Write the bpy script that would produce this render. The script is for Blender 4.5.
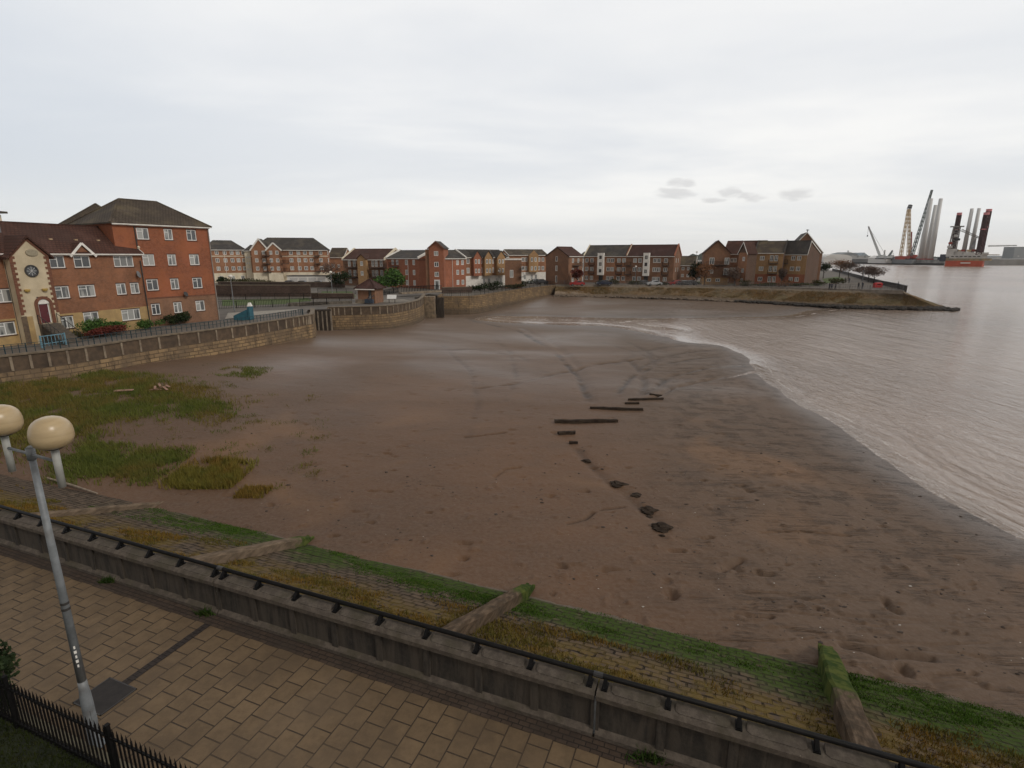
import bpy, bmesh, math, random
import numpy as np
from mathutils import Vector, Matrix
random.seed(7); rng = np.random.default_rng(11)
R = math.radians
for o in list(bpy.data.objects): bpy.data.objects.remove(o)
SC = bpy.context.scene; COL = SC.collection

# ------------------------------------------------------------------ camera, sky, sun, exposure
FPX = 532.0; PITCH = math.atan(128/532.0); CH = 8.0
cam = bpy.data.cameras.new('camera'); co = bpy.data.objects.new('camera', cam); COL.objects.link(co)
cam.sensor_width = 36; cam.lens = FPX/1024*36; cam.clip_start = 0.1; cam.clip_end = 12000
co.location = (0, 0, CH); co.rotation_euler = (math.pi/2-PITCH, 0, 0); SC.camera = co

SUN_EL, SUN_AZ = R(38), R(128)            # azimuth clockwise from +Y
SUN_STRENGTH = 1.2
SKY_STRENGTH = 0.1
SC.view_settings.view_transform = 'Standard'; SC.view_settings.look = 'None'
SC.view_settings.exposure = 0.0; SC.view_settings.gamma = 1; SC.view_settings.use_curve_mapping = False
sl = bpy.data.lights.new('sun', 'SUN'); sl.energy = SUN_STRENGTH; sl.angle = R(14); sl.color = (1, .95, .88)
so = bpy.data.objects.new('sun', sl); COL.objects.link(so)
sd = Vector((math.sin(SUN_AZ)*math.cos(SUN_EL), math.cos(SUN_AZ)*math.cos(SUN_EL), math.sin(SUN_EL)))
so.rotation_euler = (-sd).to_track_quat('-Z', 'Y').to_euler()

W = bpy.data.worlds.new('World'); SC.world = W; W.use_nodes = True
nt = W.node_tree; nt.nodes.clear()
class NG:
    """tiny node-graph helper"""
    def __init__(s, nt): s.nt = nt
    def n(s, t, **k):
        x = s.nt.nodes.new(t)
        for a, b in k.items(): setattr(x, a, b)
        return x
    def l(s, a, b): s.nt.links.new(a, b)
    def setin(s, sock, v):
        if isinstance(v, bpy.types.NodeSocket): s.l(v, sock)
        elif v is not None:
            if isinstance(v, tuple) and len(v) == 3 and sock.type == 'RGBA': v = (*v, 1)
            sock.default_value = v
    def math(s, op, a, b=None, c=None, clamp=False):
        x = s.n('ShaderNodeMath', operation=op, use_clamp=clamp)
        s.setin(x.inputs[0], a); s.setin(x.inputs[1], b); s.setin(x.inputs[2], c); return x.outputs[0]
    def mix(s, f, a, b, bt='MIX'):
        x = s.n('ShaderNodeMix', data_type='RGBA', blend_type=bt)
        s.setin(x.inputs['Factor'], f); s.setin(x.inputs[6], a); s.setin(x.inputs[7], b); return x.outputs[2]
    def noise(s, vec, sc, det=4, rough=.55, dist=0):
        x = s.n('ShaderNodeTexNoise'); s.l(vec, x.inputs['Vector'])
        x.inputs['Scale'].default_value = sc; x.inputs['Detail'].default_value = det
        x.inputs['Roughness'].default_value = rough; x.inputs['Distortion'].default_value = dist
        return x.outputs['Fac']
    def ramp(s, f, lo, hi, a=0., b=1.):
        x = s.n('ShaderNodeMapRange', interpolation_type='SMOOTHSTEP'); s.setin(x.inputs['Value'], f)
        x.inputs['From Min'].default_value = lo; x.inputs['From Max'].default_value = hi
        x.inputs['To Min'].default_value = a; x.inputs['To Max'].default_value = b
        return x.outputs['Result']
    def mapv(s, vec, scale=(1,1,1), rot=(0,0,0), loc=(0,0,0)):
        x = s.n('ShaderNodeMapping'); s.l(vec, x.inputs['Vector'])
        x.inputs['Scale'].default_value = scale; x.inputs['Rotation'].default_value = rot; x.inputs['Location'].default_value = loc
        return x.outputs['Vector']
    def xyz(s, vec):
        x = s.n('ShaderNodeSeparateXYZ'); s.l(vec, x.inputs[0]); return x.outputs
    def comb(s, x_, y_, z_):
        x = s.n('ShaderNodeCombineXYZ')
        for i, v in enumerate((x_, y_, z_)): s.setin(x.inputs[i], v)
        return x.outputs[0]

g = NG(nt)
tc = g.n('ShaderNodeTexCoord').outputs['Generated']
sky = g.n('ShaderNodeTexSky', sky_type='NISHITA', sun_disc=False)
sky.sun_elevation = SUN_EL; sky.sun_rotation = SUN_AZ; sky.air_density = 1.2; sky.dust_density = 2.5
X, Y, Z = g.xyz(tc)
el = g.math('MAXIMUM', Z, 0.0)
den = g.math('ADD', el, 0.09)
pl = g.comb(g.math('DIVIDE', X, den), g.math('DIVIDE', Y, den), 0.0)      # flat cloud deck seen in perspective
n1 = g.noise(g.mapv(pl, (.28, .5, 1), loc=(3.1, 1.7, 0)), 1.0, 5, .55, .3)
n2 = g.noise(g.mapv(pl, (.9, 1.6, 1), loc=(8.1, 2.7, 0)), 1.0, 5, .6, .2)
cl = g.mix(g.ramp(n1, .34, .64), (.84, .86, .89), (1.04, 1.03, 1.01))
cl = g.mix(g.math('MULTIPLY', g.ramp(n2, .45, .75), .35), cl, (.86, .875, .90))
cl = g.mix(g.ramp(X, -.25, -.85, 0, .8), cl, (.66, .71, .78))           # thinner, bluer deck to the left
cl = g.mix(g.ramp(el, .14, .0, 0, .7), cl, (.98, .985, .965))             # even brightness low down
cl = g.mix(g.math('MULTIPLY', g.ramp(el, .035, .0), g.ramp(X, -.2, .7)), cl, (.95, .92, .88))
# unseen sky overhead and behind, darkened to dim the light on the ground
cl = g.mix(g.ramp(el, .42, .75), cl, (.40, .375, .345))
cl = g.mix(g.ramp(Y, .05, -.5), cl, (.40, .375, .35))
# a row of small grey puffs low in the north-east
aux = g.math('DIVIDE', X, g.math('MAXIMUM', Y, .02)); auz = g.math('DIVIDE', Z, g.math('MAXIMUM', Y, .02))
pv = g.comb(aux, auz, 0.0)
pn = g.noise(g.mapv(pv, (16, 46, 1), loc=(.35, .2, 0)), 1.0, 5, .62, .0)
def puff(cx, cz, rx, rz):
    a = g.math('DIVIDE', g.math('SUBTRACT', aux, cx), rx); b = g.math('DIVIDE', g.math('SUBTRACT', auz, cz), rz)
    d = g.math('ADD', g.math('MULTIPLY', a, a), g.math('MULTIPLY', b, b))
    return g.math('SUBTRACT', 1.0, d, clamp=True)
pm_ = None
for c in ((.285, .106, .058, .018), (.30, .127, .045, .013), (.385, .112, .040, .019), (.43, .103, .050, .014), (.505, .106, .055, .018), (.36, .097, .035, .009)):
    q = puff(*c); pm_ = q if pm_ is None else g.math('MAXIMUM', pm_, q)
puf = g.ramp(g.math('ADD', g.math('MULTIPLY', pm_, .55), pn), .80, 1.04, 0, .5)
puf = g.math('MULTIPLY', puf, g.ramp(pm_, 0, .55))
cl = g.mix(puf, cl, (.62, .61, .62))
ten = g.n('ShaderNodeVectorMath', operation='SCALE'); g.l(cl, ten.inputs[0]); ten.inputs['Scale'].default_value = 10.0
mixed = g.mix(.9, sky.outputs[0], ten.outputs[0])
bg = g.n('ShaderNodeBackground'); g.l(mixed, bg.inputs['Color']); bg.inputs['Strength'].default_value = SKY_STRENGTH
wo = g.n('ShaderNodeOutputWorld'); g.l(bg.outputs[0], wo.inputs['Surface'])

# ------------------------------------------------------------------ measuring helpers (surveying the place from the photograph)
cp, sp = math.cos(PITCH), math.sin(PITCH)
def ray(px, py):
    u = (px-512)/FPX; v = (py-384)/FPX
    return u, cp-v*sp, -(sp+v*cp)
def gp(px, py, z=0.0):
    x, y, d = ray(px, py); t = (z-CH)/d
    return Vector((x*t, y*t, z))
def at(px, Y, z=0.0):                      # point at ground distance Y under the given column
    dz = z-CH; Fd = Y*cp-dz*sp
    return Vector(((px-512)/FPX*Fd, Y, z))
def zat(px, py, Y):
    x, y, d = ray(px, py); return CH+d*Y/y
def onplane(P0, P1, px, py):               # (u, z) on the vertical plane through P0, P1
    x, y, d = ray(px, py); dx, dy = P1[0]-P0[0], P1[1]-P0[1]; L = math.hypot(dx, dy); dx /= L; dy /= L
    # t*x = P0x+u*dx ; t*y = P0y+u*dy
    det = x*(-dy)+dx*y; t = (P0[0]*(-dy)+dx*P0[1])/det
    u = (t*x-P0[0])*dx+(t*y-P0[1])*dy
    return u, CH+t*d

# ------------------------------------------------------------------ materials
MATS = {}
def newmat(name):
    m = bpy.data.materials.new(name); m.use_nodes = True; m.node_tree.nodes.clear()
    g = NG(m.node_tree); b = g.n('ShaderNodeBsdfPrincipled'); o = g.n('ShaderNodeOutputMaterial'); g.l(b.outputs[0], o.inputs[0])
    MATS[name] = m; return m, g, b
def mat(name, c1, c2=None, sc=1.5, rough=.8, bump=.0, bsc=None, c3=None, sc3=.25, f3=.5, metal=0, stretch=(1,1,1), spec=.4):
    """two-tone mottled surface with an optional third large-scale tone, in world metres"""
    if name in MATS: return MATS[name]
    m, g, b = newmat(name)
    pos = g.n('ShaderNodeNewGeometry').outputs['Position']; v = g.mapv(pos, stretch)
    c2 = c2 or tuple(x*.75 for x in c1)
    n = g.noise(v, sc, 5, .6); col = g.mix(g.ramp(n, .35, .65), c1, c2)
    if c3: col = g.mix(g.ramp(g.noise(v, sc3, 3, .5), .45, .7, 0, f3), col, c3)
    g.l(col, b.inputs['Base Color']); b.inputs['Roughness'].default_value = rough; b.inputs['Metallic'].default_value = metal
    b.inputs['Specular IOR Level'].default_value = spec
    if bump:
        bp = g.n('ShaderNodeBump'); bp.inputs['Strength'].default_value = 1; bp.inputs['Distance'].default_value = bump
        g.l(g.noise(v, bsc or sc*4, 4, .6), bp.inputs['Height']); g.l(bp.outputs[0], b.inputs['Normal'])
    return m
def brickmat(name, ca, cb, mortar, bw, bh, ms=.012, c3=None, sc3=.3, f3=.5, rough=.85, bump=.01, stain=None, offset=.5, mfac=None):
    if name in MATS: return MATS[name]
    m, g, b = newmat(name)
    uv = g.n('ShaderNodeUVMap').outputs[0]; pos = g.n('ShaderNodeNewGeometry').outputs['Position']
    br = g.n('ShaderNodeTexBrick'); g.l(uv, br.inputs['Vector']); br.offset = offset
    br.inputs['Scale'].default_value = 1; br.inputs['Brick Width'].default_value = bw; br.inputs['Row Height'].default_value = bh
    br.inputs['Mortar Size'].default_value = ms; br.inputs['Mortar Smooth'].default_value = .3; br.inputs['Bias'].default_value = 0
    br.inputs['Color1'].default_value = (*ca, 1); br.inputs['Color2'].default_value = (*cb, 1); br.inputs['Mortar'].default_value = (*mortar, 1)
    col = br.outputs['Color']
    n = g.noise(pos, 3.5, 6, .75); col = g.mix(g.ramp(n, .36, .66, 0, .5), col, tuple(x*.58 for x in cb)); col = g.mix(g.ramp(g.noise(g.mapv(pos, (1, 1, .4)), .45, 4, .6), .50, .68, 0, .35), col, tuple(min(1, x*1.25+.03) for x in ca))
    if c3: col = g.mix(g.ramp(g.noise(pos, sc3, 4, .6), .42, .68, 0, f3), col, c3)
    if stain:
        n = g.noise(g.mapv(pos, (1.3, 1.3, .15)), 1.2, 4, .6); col = g.mix(g.ramp(n, .5, .72, 0, .75), col, stain)
    g.l(col, b.inputs['Base Color']); b.inputs['Roughness'].default_value = rough; b.inputs['Specular IOR Level'].default_value = .3
    bp = g.n('ShaderNodeBump'); bp.inputs['Distance'].default_value = bump
    h = g.math('SUBTRACT', g.math('MULTIPLY', g.noise(pos, 14, 3), .5), br.outputs['Fac'])
    g.l(h, bp.inputs['Height']); g.l(bp.outputs[0], b.inputs['Normal'])
    return m

# ------------------------------------------------------------------ mesh helpers
class MB:
    def __init__(s): s.v = []; s.f = []; s.m = []
    def face(s, pts, mi=0):
        i = len(s.v); s.v += [tuple(p) for p in pts]; s.f.append(tuple(range(i, i+len(pts)))); s.m.append(mi)
    def add(s, vs, fs, mi=0):
        i = len(s.v); s.v += [tuple(p) for p in vs]; s.f += [tuple(i+k for k in f) for f in fs]; s.m += [mi]*len(fs)
    def box(s, c, d, rz=0, ry=0, rx=0, mi=0, taper=1.0):
        x, y, z = d[0]/2, d[1]/2, d[2]/2; t = taper
        vs = [Vector(p) for p in ((-x,-y,-z),(x,-y,-z),(x,y,-z),(-x,y,-z),(-x*t,-y*t,z),(x*t,-y*t,z),(x*t,y*t,z),(-x*t,y*t,z))]
        if rz or ry or rx:
            M = Matrix.Rotation(rz, 3, 'Z') @ Matrix.Rotation(ry, 3, 'Y') @ Matrix.Rotation(rx, 3, 'X'); vs = [M @ v for v in vs]
        vs = [v+Vector(c) for v in vs]
        s.add(vs, [(0,3,2,1),(4,5,6,7),(0,1,5,4),(1,2,6,5),(2,3,7,6),(3,0,4,7)], mi)
    def box2(s, a, b, mi=0):
        s.box([(a[i]+b[i])/2 for i in range(3)], [abs(b[i]-a[i]) for i in range(3)], mi=mi)
    def beam(s, a, b, w, h, mi=0):          # rectangular bar from a to b
        a, b = Vector(a), Vector(b); d = (b-a); L = d.length
        if L < 1e-6: return
        q = d.to_track_quat('X', 'Z').to_matrix()
        vs = []
        for xx in (0, L):
            for yy, zz in ((-w/2,-h/2),(w/2,-h/2),(w/2,h/2),(-w/2,h/2)): vs.append(a+q@Vector((xx, yy, zz)))
        s.add(vs, [(0,3,2,1),(4,5,6,7),(0,1,5,4),(1,2,6,5),(2,3,7,6),(3,0,4,7)], mi)
    def tube(s, pts, rad, n=8, mi=0, cap=True):
        pts = [Vector(p) for p in pts]; rs = rad if isinstance(rad, (list, tuple)) else [rad]*len(pts)
        vs = []; fs = []
        up = Vector((0, 0, 1))
        for i, p in enumerate(pts):
            d = (pts[min(i+1, len(pts)-1)]-pts[max(i-1, 0)]).normalized()
            a = d.cross(up);
            if a.length < .05: a = d.cross(Vector((1, 0, 0)))
            a.normalize(); b = d.cross(a)
            for k in range(n):
                t = 2*math.pi*k/n; vs.append(p+(a*math.cos(t)+b*math.sin(t))*rs[i])
        for i in range(len(pts)-1):
            for k in range(n): fs.append((i*n+k, i*n+(k+1)%n, (i+1)*n+(k+1)%n, (i+1)*n+k))
        if cap: fs.append(tuple(range(n-1, -1, -1))); fs.append(tuple((len(pts)-1)*n+k for k in range(n)))
        s.add(vs, fs, mi)
    def lathe(s, c, prof, n=20, mi=0, sx=1, sy=1):
        vs = []; fs = []
        for r, z in prof:
            for k in range(n):
                t = 2*math.pi*k/n; vs.append((c[0]+r*sx*math.cos(t), c[1]+r*sy*math.sin(t), c[2]+z))
        for i in range(len(prof)-1):
            for k in range(n): fs.append((i*n+k, i*n+(k+1)%n, (i+1)*n+(k+1)%n, (i+1)*n+k))
        fs.append(tuple(range(n-1, -1, -1))); fs.append(tuple((len(prof)-1)*n+k for k in range(n)))
        s.add(vs, fs, mi)
    def prism(s, poly, z0, z1, mi=0):
        n = len(poly); z0s = z0 if isinstance(z0, (list, tuple)) else [z0]*n; z1s = z1 if isinstance(z1, (list, tuple)) else [z1]*n
        vs = [(p[0], p[1], z0s[i]) for i, p in enumerate(poly)]+[(p[0], p[1], z1s[i]) for i, p in enumerate(poly)]
        fs = [tuple(range(n-1, -1, -1)), tuple(range(n, 2*n))]+[(i, (i+1)%n, n+(i+1)%n, n+i) for i in range(n)]
        s.add(vs, fs, mi)
    def build(s, name, mats, parent=None, origin=None, smooth=False, loc=None):
        vs = s.v
        if origin is not None: vs = [(a-origin[0], b-origin[1], c-origin[2]) for a, b, c in vs]
        me = bpy.data.meshes.new(name); me.from_pydata(vs, [], s.f); me.update()
        ms = mats if isinstance(mats, (list, tuple)) else [mats]
        for m_ in ms: me.materials.append(m_)
        if len(ms) > 1: me.polygons.foreach_set('material_index', s.m)
        autouv(me)
        if smooth: me.polygons.foreach_set('use_smooth', [len(p.vertices) == 4 for p in me.polygons])
        o = bpy.data.objects.new(name, me); COL.objects.link(o)
        if parent: o.parent = parent
        elif origin is not None: o.location = origin
        if loc is not None: o.location = loc
        return o
def autouv(me):
    uv = me.uv_layers.new(name='UVMap').data
    vs = me.vertices
    for p in me.polygons:
        n = p.normal
        if abs(n.z) > .75: f = lambda c: (c.x, c.y)
        else:
            tl = math.hypot(n.x, n.y); tx, ty = -n.y/tl, n.x/tl
            f = lambda c: (c.x*tx+c.y*ty, c.z)
        for li in p.loop_indices: uv[li].uv = f(vs[me.loops[li].vertex_index].co)
def tag(o, label=None, cat=None, group=None, kind=None):
    if label: o['label'] = label
    if cat: o['category'] = cat
    if group: o['group'] = group
    if kind: o['kind'] = kind
    return o
def thing(name, label, cat, loc=(0,0,0), rz=0, group=None):
    o = bpy.data.objects.new(name, None); COL.objects.link(o); o.empty_display_size = .3
    o.location = loc; o.rotation_euler = (0, 0, rz); return tag(o, label, cat, group)
def copy_tree(o, parent=None):
    c = o.copy(); COL.objects.link(c); c.parent = parent
    for ch in list(o.children): copy_tree(ch, c)
    return c
def npmesh(name, V, F, mats, parent=None, smooth=False, attrs=None, uv=None, kind=None):
    me = bpy.data.meshes.new(name); V = np.asarray(V, np.float32); F = np.asarray(F, np.int32); k = F.shape[1]
    me.vertices.add(len(V)); me.vertices.foreach_set('co', V.ravel())
    me.loops.add(F.size); me.loops.foreach_set('vertex_index', F.ravel())
    me.polygons.add(len(F)); me.polygons.foreach_set('loop_start', np.arange(0, F.size, k, dtype=np.int32)); me.polygons.foreach_set('loop_total', np.full(len(F), k, np.int32))
    me.update(calc_edges=True)
    me.polygons.foreach_set('use_smooth', np.full(len(F), bool(smooth)))
    for a, val in (attrs or {}).items():
        at_ = me.attributes.new(a, 'FLOAT', 'POINT'); at_.data.foreach_set('value', np.asarray(val, np.float32))
    if uv is not None:
        l = me.uv_layers.new(name='UVMap'); l.data.foreach_set('uv', np.asarray(uv, np.float32)[F.ravel()].ravel())
    me.materials.append(mats)
    o = bpy.data.objects.new(name, me); COL.objects.link(o)
    if parent: o.parent = parent
    if kind: o['kind'] = kind
    return o
# numpy value noise
_P = rng.random((256, 256)).astype(np.float32)
def vnoise(x, y):
    xi = np.floor(x).astype(int); yi = np.floor(y).astype(int); fx = x-xi; fy = y-yi
    fx = fx*fx*(3-2*fx); fy = fy*fy*(3-2*fy)
    a = _P[xi & 255, yi & 255]; b = _P[(xi+1) & 255, yi & 255]; c = _P[xi & 255, (yi+1) & 255]; d = _P[(xi+1) & 255, (yi+1) & 255]
    return (a*(1-fx)+b*fx)*(1-fy)+(c*(1-fx)+d*fx)*fy
def fbm(x, y, o=4):
    t = 0; a = .5; s = 0
    for i in range(o): t = t+a*vnoise(x*2**i+17*i, y*2**i+31*i); s += a; a *= .5
    return t/s

# ------------------------------------------------------------------ terrain of the foreshore
ZW = -4.0                                    # river level
CTRL = []                                    # (px, py, z)
for q in ((1040,548),(1024,540),(985,520),(940,497),(900,470),(860,443),(820,415),(780,390),(755,371),(745,356),(722,346),(692,343),(668,338),(650,330),(610,326),(560,325),(515,322),
          (500,319),(540,316),(600,317.5),(660,318.5),(720,317.5),(780,316),(803,311),(820,309)): CTRL.append((*q, ZW))
for q in ((1024,470),(1000,430),(1024,400),(900,400),(960,360),(860,350),(800,335),(1024,330),(900,325),(720,331),(760,350),(840,395),(980,330)): CTRL.append((*q, ZW-.9))
for q in ((690,330),(650,323)): CTRL.append((*q, ZW-.18))
for q in ((580,321.5),(540,319.5)): CTRL.append((*q, ZW-.12))
for q in ((200,513,-3.02),(330,548,-3.02),(520,590,-3.05),(820,650,-3.1),(1024,688,-3.15),(96,495,-2.9),(0,475,-2.7),(-150,440,-2.4),
          (0,384,-1.6),(60,381,-1.75),(150,373,-1.95),(220,361,-2.15),(290,346,-2.35),(313,340,-2.5),(345,329,-2.95),(385,329,-3.0),(420,322,-3.3),(430,316,-3.7),(475,314,-3.75),(520,303,-3.2),(555,297,-2.6),
          (620,297.5,-3.2),(700,300.5,-3.4),(760,303.5,-3.6),(0,430,-2.2),(120,420,-2.3),(80,460,-2.55),(250,400,-2.6),(200,470,-2.8),(350,400,-3.0),(400,350,-3.1),(480,350,-3.35),(300,480,-2.95),
          (450,450,-3.15),(560,360,-3.5),(650,360,-3.62),(700,365,-3.75),(600,420,-3.35),(700,420,-3.5),(760,440,-3.6),(850,500,-3.62),(950,570,-3.62),(700,560,-3.3),(900,640,-3.3),(480,540,-3.1),
          (620,307,-3.5),(700,309,-3.6),(560,310,-3.45)): CTRL.append(q)
def plog(X, Y):
    return X/np.maximum(Y, 1)*1.1, np.log(np.maximum(Y, 1))
cx_ = []; cz_ = []
for px, py, z in CTRL:
    p = gp(px, py, z); a, b = plog(np.array(p.x), np.array(p.y)); cx_.append((float(a), float(b))); cz_.append(z)
cx_ = np.array(cx_); cz_ = np.array(cz_)
def tps(r): return r*r*np.log(r+1e-9)
def _fit():
    n = len(cx_); D = np.linalg.norm(cx_[:, None]-cx_[None], axis=2); K = tps(D)+np.eye(n)*2e-4
    Pm = np.hstack([np.ones((n, 1)), cx_]); A = np.block([[K, Pm], [Pm.T, np.zeros((3, 3))]])
    return np.linalg.solve(A, np.concatenate([cz_, np.zeros(3)]))
_w = _fit()
def base_h(X, Y):
    X = np.asarray(X, float); Y = np.asarray(Y, float); sh = X.shape
    a, b = plog(X.ravel(), Y.ravel()); out = np.full(a.shape, _w[-3])+_w[-2]*a+_w[-1]*b
    for i in range(len(cx_)): out += _w[i]*tps(np.hypot(a-cx_[i, 0], b-cx_[i, 1]))
    out = out.reshape(sh); k = np.clip((X-84)/6, 0, 1)*np.clip((Y-112)/6, 0, 1); return np.clip(out*(1-k)-6.0*k, -6.0, -1.3)
def pline(pxs, z=-3.4): return [gp(x, y, z) for x, y in pxs]
def segdist(X, Y, pts):
    d = np.full(X.shape, 1e9); 
    for a, b in zip(pts[:-1], pts[1:]):
        ax, ay, bx, by = a[0], a[1], b[0], b[1]; L2 = (bx-ax)**2+(by-ay)**2
        t = np.clip(((X-ax)*(bx-ax)+(Y-ay)*(by-ay))/L2, 0, 1)
        d = np.minimum(d, np.hypot(X-ax-t*(bx-ax), Y-ay-t*(by-ay)))
    return d
# gullies, cracks and low ledges in the mud: (pixel path, half width m, depth m)
GULL = [([(565,425),(600,423),(620,422)], .25, .05), ([(520,326),(545,336),(562,350),(577,365),(586,385),(588,400)], .55, .16),
        ([(629,358),(640,370),(645,380),(642,392)], .4, .12),
        ([(755,366),(735,371),(700,379),(673,386),(660,394),(649,398)], .25, .22),
        ([(742,360),(700,366),(672,374),(655,388)], .3, .10),
        ([(640,357),(600,362),(560,372),(520,380)], .5, .08),
        ([(465,440),(490,437),(505,435)], .08, .12), ([(495,480),(505,472),(520,470)], .08, .12),
        ([(568,528),(585,522),(593,515)], .07, .14), ([(600,512),(625,508)], .05, .1),
        ([(843,652),(860,654),(880,660),(905,660),(930,664)], .12, .22),
        ([(722,572),(730,566),(741,561)], .13, .2), ([(740,573),(735,568)], .1, .16),
        ([(578,452),(590,466),(606,482),(622,492),(640,508),(660,522)], .35, .10),
        ([(885,600),(891,609),(897,612)], .12, .2), ([(760,532),(800,530),(850,533)], .06, .08)]
CHAN = [(498,318.6),(520,320.2),(545,321.0),(575,321.3),(605,322.3),(635,325.5),(662,330),(688,335),(715,338)]; CHW = 1.7
LINES = [([(470,318),(520,330),(556,352),(578,375),(588,398)], .32, .95), ([(755,366),(735,371.5),(700,379.5),(673,386),(660,393),(649,399)], .16, 1.0), ([(744,361),(700,366),(668,375),(652,388),(640,396)], .26, .8), ([(728,346),(690,350),(660,356),(640,366),(628,380)], .24, .7), ([(700,342),(665,345),(640,350),(615,362)], .4, .5), ([(590,330),(620,336),(648,350),(655,362)], .4, .5), ([(430,352),(475,350),(520,356),(545,372)], .4, .4),
         ([(738,352),(690,357),(655,364),(630,376),(618,392)], .26, .8), ([(640,357),(600,362),(560,372),(520,383),(480,390)], .26, .6), ([(629,358),(640,370),(644,382),(641,394)], .3, .5), ([(560,337),(600,340),(640,352),(664,362)], .35, .35),
         ([(490,335),(510,352),(516,378),(505,402)], .28, .35), ([(440,345),(470,372),(478,405),(470,440)], .28, .35), ([(465,440),(490,437),(505,435)], .08, .9), ([(495,480),(505,472),(520,470)], .08, .9), ([(568,528),(585,522),(593,515)], .06, .9), ([(600,512),(625,508)], .05, .8),
         ([(640,508),(690,505),(730,512)], .05, .5), ([(700,430),(760,436),(830,440)], .07, .6), ([(720,446),(790,452),(850,458)], .07, .6), ([(690,462),(760,470)], .06, .5), ([(843,652),(860,654),(880,660),(905,660),(930,664)], .10, .9),
         ([(578,452),(590,466),(606,482),(622,492),(640,508),(660,522)], .25, .5), ([(740,420),(800,428),(862,441)], .05, .7), ([(780,405),(810,412)], .05, .7), ([(860,470),(900,474),(930,482)], .05, .6)]
def line_attr(X, Y):
    a = np.zeros(X.shape)
    wob = (fbm(X*.9, Y*.9, 3)-.5)*.9
    for pts, w, k in LINES:
        P = pline(pts); d = np.abs(segdist(X, Y, P)+wob*w*1.2); a = np.maximum(a, k*np.exp(-(d/(w*(.5+.9*fbm(X*1.3+5, Y*1.3, 2))))**2))
    return a*np.clip((fbm(X*.45+33, Y*.45, 3)-.30)*3.4, .12, 1)
def mud_h(X, Y):
    h = base_h(X, Y); D = np.hypot(X, Y)
    mud = np.clip((h-ZW)/.5, .22, 1)
    h = h+mud*(fbm(X*.16+3, Y*.16, 4)-.5)*.22
    # wave-cut ripples that run roughly across the view, broken up by noise
    wr = fbm(X*.13+9, Y*.75+4, 3); br = fbm(X*.07, Y*.09+7, 2)
    h = h+mud*np.clip(br-.42, 0, 1)*1.0*(np.abs(wr-.5)*-.22+.03)
    # concentric terraces round the inner bar
    c = gp(640, 366, -3.5); rr = np.hypot((X-c.x)*.55, (Y-c.y)); 
    D0 = segdist(X, Y, pline(CHAN, ZW)); h = np.minimum(h, ZW-.16+np.clip(D0-CHW*(.6+.8*fbm(X*.12, Y*.3, 2)), 0, 50)*.05+np.clip(D0-6, 0, 50)*.2)
    h = h+mud*.035*np.sin(rr*1.9+2*fbm(X*.1, Y*.1, 2))*np.exp(-(rr/16)**2)
    # lumps
    near = np.clip(1-D/70, 0, 1)
    h = h+mud*near*(fbm(X*1.3, Y*1.3, 3)-.5)*.07
    l2 = fbm(X*2.6+50, Y*2.6, 2); h = h+mud*near*np.clip(l2-.72, 0, 1)*.5
    l3 = fbm(X*1.1+90, Y*1.9, 3); h = h-mud*near*np.clip(.235-l3, 0, 1)*2.0
    rm = np.clip((fbm(X*.06+20, Y*.09+3, 2)-.40)*5, 0, 1); rl = np.abs(fbm(X*.20+.05*Y+40, Y*1.15+12, 3)-.5); rm = rm*np.clip((X-.20*Y+1)/8, 0, 1); h = h-mud*rm*np.clip(.035-rl, 0, 1)*2.2
    fa = np.clip((Y-34)/12, 0, 1); h = h-mud*fa*.20*line_attr(X, Y)
    for pts, w, dp in GULL:
        P = pline(pts); d = segdist(X, Y, P); jit = w*(.6+.9*fbm(X*1.5, Y*1.5, 2))
        h = h-dp*np.exp(-(d/jit)**2)
    return h
def zmud(x, y): return float(mud_h(np.array([[x]]), np.array([[y]]))[0, 0])

def fan(y0, y1, ny, u0, u1, nu):
    ys = np.geomspace(y0, y1, ny); us = np.linspace(u0, u1, nu); U, Yg = np.meshgrid(us, ys); return U*Yg, Yg
def gridfaces(ny, nx):
    i = np.arange(ny-1)[:, None]*nx+np.arange(nx-1)[None]; i = i.ravel()
    return np.stack([i, i+1, i+nx+1, i+nx], 1)

# mud material
m, g, b = newmat('mud')
pos = g.n('ShaderNodeNewGeometry').outputs['Position']; px_, py_, pz_ = g.xyz(pos)
fl = g.mapv(pos, (1, 1, .01))
big = g.noise(fl, .045, 4, .5, .6); mid = g.noise(g.mapv(pos, (.35, 1.1, .1)), .6, 5, .6, .5); fine = g.noise(fl, 6, 5, .65)
col = g.mix(g.ramp(big, .38, .62), (.112, .064, .038), (.152, .082, .045))
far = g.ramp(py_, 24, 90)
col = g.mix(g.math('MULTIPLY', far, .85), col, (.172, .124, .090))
rgt = g.ramp(g.math('SUBTRACT', px_, g.math('MULTIPLY', py_, .12)), 0, 9); col = g.mix(g.math('MULTIPLY', rgt, .55), col, (.128, .090, .062))
mott = g.noise(g.mapv(pos, (.5, .9, .1)), .5, 7, .72, .7); col = g.mix(g.ramp(mott, .44, .68, 0, .32), col, (.100, .068, .048))
col = g.mix(g.ramp(mid, .50, .66, 0, .2), col, (.092, .065, .047))
col = g.mix(g.ramp(fine, .35, .72, 0, .32), col, (.190, .140, .105))
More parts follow.
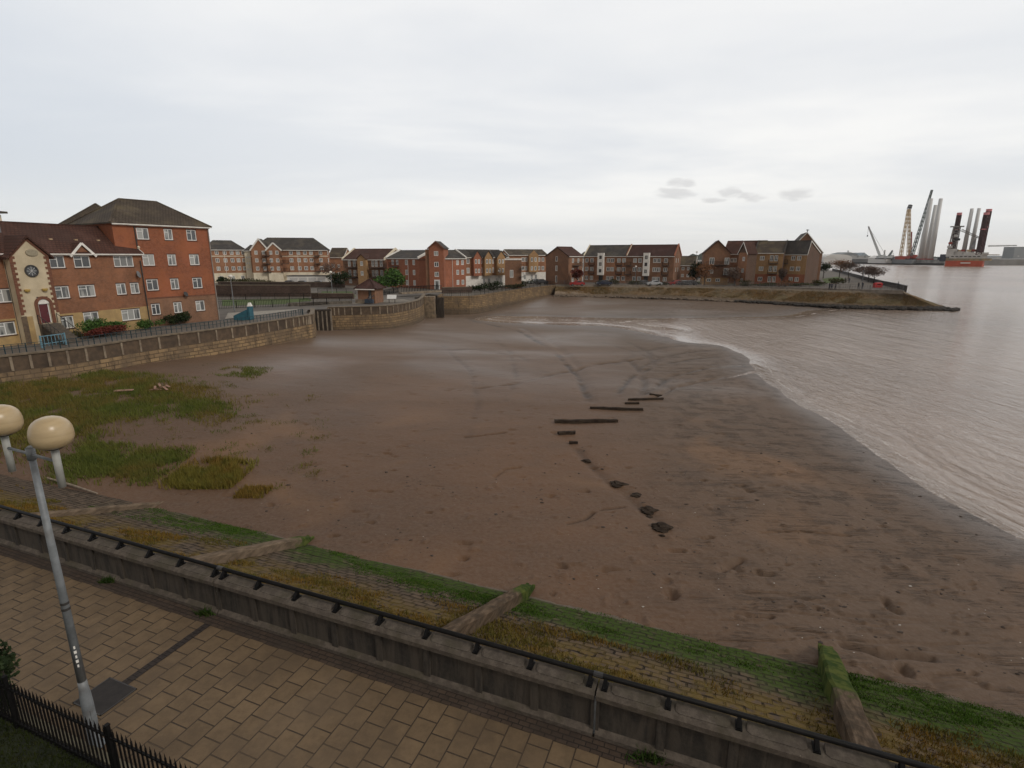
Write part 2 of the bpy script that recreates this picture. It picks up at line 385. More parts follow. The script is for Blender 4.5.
# short broken rills, roughly along x
rv = g.mapv(pos, (.13, 1.9, .1), rot=(0, 0, R(5))); rn = g.noise(rv, .9, 5, .62, .9)
rl = g.ramp(g.math('ABSOLUTE', g.math('SUBTRACT', rn, .5)), .030, .004)
rv2 = g.mapv(pos, (.22, 3.6, .1), rot=(0, 0, R(-6)), loc=(7, 3, 0)); rn2 = g.noise(rv2, 1.0, 5, .65, .8); rl2 = g.ramp(g.math('ABSOLUTE', g.math('SUBTRACT', rn2, .5)), .028, .004)
rmask = g.ramp(g.noise(fl, .09, 3, .55, .6), .28, .48); rl = g.math('MULTIPLY', g.math('MAXIMUM', rl, g.math('MULTIPLY', rl2, .8)), rmask)
rl = g.math('MULTIPLY', rl, g.ramp(g.noise(fl, .8, 3, .6), .42, .60))
col = g.mix(g.math('MULTIPLY', g.math('MULTIPLY', rl, g.ramp(g.math('SUBTRACT', px_, g.math('MULTIPLY', py_, .20)), -1, 7, .0, 1.0)), .5), col, (.075, .055, .041))
# ochre algal film in the middle
tr = g.noise(fl, .11, 3, .5, .4); col = g.mix(g.math('MULTIPLY', g.ramp(tr, .54, .68, 0, .55), g.ramp(py_, 60, 30)), col, (.215, .120, .062))
# clods and worm casts close by
spk = g.noise(fl, 2.6, 5, .72, .5); spm = g.ramp(g.noise(fl, .16, 3), .42, .6); col = g.mix(g.math('MULTIPLY', g.ramp(spk, .60, .68), g.math('ADD', g.math('MULTIPLY', spm, .6), .10)), col, (.034, .025, .020))
spl = g.noise(fl, 5.5, 4, .7, .2); col = g.mix(g.ramp(spl, .66, .72, 0, .6), col, (.26, .21, .165))
la = g.n('ShaderNodeAttribute', attribute_name='line').outputs['Fac']
col = g.mix(g.math('MULTIPLY', la, .8), col, (.040, .030, .024))
wet = g.ramp(pz_, ZW+.30, ZW+.02)            # freshly uncovered strip by the water
wet2 = g.math('MULTIPLY', g.ramp(g.noise(g.mapv(pos, (.5, 1.0, .1)), .06, 3, .5, .6), .34, .74), g.ramp(py_, 28, 58))
wt = g.math('MAXIMUM', g.math('MULTIPLY', wet, .55), g.math('MULTIPLY', wet2, .85))
col = g.mix(g.math('MULTIPLY', wet, .45), col, (.085, .066, .054))
g.l(col, b.inputs['Base Color'])
rg = g.math('SUBTRACT', .62, g.math('MULTIPLY', wt, .46)); rg = g.math('ADD', rg, g.math('MULTIPLY', mid, .1))
g.l(rg, b.inputs['Roughness']); g.l(g.math('ADD', .20, g.math('MULTIPLY', wt, .3)), b.inputs['Specular IOR Level'])
bp = g.n('ShaderNodeBump'); bp.inputs['Distance'].default_value = .06
hh = g.math('ADD', g.math('MULTIPLY', mott, .6), g.math('MULTIPLY', fine, .35)); hh = g.math('SUBTRACT', hh, g.math('MULTIPLY', rl, g.ramp(g.math('SUBTRACT', px_, g.math('MULTIPLY', py_, .20)), -1, 7, 0, .5)))
hh = g.math('ADD', hh, g.math('MULTIPLY', spk, .55)); hh = g.math('SUBTRACT', hh, g.math('MULTIPLY', la, .6))
g.l(hh, bp.inputs['Height']); g.l(bp.outputs[0], b.inputs['Normal'])
MUD = m
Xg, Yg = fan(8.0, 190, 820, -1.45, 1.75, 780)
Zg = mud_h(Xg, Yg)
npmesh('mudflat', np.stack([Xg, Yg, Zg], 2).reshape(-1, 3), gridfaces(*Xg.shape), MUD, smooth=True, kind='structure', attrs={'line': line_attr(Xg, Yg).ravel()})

# river
m, g, b = newmat('river_water')
pos = g.n('ShaderNodeNewGeometry').outputs['Position']; px_, py_, pz_ = g.xyz(pos); fl = g.mapv(pos, (1, 1, .01))
dep = g.n('ShaderNodeAttribute', attribute_name='depth').outputs['Fac']
col = g.mix(g.ramp(g.noise(fl, .02, 3), .4, .6), (.34, .262, .21), (.28, .215, .172))
fn = g.noise(g.mapv(pos, (1, 1, .01)), 2.3, 4, .75, .8)
edge = g.math('MULTIPLY', g.ramp(dep, .05, .0), g.ramp(fn, .52, .62))
far_ = g.ramp(py_, 80, 60)
foam2 = g.math('MULTIPLY', g.ramp(dep, .28, .04), g.ramp(g.noise(g.mapv(pos, (1.6, .6, .1)), 1.5, 5, .75, .5), .60, .66))
lin = g.math('MULTIPLY', g.ramp(g.math('ABSOLUTE', g.math('SUBTRACT', dep, g.math('ADD', .10, g.math('MULTIPLY', fn, .07)))), .012, .0), g.ramp(g.noise(fl, .35, 3), .45, .6))
foam = g.math('MAXIMUM', g.math('MAXIMUM', edge, lin), foam2)
col = g.mix(g.ramp(dep, .22, .0, 0, .55), col, (.20, .155, .12)); col = g.mix(g.math('MULTIPLY', foam, .6), col, (.62, .57, .53))
g.l(col, b.inputs['Base Color']); b.inputs['IOR'].default_value = 1.33
g.l(g.math('ADD', g.ramp(py_, 60, 260, .07, .24), g.math('MULTIPLY', foam, .5)), b.inputs['Roughness'])
w1 = g.noise(g.mapv(pos, (1.9, .55, 1), rot=(0, 0, R(8))), .55, 4, .6, .8)
w2 = g.noise(g.mapv(pos, (1.5, 1.0, 1), rot=(0, 0, R(20))), 1.9, 4, .65, .5)
w3 = g.noise(g.mapv(pos, (.55, .12, 1), rot=(0, 0, R(-4))), .55, 3, .5, .6)
sw = g.n('ShaderNodeTexWave', wave_type='BANDS', bands_direction='X'); g.l(g.comb(g.math('ADD', g.math('MULTIPLY', dep, 7.0), 0.0), g.math('MULTIPLY', py_, .02), 0.0), sw.inputs['Vector'])
sw.inputs['Scale'].default_value = .5; sw.inputs['Distortion'].default_value = 1.0
hh = g.math('ADD', g.math('MULTIPLY', w1, .9), g.math('MULTIPLY', w2, .35)); hh = g.math('ADD', hh, g.math('MULTIPLY', w3, 1.6))
hh = g.math('ADD', hh, g.math('MULTIPLY', g.math('MULTIPLY', sw.outputs['Fac'], .16), g.ramp(dep, .9, .2)))
bp = g.n('ShaderNodeBump'); bp.inputs['Distance'].default_value = .30
calm = g.math('MULTIPLY', g.math('MAXIMUM', g.ramp(dep, .02, .4, .10, 1.0), g.ramp(py_, 62, 52, 0, .75)), 1.0); g.l(g.math('MULTIPLY', hh, calm), bp.inputs['Height']); g.l(bp.outputs[0], b.inputs['Normal'])
RIVER = m
Xw, Yw = fan(9.0, 7000, 620, -.9, 3.0, 420)
dw = np.where((Yw < 150) & (Xw/np.maximum(Yw, 1) < 1.6), ZW-mud_h(Xw, np.minimum(Yw, 190)), 2.0)
npmesh('river', np.stack([Xw, Yw, np.full_like(Xw, ZW)], 2).reshape(-1, 3), gridfaces(*Xw.shape), RIVER, smooth=True, attrs={'depth': np.clip(dw, -1, 3).ravel()}, kind='structure')
#@@STRUCT
# ------------------------------------------------------------------ shared surface materials
CONC = mat('weathered_concrete', (.17,.145,.115), (.085,.072,.058), 2.2, .9, .01, 18, (.05,.045,.035), .7, .6)
CONCL = mat('pale_concrete', (.36,.33,.28), (.24,.215,.18), 2, .9, .008, 20)
BLACK = mat('black_painted_iron', (.006,.006,.006), (.010,.009,.009), 8, .55, spec=.12)
DARKMET = mat('dark_steel', (.03,.03,.032), (.05,.045,.04), 5, .5)
GREYMET = mat('grey_galvanised_steel', (.22,.235,.245), (.16,.172,.18), 5, .5, metal=.1, c3=(.14,.12,.10), sc3=2.5, f3=.35)
WHITE = mat('white_upvc', (.78,.78,.76), (.70,.70,.67), 3, .45)
WPAINT = mat('white_paint', (.86,.83,.77), (.74,.71,.65), 1.5, .6)
CREAM = mat('cream_render', (.62,.52,.36), (.52,.43,.29), .9, .85, c3=(.40,.33,.22), sc3=.6, f3=.5)
CREAML = mat('pale_cream_render', (.82,.74,.57), (.70,.62,.47), .7, .85, c3=(.52,.44,.32), sc3=.5, f3=.5)
SLATE = None
def roofmat(name, ca, cb, c3, row=.28, w=.33):
    return brickmat(name, ca, cb, tuple(x*.38 for x in ca), w, row, .045, c3, .35, .6, .8, .03)
TILE_RED = roofmat('red_brown_pantiles', (.112,.046,.030), (.085,.038,.027), (.06,.032,.025))
TILE_GREY = roofmat('grey_slates', (.088,.078,.070), (.070,.062,.058), (.125,.105,.080))
TILE_DRED = roofmat('dark_red_tiles', (.095,.040,.030), (.075,.034,.028), (.05,.03,.026))
TILE_BRN = roofmat('lichened_brown_tiles', (.108,.080,.058), (.082,.064,.048), (.16,.125,.072))
def bm_(name, a, b_, mo=(.22,.18,.14), c3=None): return brickmat(name, a, b_, mo, .225, .075, .008, c3, .5, .5, .9, .004)
BR_BROWN = bm_('brown_brick', (.32,.130,.062), (.24,.098,.050), c3=(.36,.155,.075))
BR_RED = bm_('orange_red_brick', (.36,.105,.044), (.28,.085,.038), c3=(.38,.13,.055))
BR_DRED = bm_('dark_red_brick', (.29,.145,.082), (.22,.11,.065), c3=(.33,.175,.10))
BR_FAR = bm_('mid_red_brick', (.40,.185,.095), (.32,.145,.078), c3=(.44,.23,.12))
BR_YEL = bm_('yellow_brick', (.52,.31,.14), (.40,.235,.11), c3=(.36,.21,.10))
BR_DARK = bm_('sooty_brick', (.085,.048,.036), (.06,.038,.03), c3=(.045,.032,.026))
BR_FRONT = bm_('orange_brick', (.44,.155,.08), (.35,.12,.065))
m, g, b = newmat('window_glass')
oi = g.n('ShaderNodeObjectInfo').outputs['Random']; pos = g.n('ShaderNodeNewGeometry').outputs['Position']
cur = g.ramp(g.noise(g.mapv(pos, (1.2, 1.2, .25)), 1.4, 2, .5), .40, .52, .15, 1)
cur = g.math('MULTIPLY', cur, g.ramp(oi, .35, .45))
g.l(g.mix(cur, (.06, .065, .07), (.36, .36, .34)), b.inputs['Base Color']); b.inputs['Roughness'].default_value = .08
b.inputs['Specular IOR Level'].default_value = .8
GLASS = m
CARGLASS = mat('car_glass', (.02,.022,.025), (.03,.03,.032), 2, .08, spec=.8)

# ------------------------------------------------------------------ promenade frame: u along the parapet, v towards the river
A_ = Vector((.9315, -.3637, 0)); B_ = Vector((.3637, .9315, 0)); PRZ = math.atan2(A_.y, A_.x)
def uv2(u, v, z=0.0): p = A_*u+B_*v; return Vector((p.x, p.y, z))
SLAB = brickmat('paving_slabs', (.190,.130,.074), (.158,.108,.062), (.036,.026,.019), .42, .40, .013, (.095,.066,.041), .9, .6, .75, .01)
# slabs are square-ish, laid in courses that run from railing to wall: rotate the pattern by a quarter turn
def rotuv(o):
    for l in o.data.uv_layers[0].data: l.uv = (l.uv[1]+.02, l.uv[0]+.03)
mb = MB(); mb.face([(-46, 4.17, 0), (22, 4.17, 0), (22, 7.45, 0), (-46, 7.45, 0)])
o = mb.build('promenade_paving', SLAB, loc=(0,0,0)); o.rotation_euler = (0, 0, PRZ); rotuv(o); tag(o, kind='structure')
SETTS = brickmat('edge_setts', (.085,.058,.040), (.062,.043,.032), (.024,.019,.015), .20, .10, .01, (.045,.034,.026), 1.1, .7, .8, .01)
mb = MB(); mb.face([(-46, 7.12, .004), (22, 7.12, .004), (22, 7.45, .004), (-46, 7.45, .004)])
o = mb.build('path_edge_strip', SETTS); o.rotation_euler = (0, 0, PRZ); tag(o, kind='structure')
# drain line across the path
mb = MB(); mb.face([(-10.16, 5.2, .008), (-9.98, 5.2, .008), (-9.98, 7.12, .008), (-10.16, 7.12, .008)])
o = mb.build('drain_setts', brickmat('drain_setts', (.048,.036,.030), (.036,.028,.025), (.02,.016,.013), .18, .10, .008, (.03,.024,.02), 1, .5)); o.rotation_euler = (0,0,PRZ); tag(o, kind='structure')
r = thing('utility_cover', 'dark rectangular utility cover set in the paving beside the lamp post', 'utility cover', uv2(-10.1, 4.97, .006), PRZ)
mb = MB(); mb.box((0,0,.004), (.74,.62,.012)); mb.build('cover_plate', mat('tarmac_cover', (.035,.030,.028), (.026,.023,.022), 6, .9, .004), r)
mb = MB()
for s in (-1, 1): mb.box((s*.38, 0, .003), (.02,.66,.016)); mb.box((0, s*.32, .003), (.78,.02,.016))
mb.build('cover_frame', DARKMET, r)
# kerb between the path and the lawn
mb = MB(); 
for i in range(-45, 22): mb.box((i+.5, 4.10, .02), (.985, .13, .16))
o = mb.build('kerb', mat('kerb_concrete', (.24,.21,.14), (.17,.145,.10), 3, .9, .01, c3=(.10,.085,.05), sc3=1.2)); o.rotation_euler = (0,0,PRZ); tag(o, kind='structure')
# lawn behind the railing
LAWN = mat('lawn_soil', (.022,.028,.010), (.014,.018,.008), 3, .95, .03)
V = []; n = 80; xs = np.linspace(-46, 22, 240); ys = np.linspace(-20, 4.05, 70); XX, YY = np.meshgrid(xs, ys)
ZZ = -.03+.05*(fbm(XX, YY, 3)-.5)
o = npmesh('lawn_ground', np.stack([XX, YY, ZZ], 2).reshape(-1,3), gridfaces(*XX.shape), LAWN, smooth=True, kind='structure'); o.rotation_euler = (0,0,PRZ)

# grass blades as one countless mass
def grassmat(name, c1, c2, c3, sc=.35):
    m, g, b = newmat(name)
    pos = g.n('ShaderNodeNewGeometry').outputs['Position']; fl = g.mapv(pos, (1,1,.01))
    c = g.mix(g.ramp(g.noise(fl, sc, 4, .6), .40, .60), c1, c2); c = g.mix(g.ramp(g.noise(fl, sc*4+.1, 3, .6), .5, .68, 0, .8), c, c3)
    c = g.mix(g.ramp(g.noise(fl, 14, 2, .6), .3, .7, 0, .5), c, tuple(x*.5 for x in c1))
    g.l(c, b.inputs['Base Color']); b.inputs['Roughness'].default_value = .9; b.inputs['Specular IOR Level'].default_value = .05
    return m
def blades(name, P, hgt, wid, material, lean=.35, parent=None, up=None):
    """P: n x 3 roots; three-sided blade of two triangles each"""
    n = len(P); a = rng.random(n)*2*np.pi; h = hgt*(.45+.75*rng.random(n)); w = wid*(.6+.8*rng.random(n))
    la = rng.random(n)*2*np.pi; ln = lean*rng.random(n)*h
    dx = np.cos(a)*w/2; dy = np.sin(a)*w/2
    V = np.zeros((n, 3, 3)); V[:, 0] = P; V[:, 1] = P; V[:, 2] = P
    V[:, 0, 0] -= dx; V[:, 0, 1] -= dy; V[:, 1, 0] += dx; V[:, 1, 1] += dy
    V[:, 2, 0] += np.cos(la)*ln; V[:, 2, 1] += np.sin(la)*ln; V[:, 2, 2] += h
    F = np.arange(n*3).reshape(n, 3)
    return npmesh(name, V.reshape(-1, 3), F, material, parent, kind='stuff')
LAWNG = grassmat('lawn_grass', (.026,.036,.010), (.036,.044,.012), (.050,.050,.018), 1.2)
n = 60000; uu = rng.uniform(-15, -6, n); vv = rng.uniform(-1, 4.0, n)
P = np.stack([A_.x*uu+B_.x*vv, A_.y*uu+B_.y*vv, np.full(n, -.03)], 1); o = blades('lawn_grass', P, .07, .02, LAWNG, .8)
tag(o, 'short dark lawn grass behind the black railing in the near corner', 'grass')

# ------------------------------------------------------------------ revetment slope of stone blocks
m, g, b = newmat('revetment_blocks')
uvn = g.n('ShaderNodeUVMap').outputs[0]; pos = g.n('ShaderNodeNewGeometry').outputs['Position']; U_, V_, _ = g.xyz(uvn)
br = g.n('ShaderNodeTexBrick'); g.l(uvn, br.inputs['Vector']); br.inputs['Scale'].default_value = 1; br.inputs['Brick Width'].default_value = .40; br.inputs['Row Height'].default_value = .27
br.inputs['Mortar Size'].default_value = .035; br.inputs['Mortar Smooth'].default_value = .4
br.inputs['Color1'].default_value = (.128,.092,.066,1); br.inputs['Color2'].default_value = (.078,.058,.043,1); br.inputs['Mortar'].default_value = (.020,.016,.012,1)
fl = pos; nb = g.noise(fl, .5, 4, .6, .4); nf = g.noise(fl, 3.2, 5, .7)
col = g.mix(g.ramp(nf, .35, .7, 0, .5), br.outputs['Color'], (.13,.10,.072))
vj = g.math('ADD', V_, g.math('MULTIPLY', g.math('SUBTRACT', nb, .5), 3.2)); vj = g.math('ADD', vj, g.math('MULTIPLY', g.math('SUBTRACT', nf, .5), 1.4))
lft = g.ramp(U_, -26, -14)
alg = g.math('MULTIPLY', g.ramp(g.math('ADD', vj, g.ramp(U_, -8, 8, 0, 1.0)), 5.1, 6.3), g.ramp(nf, .28, .50)); alg = g.math('MULTIPLY', alg, lft)
col = g.mix(g.math('MULTIPLY', g.math('MULTIPLY', alg, g.math('SUBTRACT', 1.0, g.math('MULTIPLY', br.outputs['Fac'], .55))), .93), col, g.mix(nf, (.022,.048,.006), (.062,.100,.015)))
moss = g.math('MULTIPLY', g.ramp(vj, 5.2, 3.6), g.ramp(nf, .36, .54))
moss = g.math('MULTIPLY', moss, g.ramp(nb, .33, .50))
col = g.mix(g.math('MULTIPLY', moss, .75), col, g.mix(nf, (.19,.105,.022), (.11,.095,.022)))
toe = g.ramp(V_, 7.2, 7.5); col = g.mix(toe, col, (.16,.125,.10))
g.l(col, b.inputs['Base Color']); b.inputs['Roughness'].default_value = .9; b.inputs['Specular IOR Level'].default_value = .1
bp = g.n('ShaderNodeBump'); bp.inputs['Distance'].default_value = .05
g.l(g.math('SUBTRACT', g.math('MULTIPLY', nf, .9), g.math('MULTIPLY', br.outputs['Fac'], .8)), bp.inputs['Height']); g.l(bp.outputs[0], b.inputs['Normal'])
us = np.linspace(-46, 24, 900); ss = np.linspace(0, 7.75, 110); UU, SS = np.meshgrid(us, ss)
VV = 7.62+SS/7.75*7.35; ZZ = -.22-SS/7.75*2.92+.06*(fbm(UU*.8, SS*.8, 3)-.5)+.02*(fbm(UU*3.3, SS*4, 2)-.5)
bl = (np.floor(SS/.27) % 2); jj = np.floor(UU/.40+bl*.5); ZZ += -.0+.045*(vnoise(jj*3.7, np.floor(SS/.27)*5.3)-.5)
ZZ[-1] -= .5
Pw = A_.x*UU+B_.x*VV, A_.y*UU+B_.y*VV
REVX, REVY, REVZ = Pw[0], Pw[1], ZZ
npmesh('revetment_slope', np.stack([Pw[0], Pw[1], ZZ], 2).reshape(-1,3), gridfaces(*UU.shape), m, smooth=False, uv=np.stack([UU, SS], 2).reshape(-1,2), kind='structure')
def revz(v): return -.22-(v-7.62)/7.35*2.92
GR_O = grassmat('slope_grass', (.22,.13,.028), (.14,.125,.03), (.065,.09,.02), .55)
n = 150000; uu = rng.uniform(-40, 14, n); vv = rng.uniform(8.6, 13.0, n)
den = fbm(uu*.55+4, vv*.9, 3); lim = .45+np.clip(vv-11.3, 0, 2)*.13; keep = (den > lim) & (rng.random(n) < np.clip((den-lim)*7, 0, 1)); uu, vv = uu[keep], vv[keep]
P = np.stack([A_.x*uu+B_.x*vv, A_.y*uu+B_.y*vv, revz(vv)-.01], 1)
o = blades('slope_grass', P, .13, .024, GR_O, .9); tag(o, 'ochre and green grass tufts growing in the upper revetment joints', 'grass')
GR_A = grassmat('green_algae_weed', (.065,.125,.018), (.050,.10,.014), (.11,.15,.03), .9)
n = 120000; uu = rng.uniform(-24, 14, n); vv = rng.uniform(12.4, 14.9, n); den = fbm(uu*.4+14, vv*.9, 3)
keep = (den > .46) & (rng.random(n) < np.clip((den-.44)*6, 0, 1)*np.clip((vv-12.2)*.9, 0, 1)); uu, vv = uu[keep], vv[keep]
P = np.stack([A_.x*uu+B_.x*vv, A_.y*uu+B_.y*vv, revz(vv)-.01], 1)
o = blades('green_weed', P, .05, .03, GR_A, 1.2); tag(o, 'green weed matting the lower stones of the revetment', 'weed')

# ------------------------------------------------------------------ concrete parapet with tubular handrail
m, g, b = newmat('parapet_concrete')
pos = g.n('ShaderNodeNewGeometry').outputs['Position']; 
n1 = g.noise(g.mapv(pos, (3.5, 3.5, .45)), 1.6, 5, .65, .3); n2 = g.noise(pos, 9, 4, .7); n3 = g.noise(pos, 1.1, 3)
col = g.mix(g.ramp(n1, .36, .62), (.026,.022,.018), (.072,.058,.044)); col = g.mix(g.ramp(n2, .4, .7, 0, .5), col, (.062,.052,.040)); col = g.mix(g.ramp(n3, .5, .7, 0, .4), col, (.042,.034,.025))
g.l(col, b.inputs['Base Color']); b.inputs['Roughness'].default_value = .92
bp = g.n('ShaderNodeBump'); bp.inputs['Distance'].default_value = .012; g.l(n2, bp.inputs['Height']); g.l(bp.outputs[0], b.inputs['Normal'])
PARA = m
m, g, b = newmat('coping_concrete')
pos = g.n('ShaderNodeNewGeometry').outputs['Position']; n2 = g.noise(pos, 7, 5, .7); n3 = g.noise(pos, 1.3, 4, .6, .5); n4 = g.noise(pos, 26, 3, .7)
col = g.mix(g.ramp(n2, .38, .66), (.070,.055,.042), (.118,.095,.074)); col = g.mix(g.ramp(n3, .45, .65, 0, .65), col, (.055,.046,.026))
col = g.mix(g.ramp(n4, .70, .76), col, (.30,.28,.22))
g.l(col, b.inputs['Base Color']); b.inputs['Roughness'].default_value = .93; bp = g.n('ShaderNodeBump'); bp.inputs['Distance'].default_value = .015; g.l(n2, bp.inputs['Height']); g.l(bp.outputs[0], b.inputs['Normal'])
COPE = m
par = thing('parapet_wall', 'long stained concrete parapet wall between the paved path and the revetment slope', 'wall', uv2(0, 7.45), PRZ)
JOINTS = [-45.1, -36.4, -27.6, -18.9, -10.13, -1.41, 7.3, 16.0]
rail = thing('handrail', 'black tubular handrail on short brackets along the top of the concrete parapet', 'handrail', uv2(0, 7.45), PRZ)
for ja, jb in zip(JOINTS[:-1], JOINTS[1:]):
    L = jb-ja; 
    mb = MB()                                                     # body: recessed panels between shallow piers above a sloping plinth
    mb.box2((ja+.02, .06, -.6), (jb-.02, .28, .78)); npan = 8; w = L/npan
    for k in range(npan+1):
        xk = ja+k*w; a = max(xk-.07, ja+.02); c = min(xk+.07, jb-.02); mb.box2((a, .025, .10), (c, .062, .76))
    mb.build('wall_section', PARA, par)
    mb = MB(); mb.prism([(ja+.02, -.03), (jb-.02, -.03), (jb-.02, .06), (ja+.02, .06)], -.05, [.07,.07,.14,.14]); mb.build('plinth', COPE, par)
    mb = MB()                                                     # coping with chamfered front
    pr = [(-.03,.86),(-.03,.95),(.02,1.0),(.31,1.0),(.31,.86)]
    vs = [(x, y, z-.1) for x in (ja+.015, jb-.015) for y, z in pr]; k = len(pr)
    mb.add(vs, [tuple(range(k)), tuple(range(2*k-1, k-1, -1))]+[(i, k+i, k+(i+1)%k, (i+1)%k) for i in range(k)])
    mb.build('coping', COPE, par)
    bs = [ja+.13]+[ja+1.16+i*1.06 for i in range(7)]+[jb-.13]
    for xk in bs:
        mb = MB(); mb.box((xk, .16, .912), (.10, .20, .024)); mb.beam((xk, .10, .92), (xk, .195, 1.05), .06, .05); mb.box((xk, .21, .98), (.05,.05,.14)); mb.build('bracket', BLACK, rail)
    for i, (x0, x1) in enumerate(zip(bs[:-1], bs[1:])):           # low rounded kerb stones that lie on the coping between the brackets
        if x1-x0 < .5: continue
        mb = MB(); a, c = x0+.12, x1-.12
        poly = [(a, .10), (a+.06, .05), (c-.06, .05), (c, .10), (c, .27), (a, .27)]; mb.prism(poly, [.895]*6, [.912,.912,.912,.912,.95,.95]); mb.build('coping_block', COPE, par)
mb = MB(); mb.tube([(JOINTS[0], .21, 1.07), (JOINTS[-1], .21, 1.07)], .045, 10); mb.build('rail', BLACK, rail, smooth=True)
for j in JOINTS[1:-1]:
    mb = MB(); mb.tube([(j-.08, .21, 1.07), (j+.08, .21, 1.07)], .052, 10); mb.build('rail_sleeve', DARKMET, rail)
    mb = MB(); mb.box2((j-.017, .04, .02), (j+.017, .07, .76)); mb.build('joint_strip', CONC if j != -1.41 else GREYMET, par)
# little weeds at the foot of the wall
for (u, s, lab) in ((-10.4, .22, 'small green weed at the foot of the parapet near the drain line'), (-.45, .3, 'green weed growing at the foot of the parapet just past the steel joint strip'), (-13.8, .16, 'tiny weed at the foot of the parapet left of the drain line')):
    p = uv2(u, 7.36); n = 160; P = np.stack([p.x+rng.normal(0, s*.5, n), p.y+rng.normal(0, s*.18, n), np.zeros(n)], 1)
    o = blades('weed', P, .14, .03, grassmat('weed_green', (.03,.06,.012), (.045,.075,.018), (.06,.07,.02), 2), 1.2)
    del o['kind']; tag(o, lab, 'weed')

# ------------------------------------------------------------------ ribs (groynes) running down the slope
GRO = None
def groyne(u0, v0, u1, v1, w, label, green=.75, proud=.35):
    m, g, b = newmat('groyne_stone_%d' % int(abs(u0)*10))
    tcg = g.n('ShaderNodeTexCoord').outputs['Object']; x, y, z = g.xyz(tcg); pos = g.n('ShaderNodeNewGeometry').outputs['Position']
    n1 = g.noise(pos, 2.5, 5, .65); n2 = g.noise(g.mapv(tcg, (.6, 6, 3)), 2, 4, .6)
    col = g.mix(g.ramp(n2, .35, .65), *(((.072,.050,.033), (.145,.103,.070)) if u0 > -10 else ((.12,.088,.060), (.21,.155,.108)))); col = g.mix(g.ramp(n1, .42, .66, 0, .7 if u0 > -10 else .35), col, (.045,.036,.027))
    L = math.hypot(u1-u0, v1-v0)
    gr = g.math('MULTIPLY', g.ramp(g.math('ADD', x, g.math('MULTIPLY', g.math('SUBTRACT', n1, .5), 2.0)), L*(green-.03), L*(green+.05)), g.ramp(n1, .22, .40))
    col = g.mix(g.math('MULTIPLY', gr, .9), col, g.mix(g.ramp(n1, .4, .6), (.020,.048,.006), (.085,.105,.022)))
    g.l(col, b.inputs['Base Color']); b.inputs['Roughness'].default_value = .92; b.inputs['Specular IOR Level'].default_value = .1
    bp = g.n('ShaderNodeBump'); bp.inputs['Distance'].default_value = .03; g.l(n1, bp.inputs['Height']); g.l(bp.outputs[0], b.inputs['Normal'])
    P0 = uv2(u0, v0, revz(v0)); P1 = uv2(u1, v1, revz(min(v1, 15))); d = P1-P0
    r = thing('groyne', label, 'groyne', P0, math.atan2(d.y, d.x))
    Lh = math.hypot(d.x, d.y); N = 16; mb = MB(); vs = []; fs = []
    prof = [(-w/2,-.5),(-w/2,proud-.06),(-w/2+.07,proud),(w/2-.07,proud),(w/2,proud-.06),(w/2,-.5)]; k = len(prof)
    for i in range(N+1):
        t = i/N; x = t*Lh; zc = d.z*t; j = (random.random()-.5)*.05
        tp = 1 if t < .93 else (.85 if t < 1 else .55)
        for yy, zz in prof: vs.append((x, yy*tp+j, zc+(zz+(random.random()-.5)*.025 if zz > 0 else zz)*(1 if t < 1 else .8)))
    for i in range(N):
        for q in range(k-1): fs.append((i*k+q, (i+1)*k+q, (i+1)*k+q+1, i*k+q+1))
    fs.append(tuple(range(k-1, -1, -1))[::-1]); fs.append(tuple(N*k+q for q in range(k))[::-1])
    mb.add(vs, fs); mb.build('rib', m, r)
    mb = MB(); 
    for s in (-1, 1): mb.box((Lh*.98, s*w*.28, d.z+proud*.55), (.5, .09, .12))
    mb.build('toe_block', m, r)
    return r
groyne(-22.2, 9.2, -23.2, 15.0, .34, 'narrow bare brown rib far left on the slope behind the lamp post', 1.2, .22)
groyne(-5.5, 8.2, -5.25, 15.1, .40, 'weathered rib with a bright green rounded end, in the middle of the slope', .80, .38)
groyne(-13.94, 8.3, -14.53, 14.95, .42, 'brown rib with a small mossy tip, third from the right on the slope', .86, .32)
groyne(3.0, 8.0, 3.62, 15.4, .50, 'straight rib with mossy outer half, at the right end of the slope', .52, .40)

# ------------------------------------------------------------------ near railing
fr = thing('iron_railing', 'black iron picket railing between the dark lawn and the paved path', 'railing', uv2(0, 3.97, 0), PRZ)
mb = MB(); mb.box2((-20.05, -.02, .10), (-3.0, .02, .14)); mb.build('bottom_rail', BLACK, fr)
mb = MB(); mb.box2((-20.05, -.015, .80), (-3.0, .015, .83)); mb.build('top_rail', BLACK, fr)
for i in range(7):
    x = -18.75+i*2.64; mb = MB(); mb.box((x, 0, .51), (.055, .055, 1.04)); mb.box((x, 0, 1.04), (.065, .065, .02)); mb.build('post', BLACK, fr)
pk = None; nP = 0
mb = MB(); mb.tube([(0,0,.03),(0,0,.93)], .0155, 6); mb.tube([(0,0,.93),(0,0,1.01)], [.011,.002], 6)
x = -13.6
while x < -5.0:
    if abs(((x+18.75) % 2.64)) > .05 and abs(((x+18.75) % 2.64)-2.64) > .05:
        if pk is None: pk = mb.build('picket', BLACK, fr); o = pk
        else: o = pk.copy(); COL.objects.link(o); o.parent = fr
        o.location = (x, 0, 0); nP += 1
    x += .104

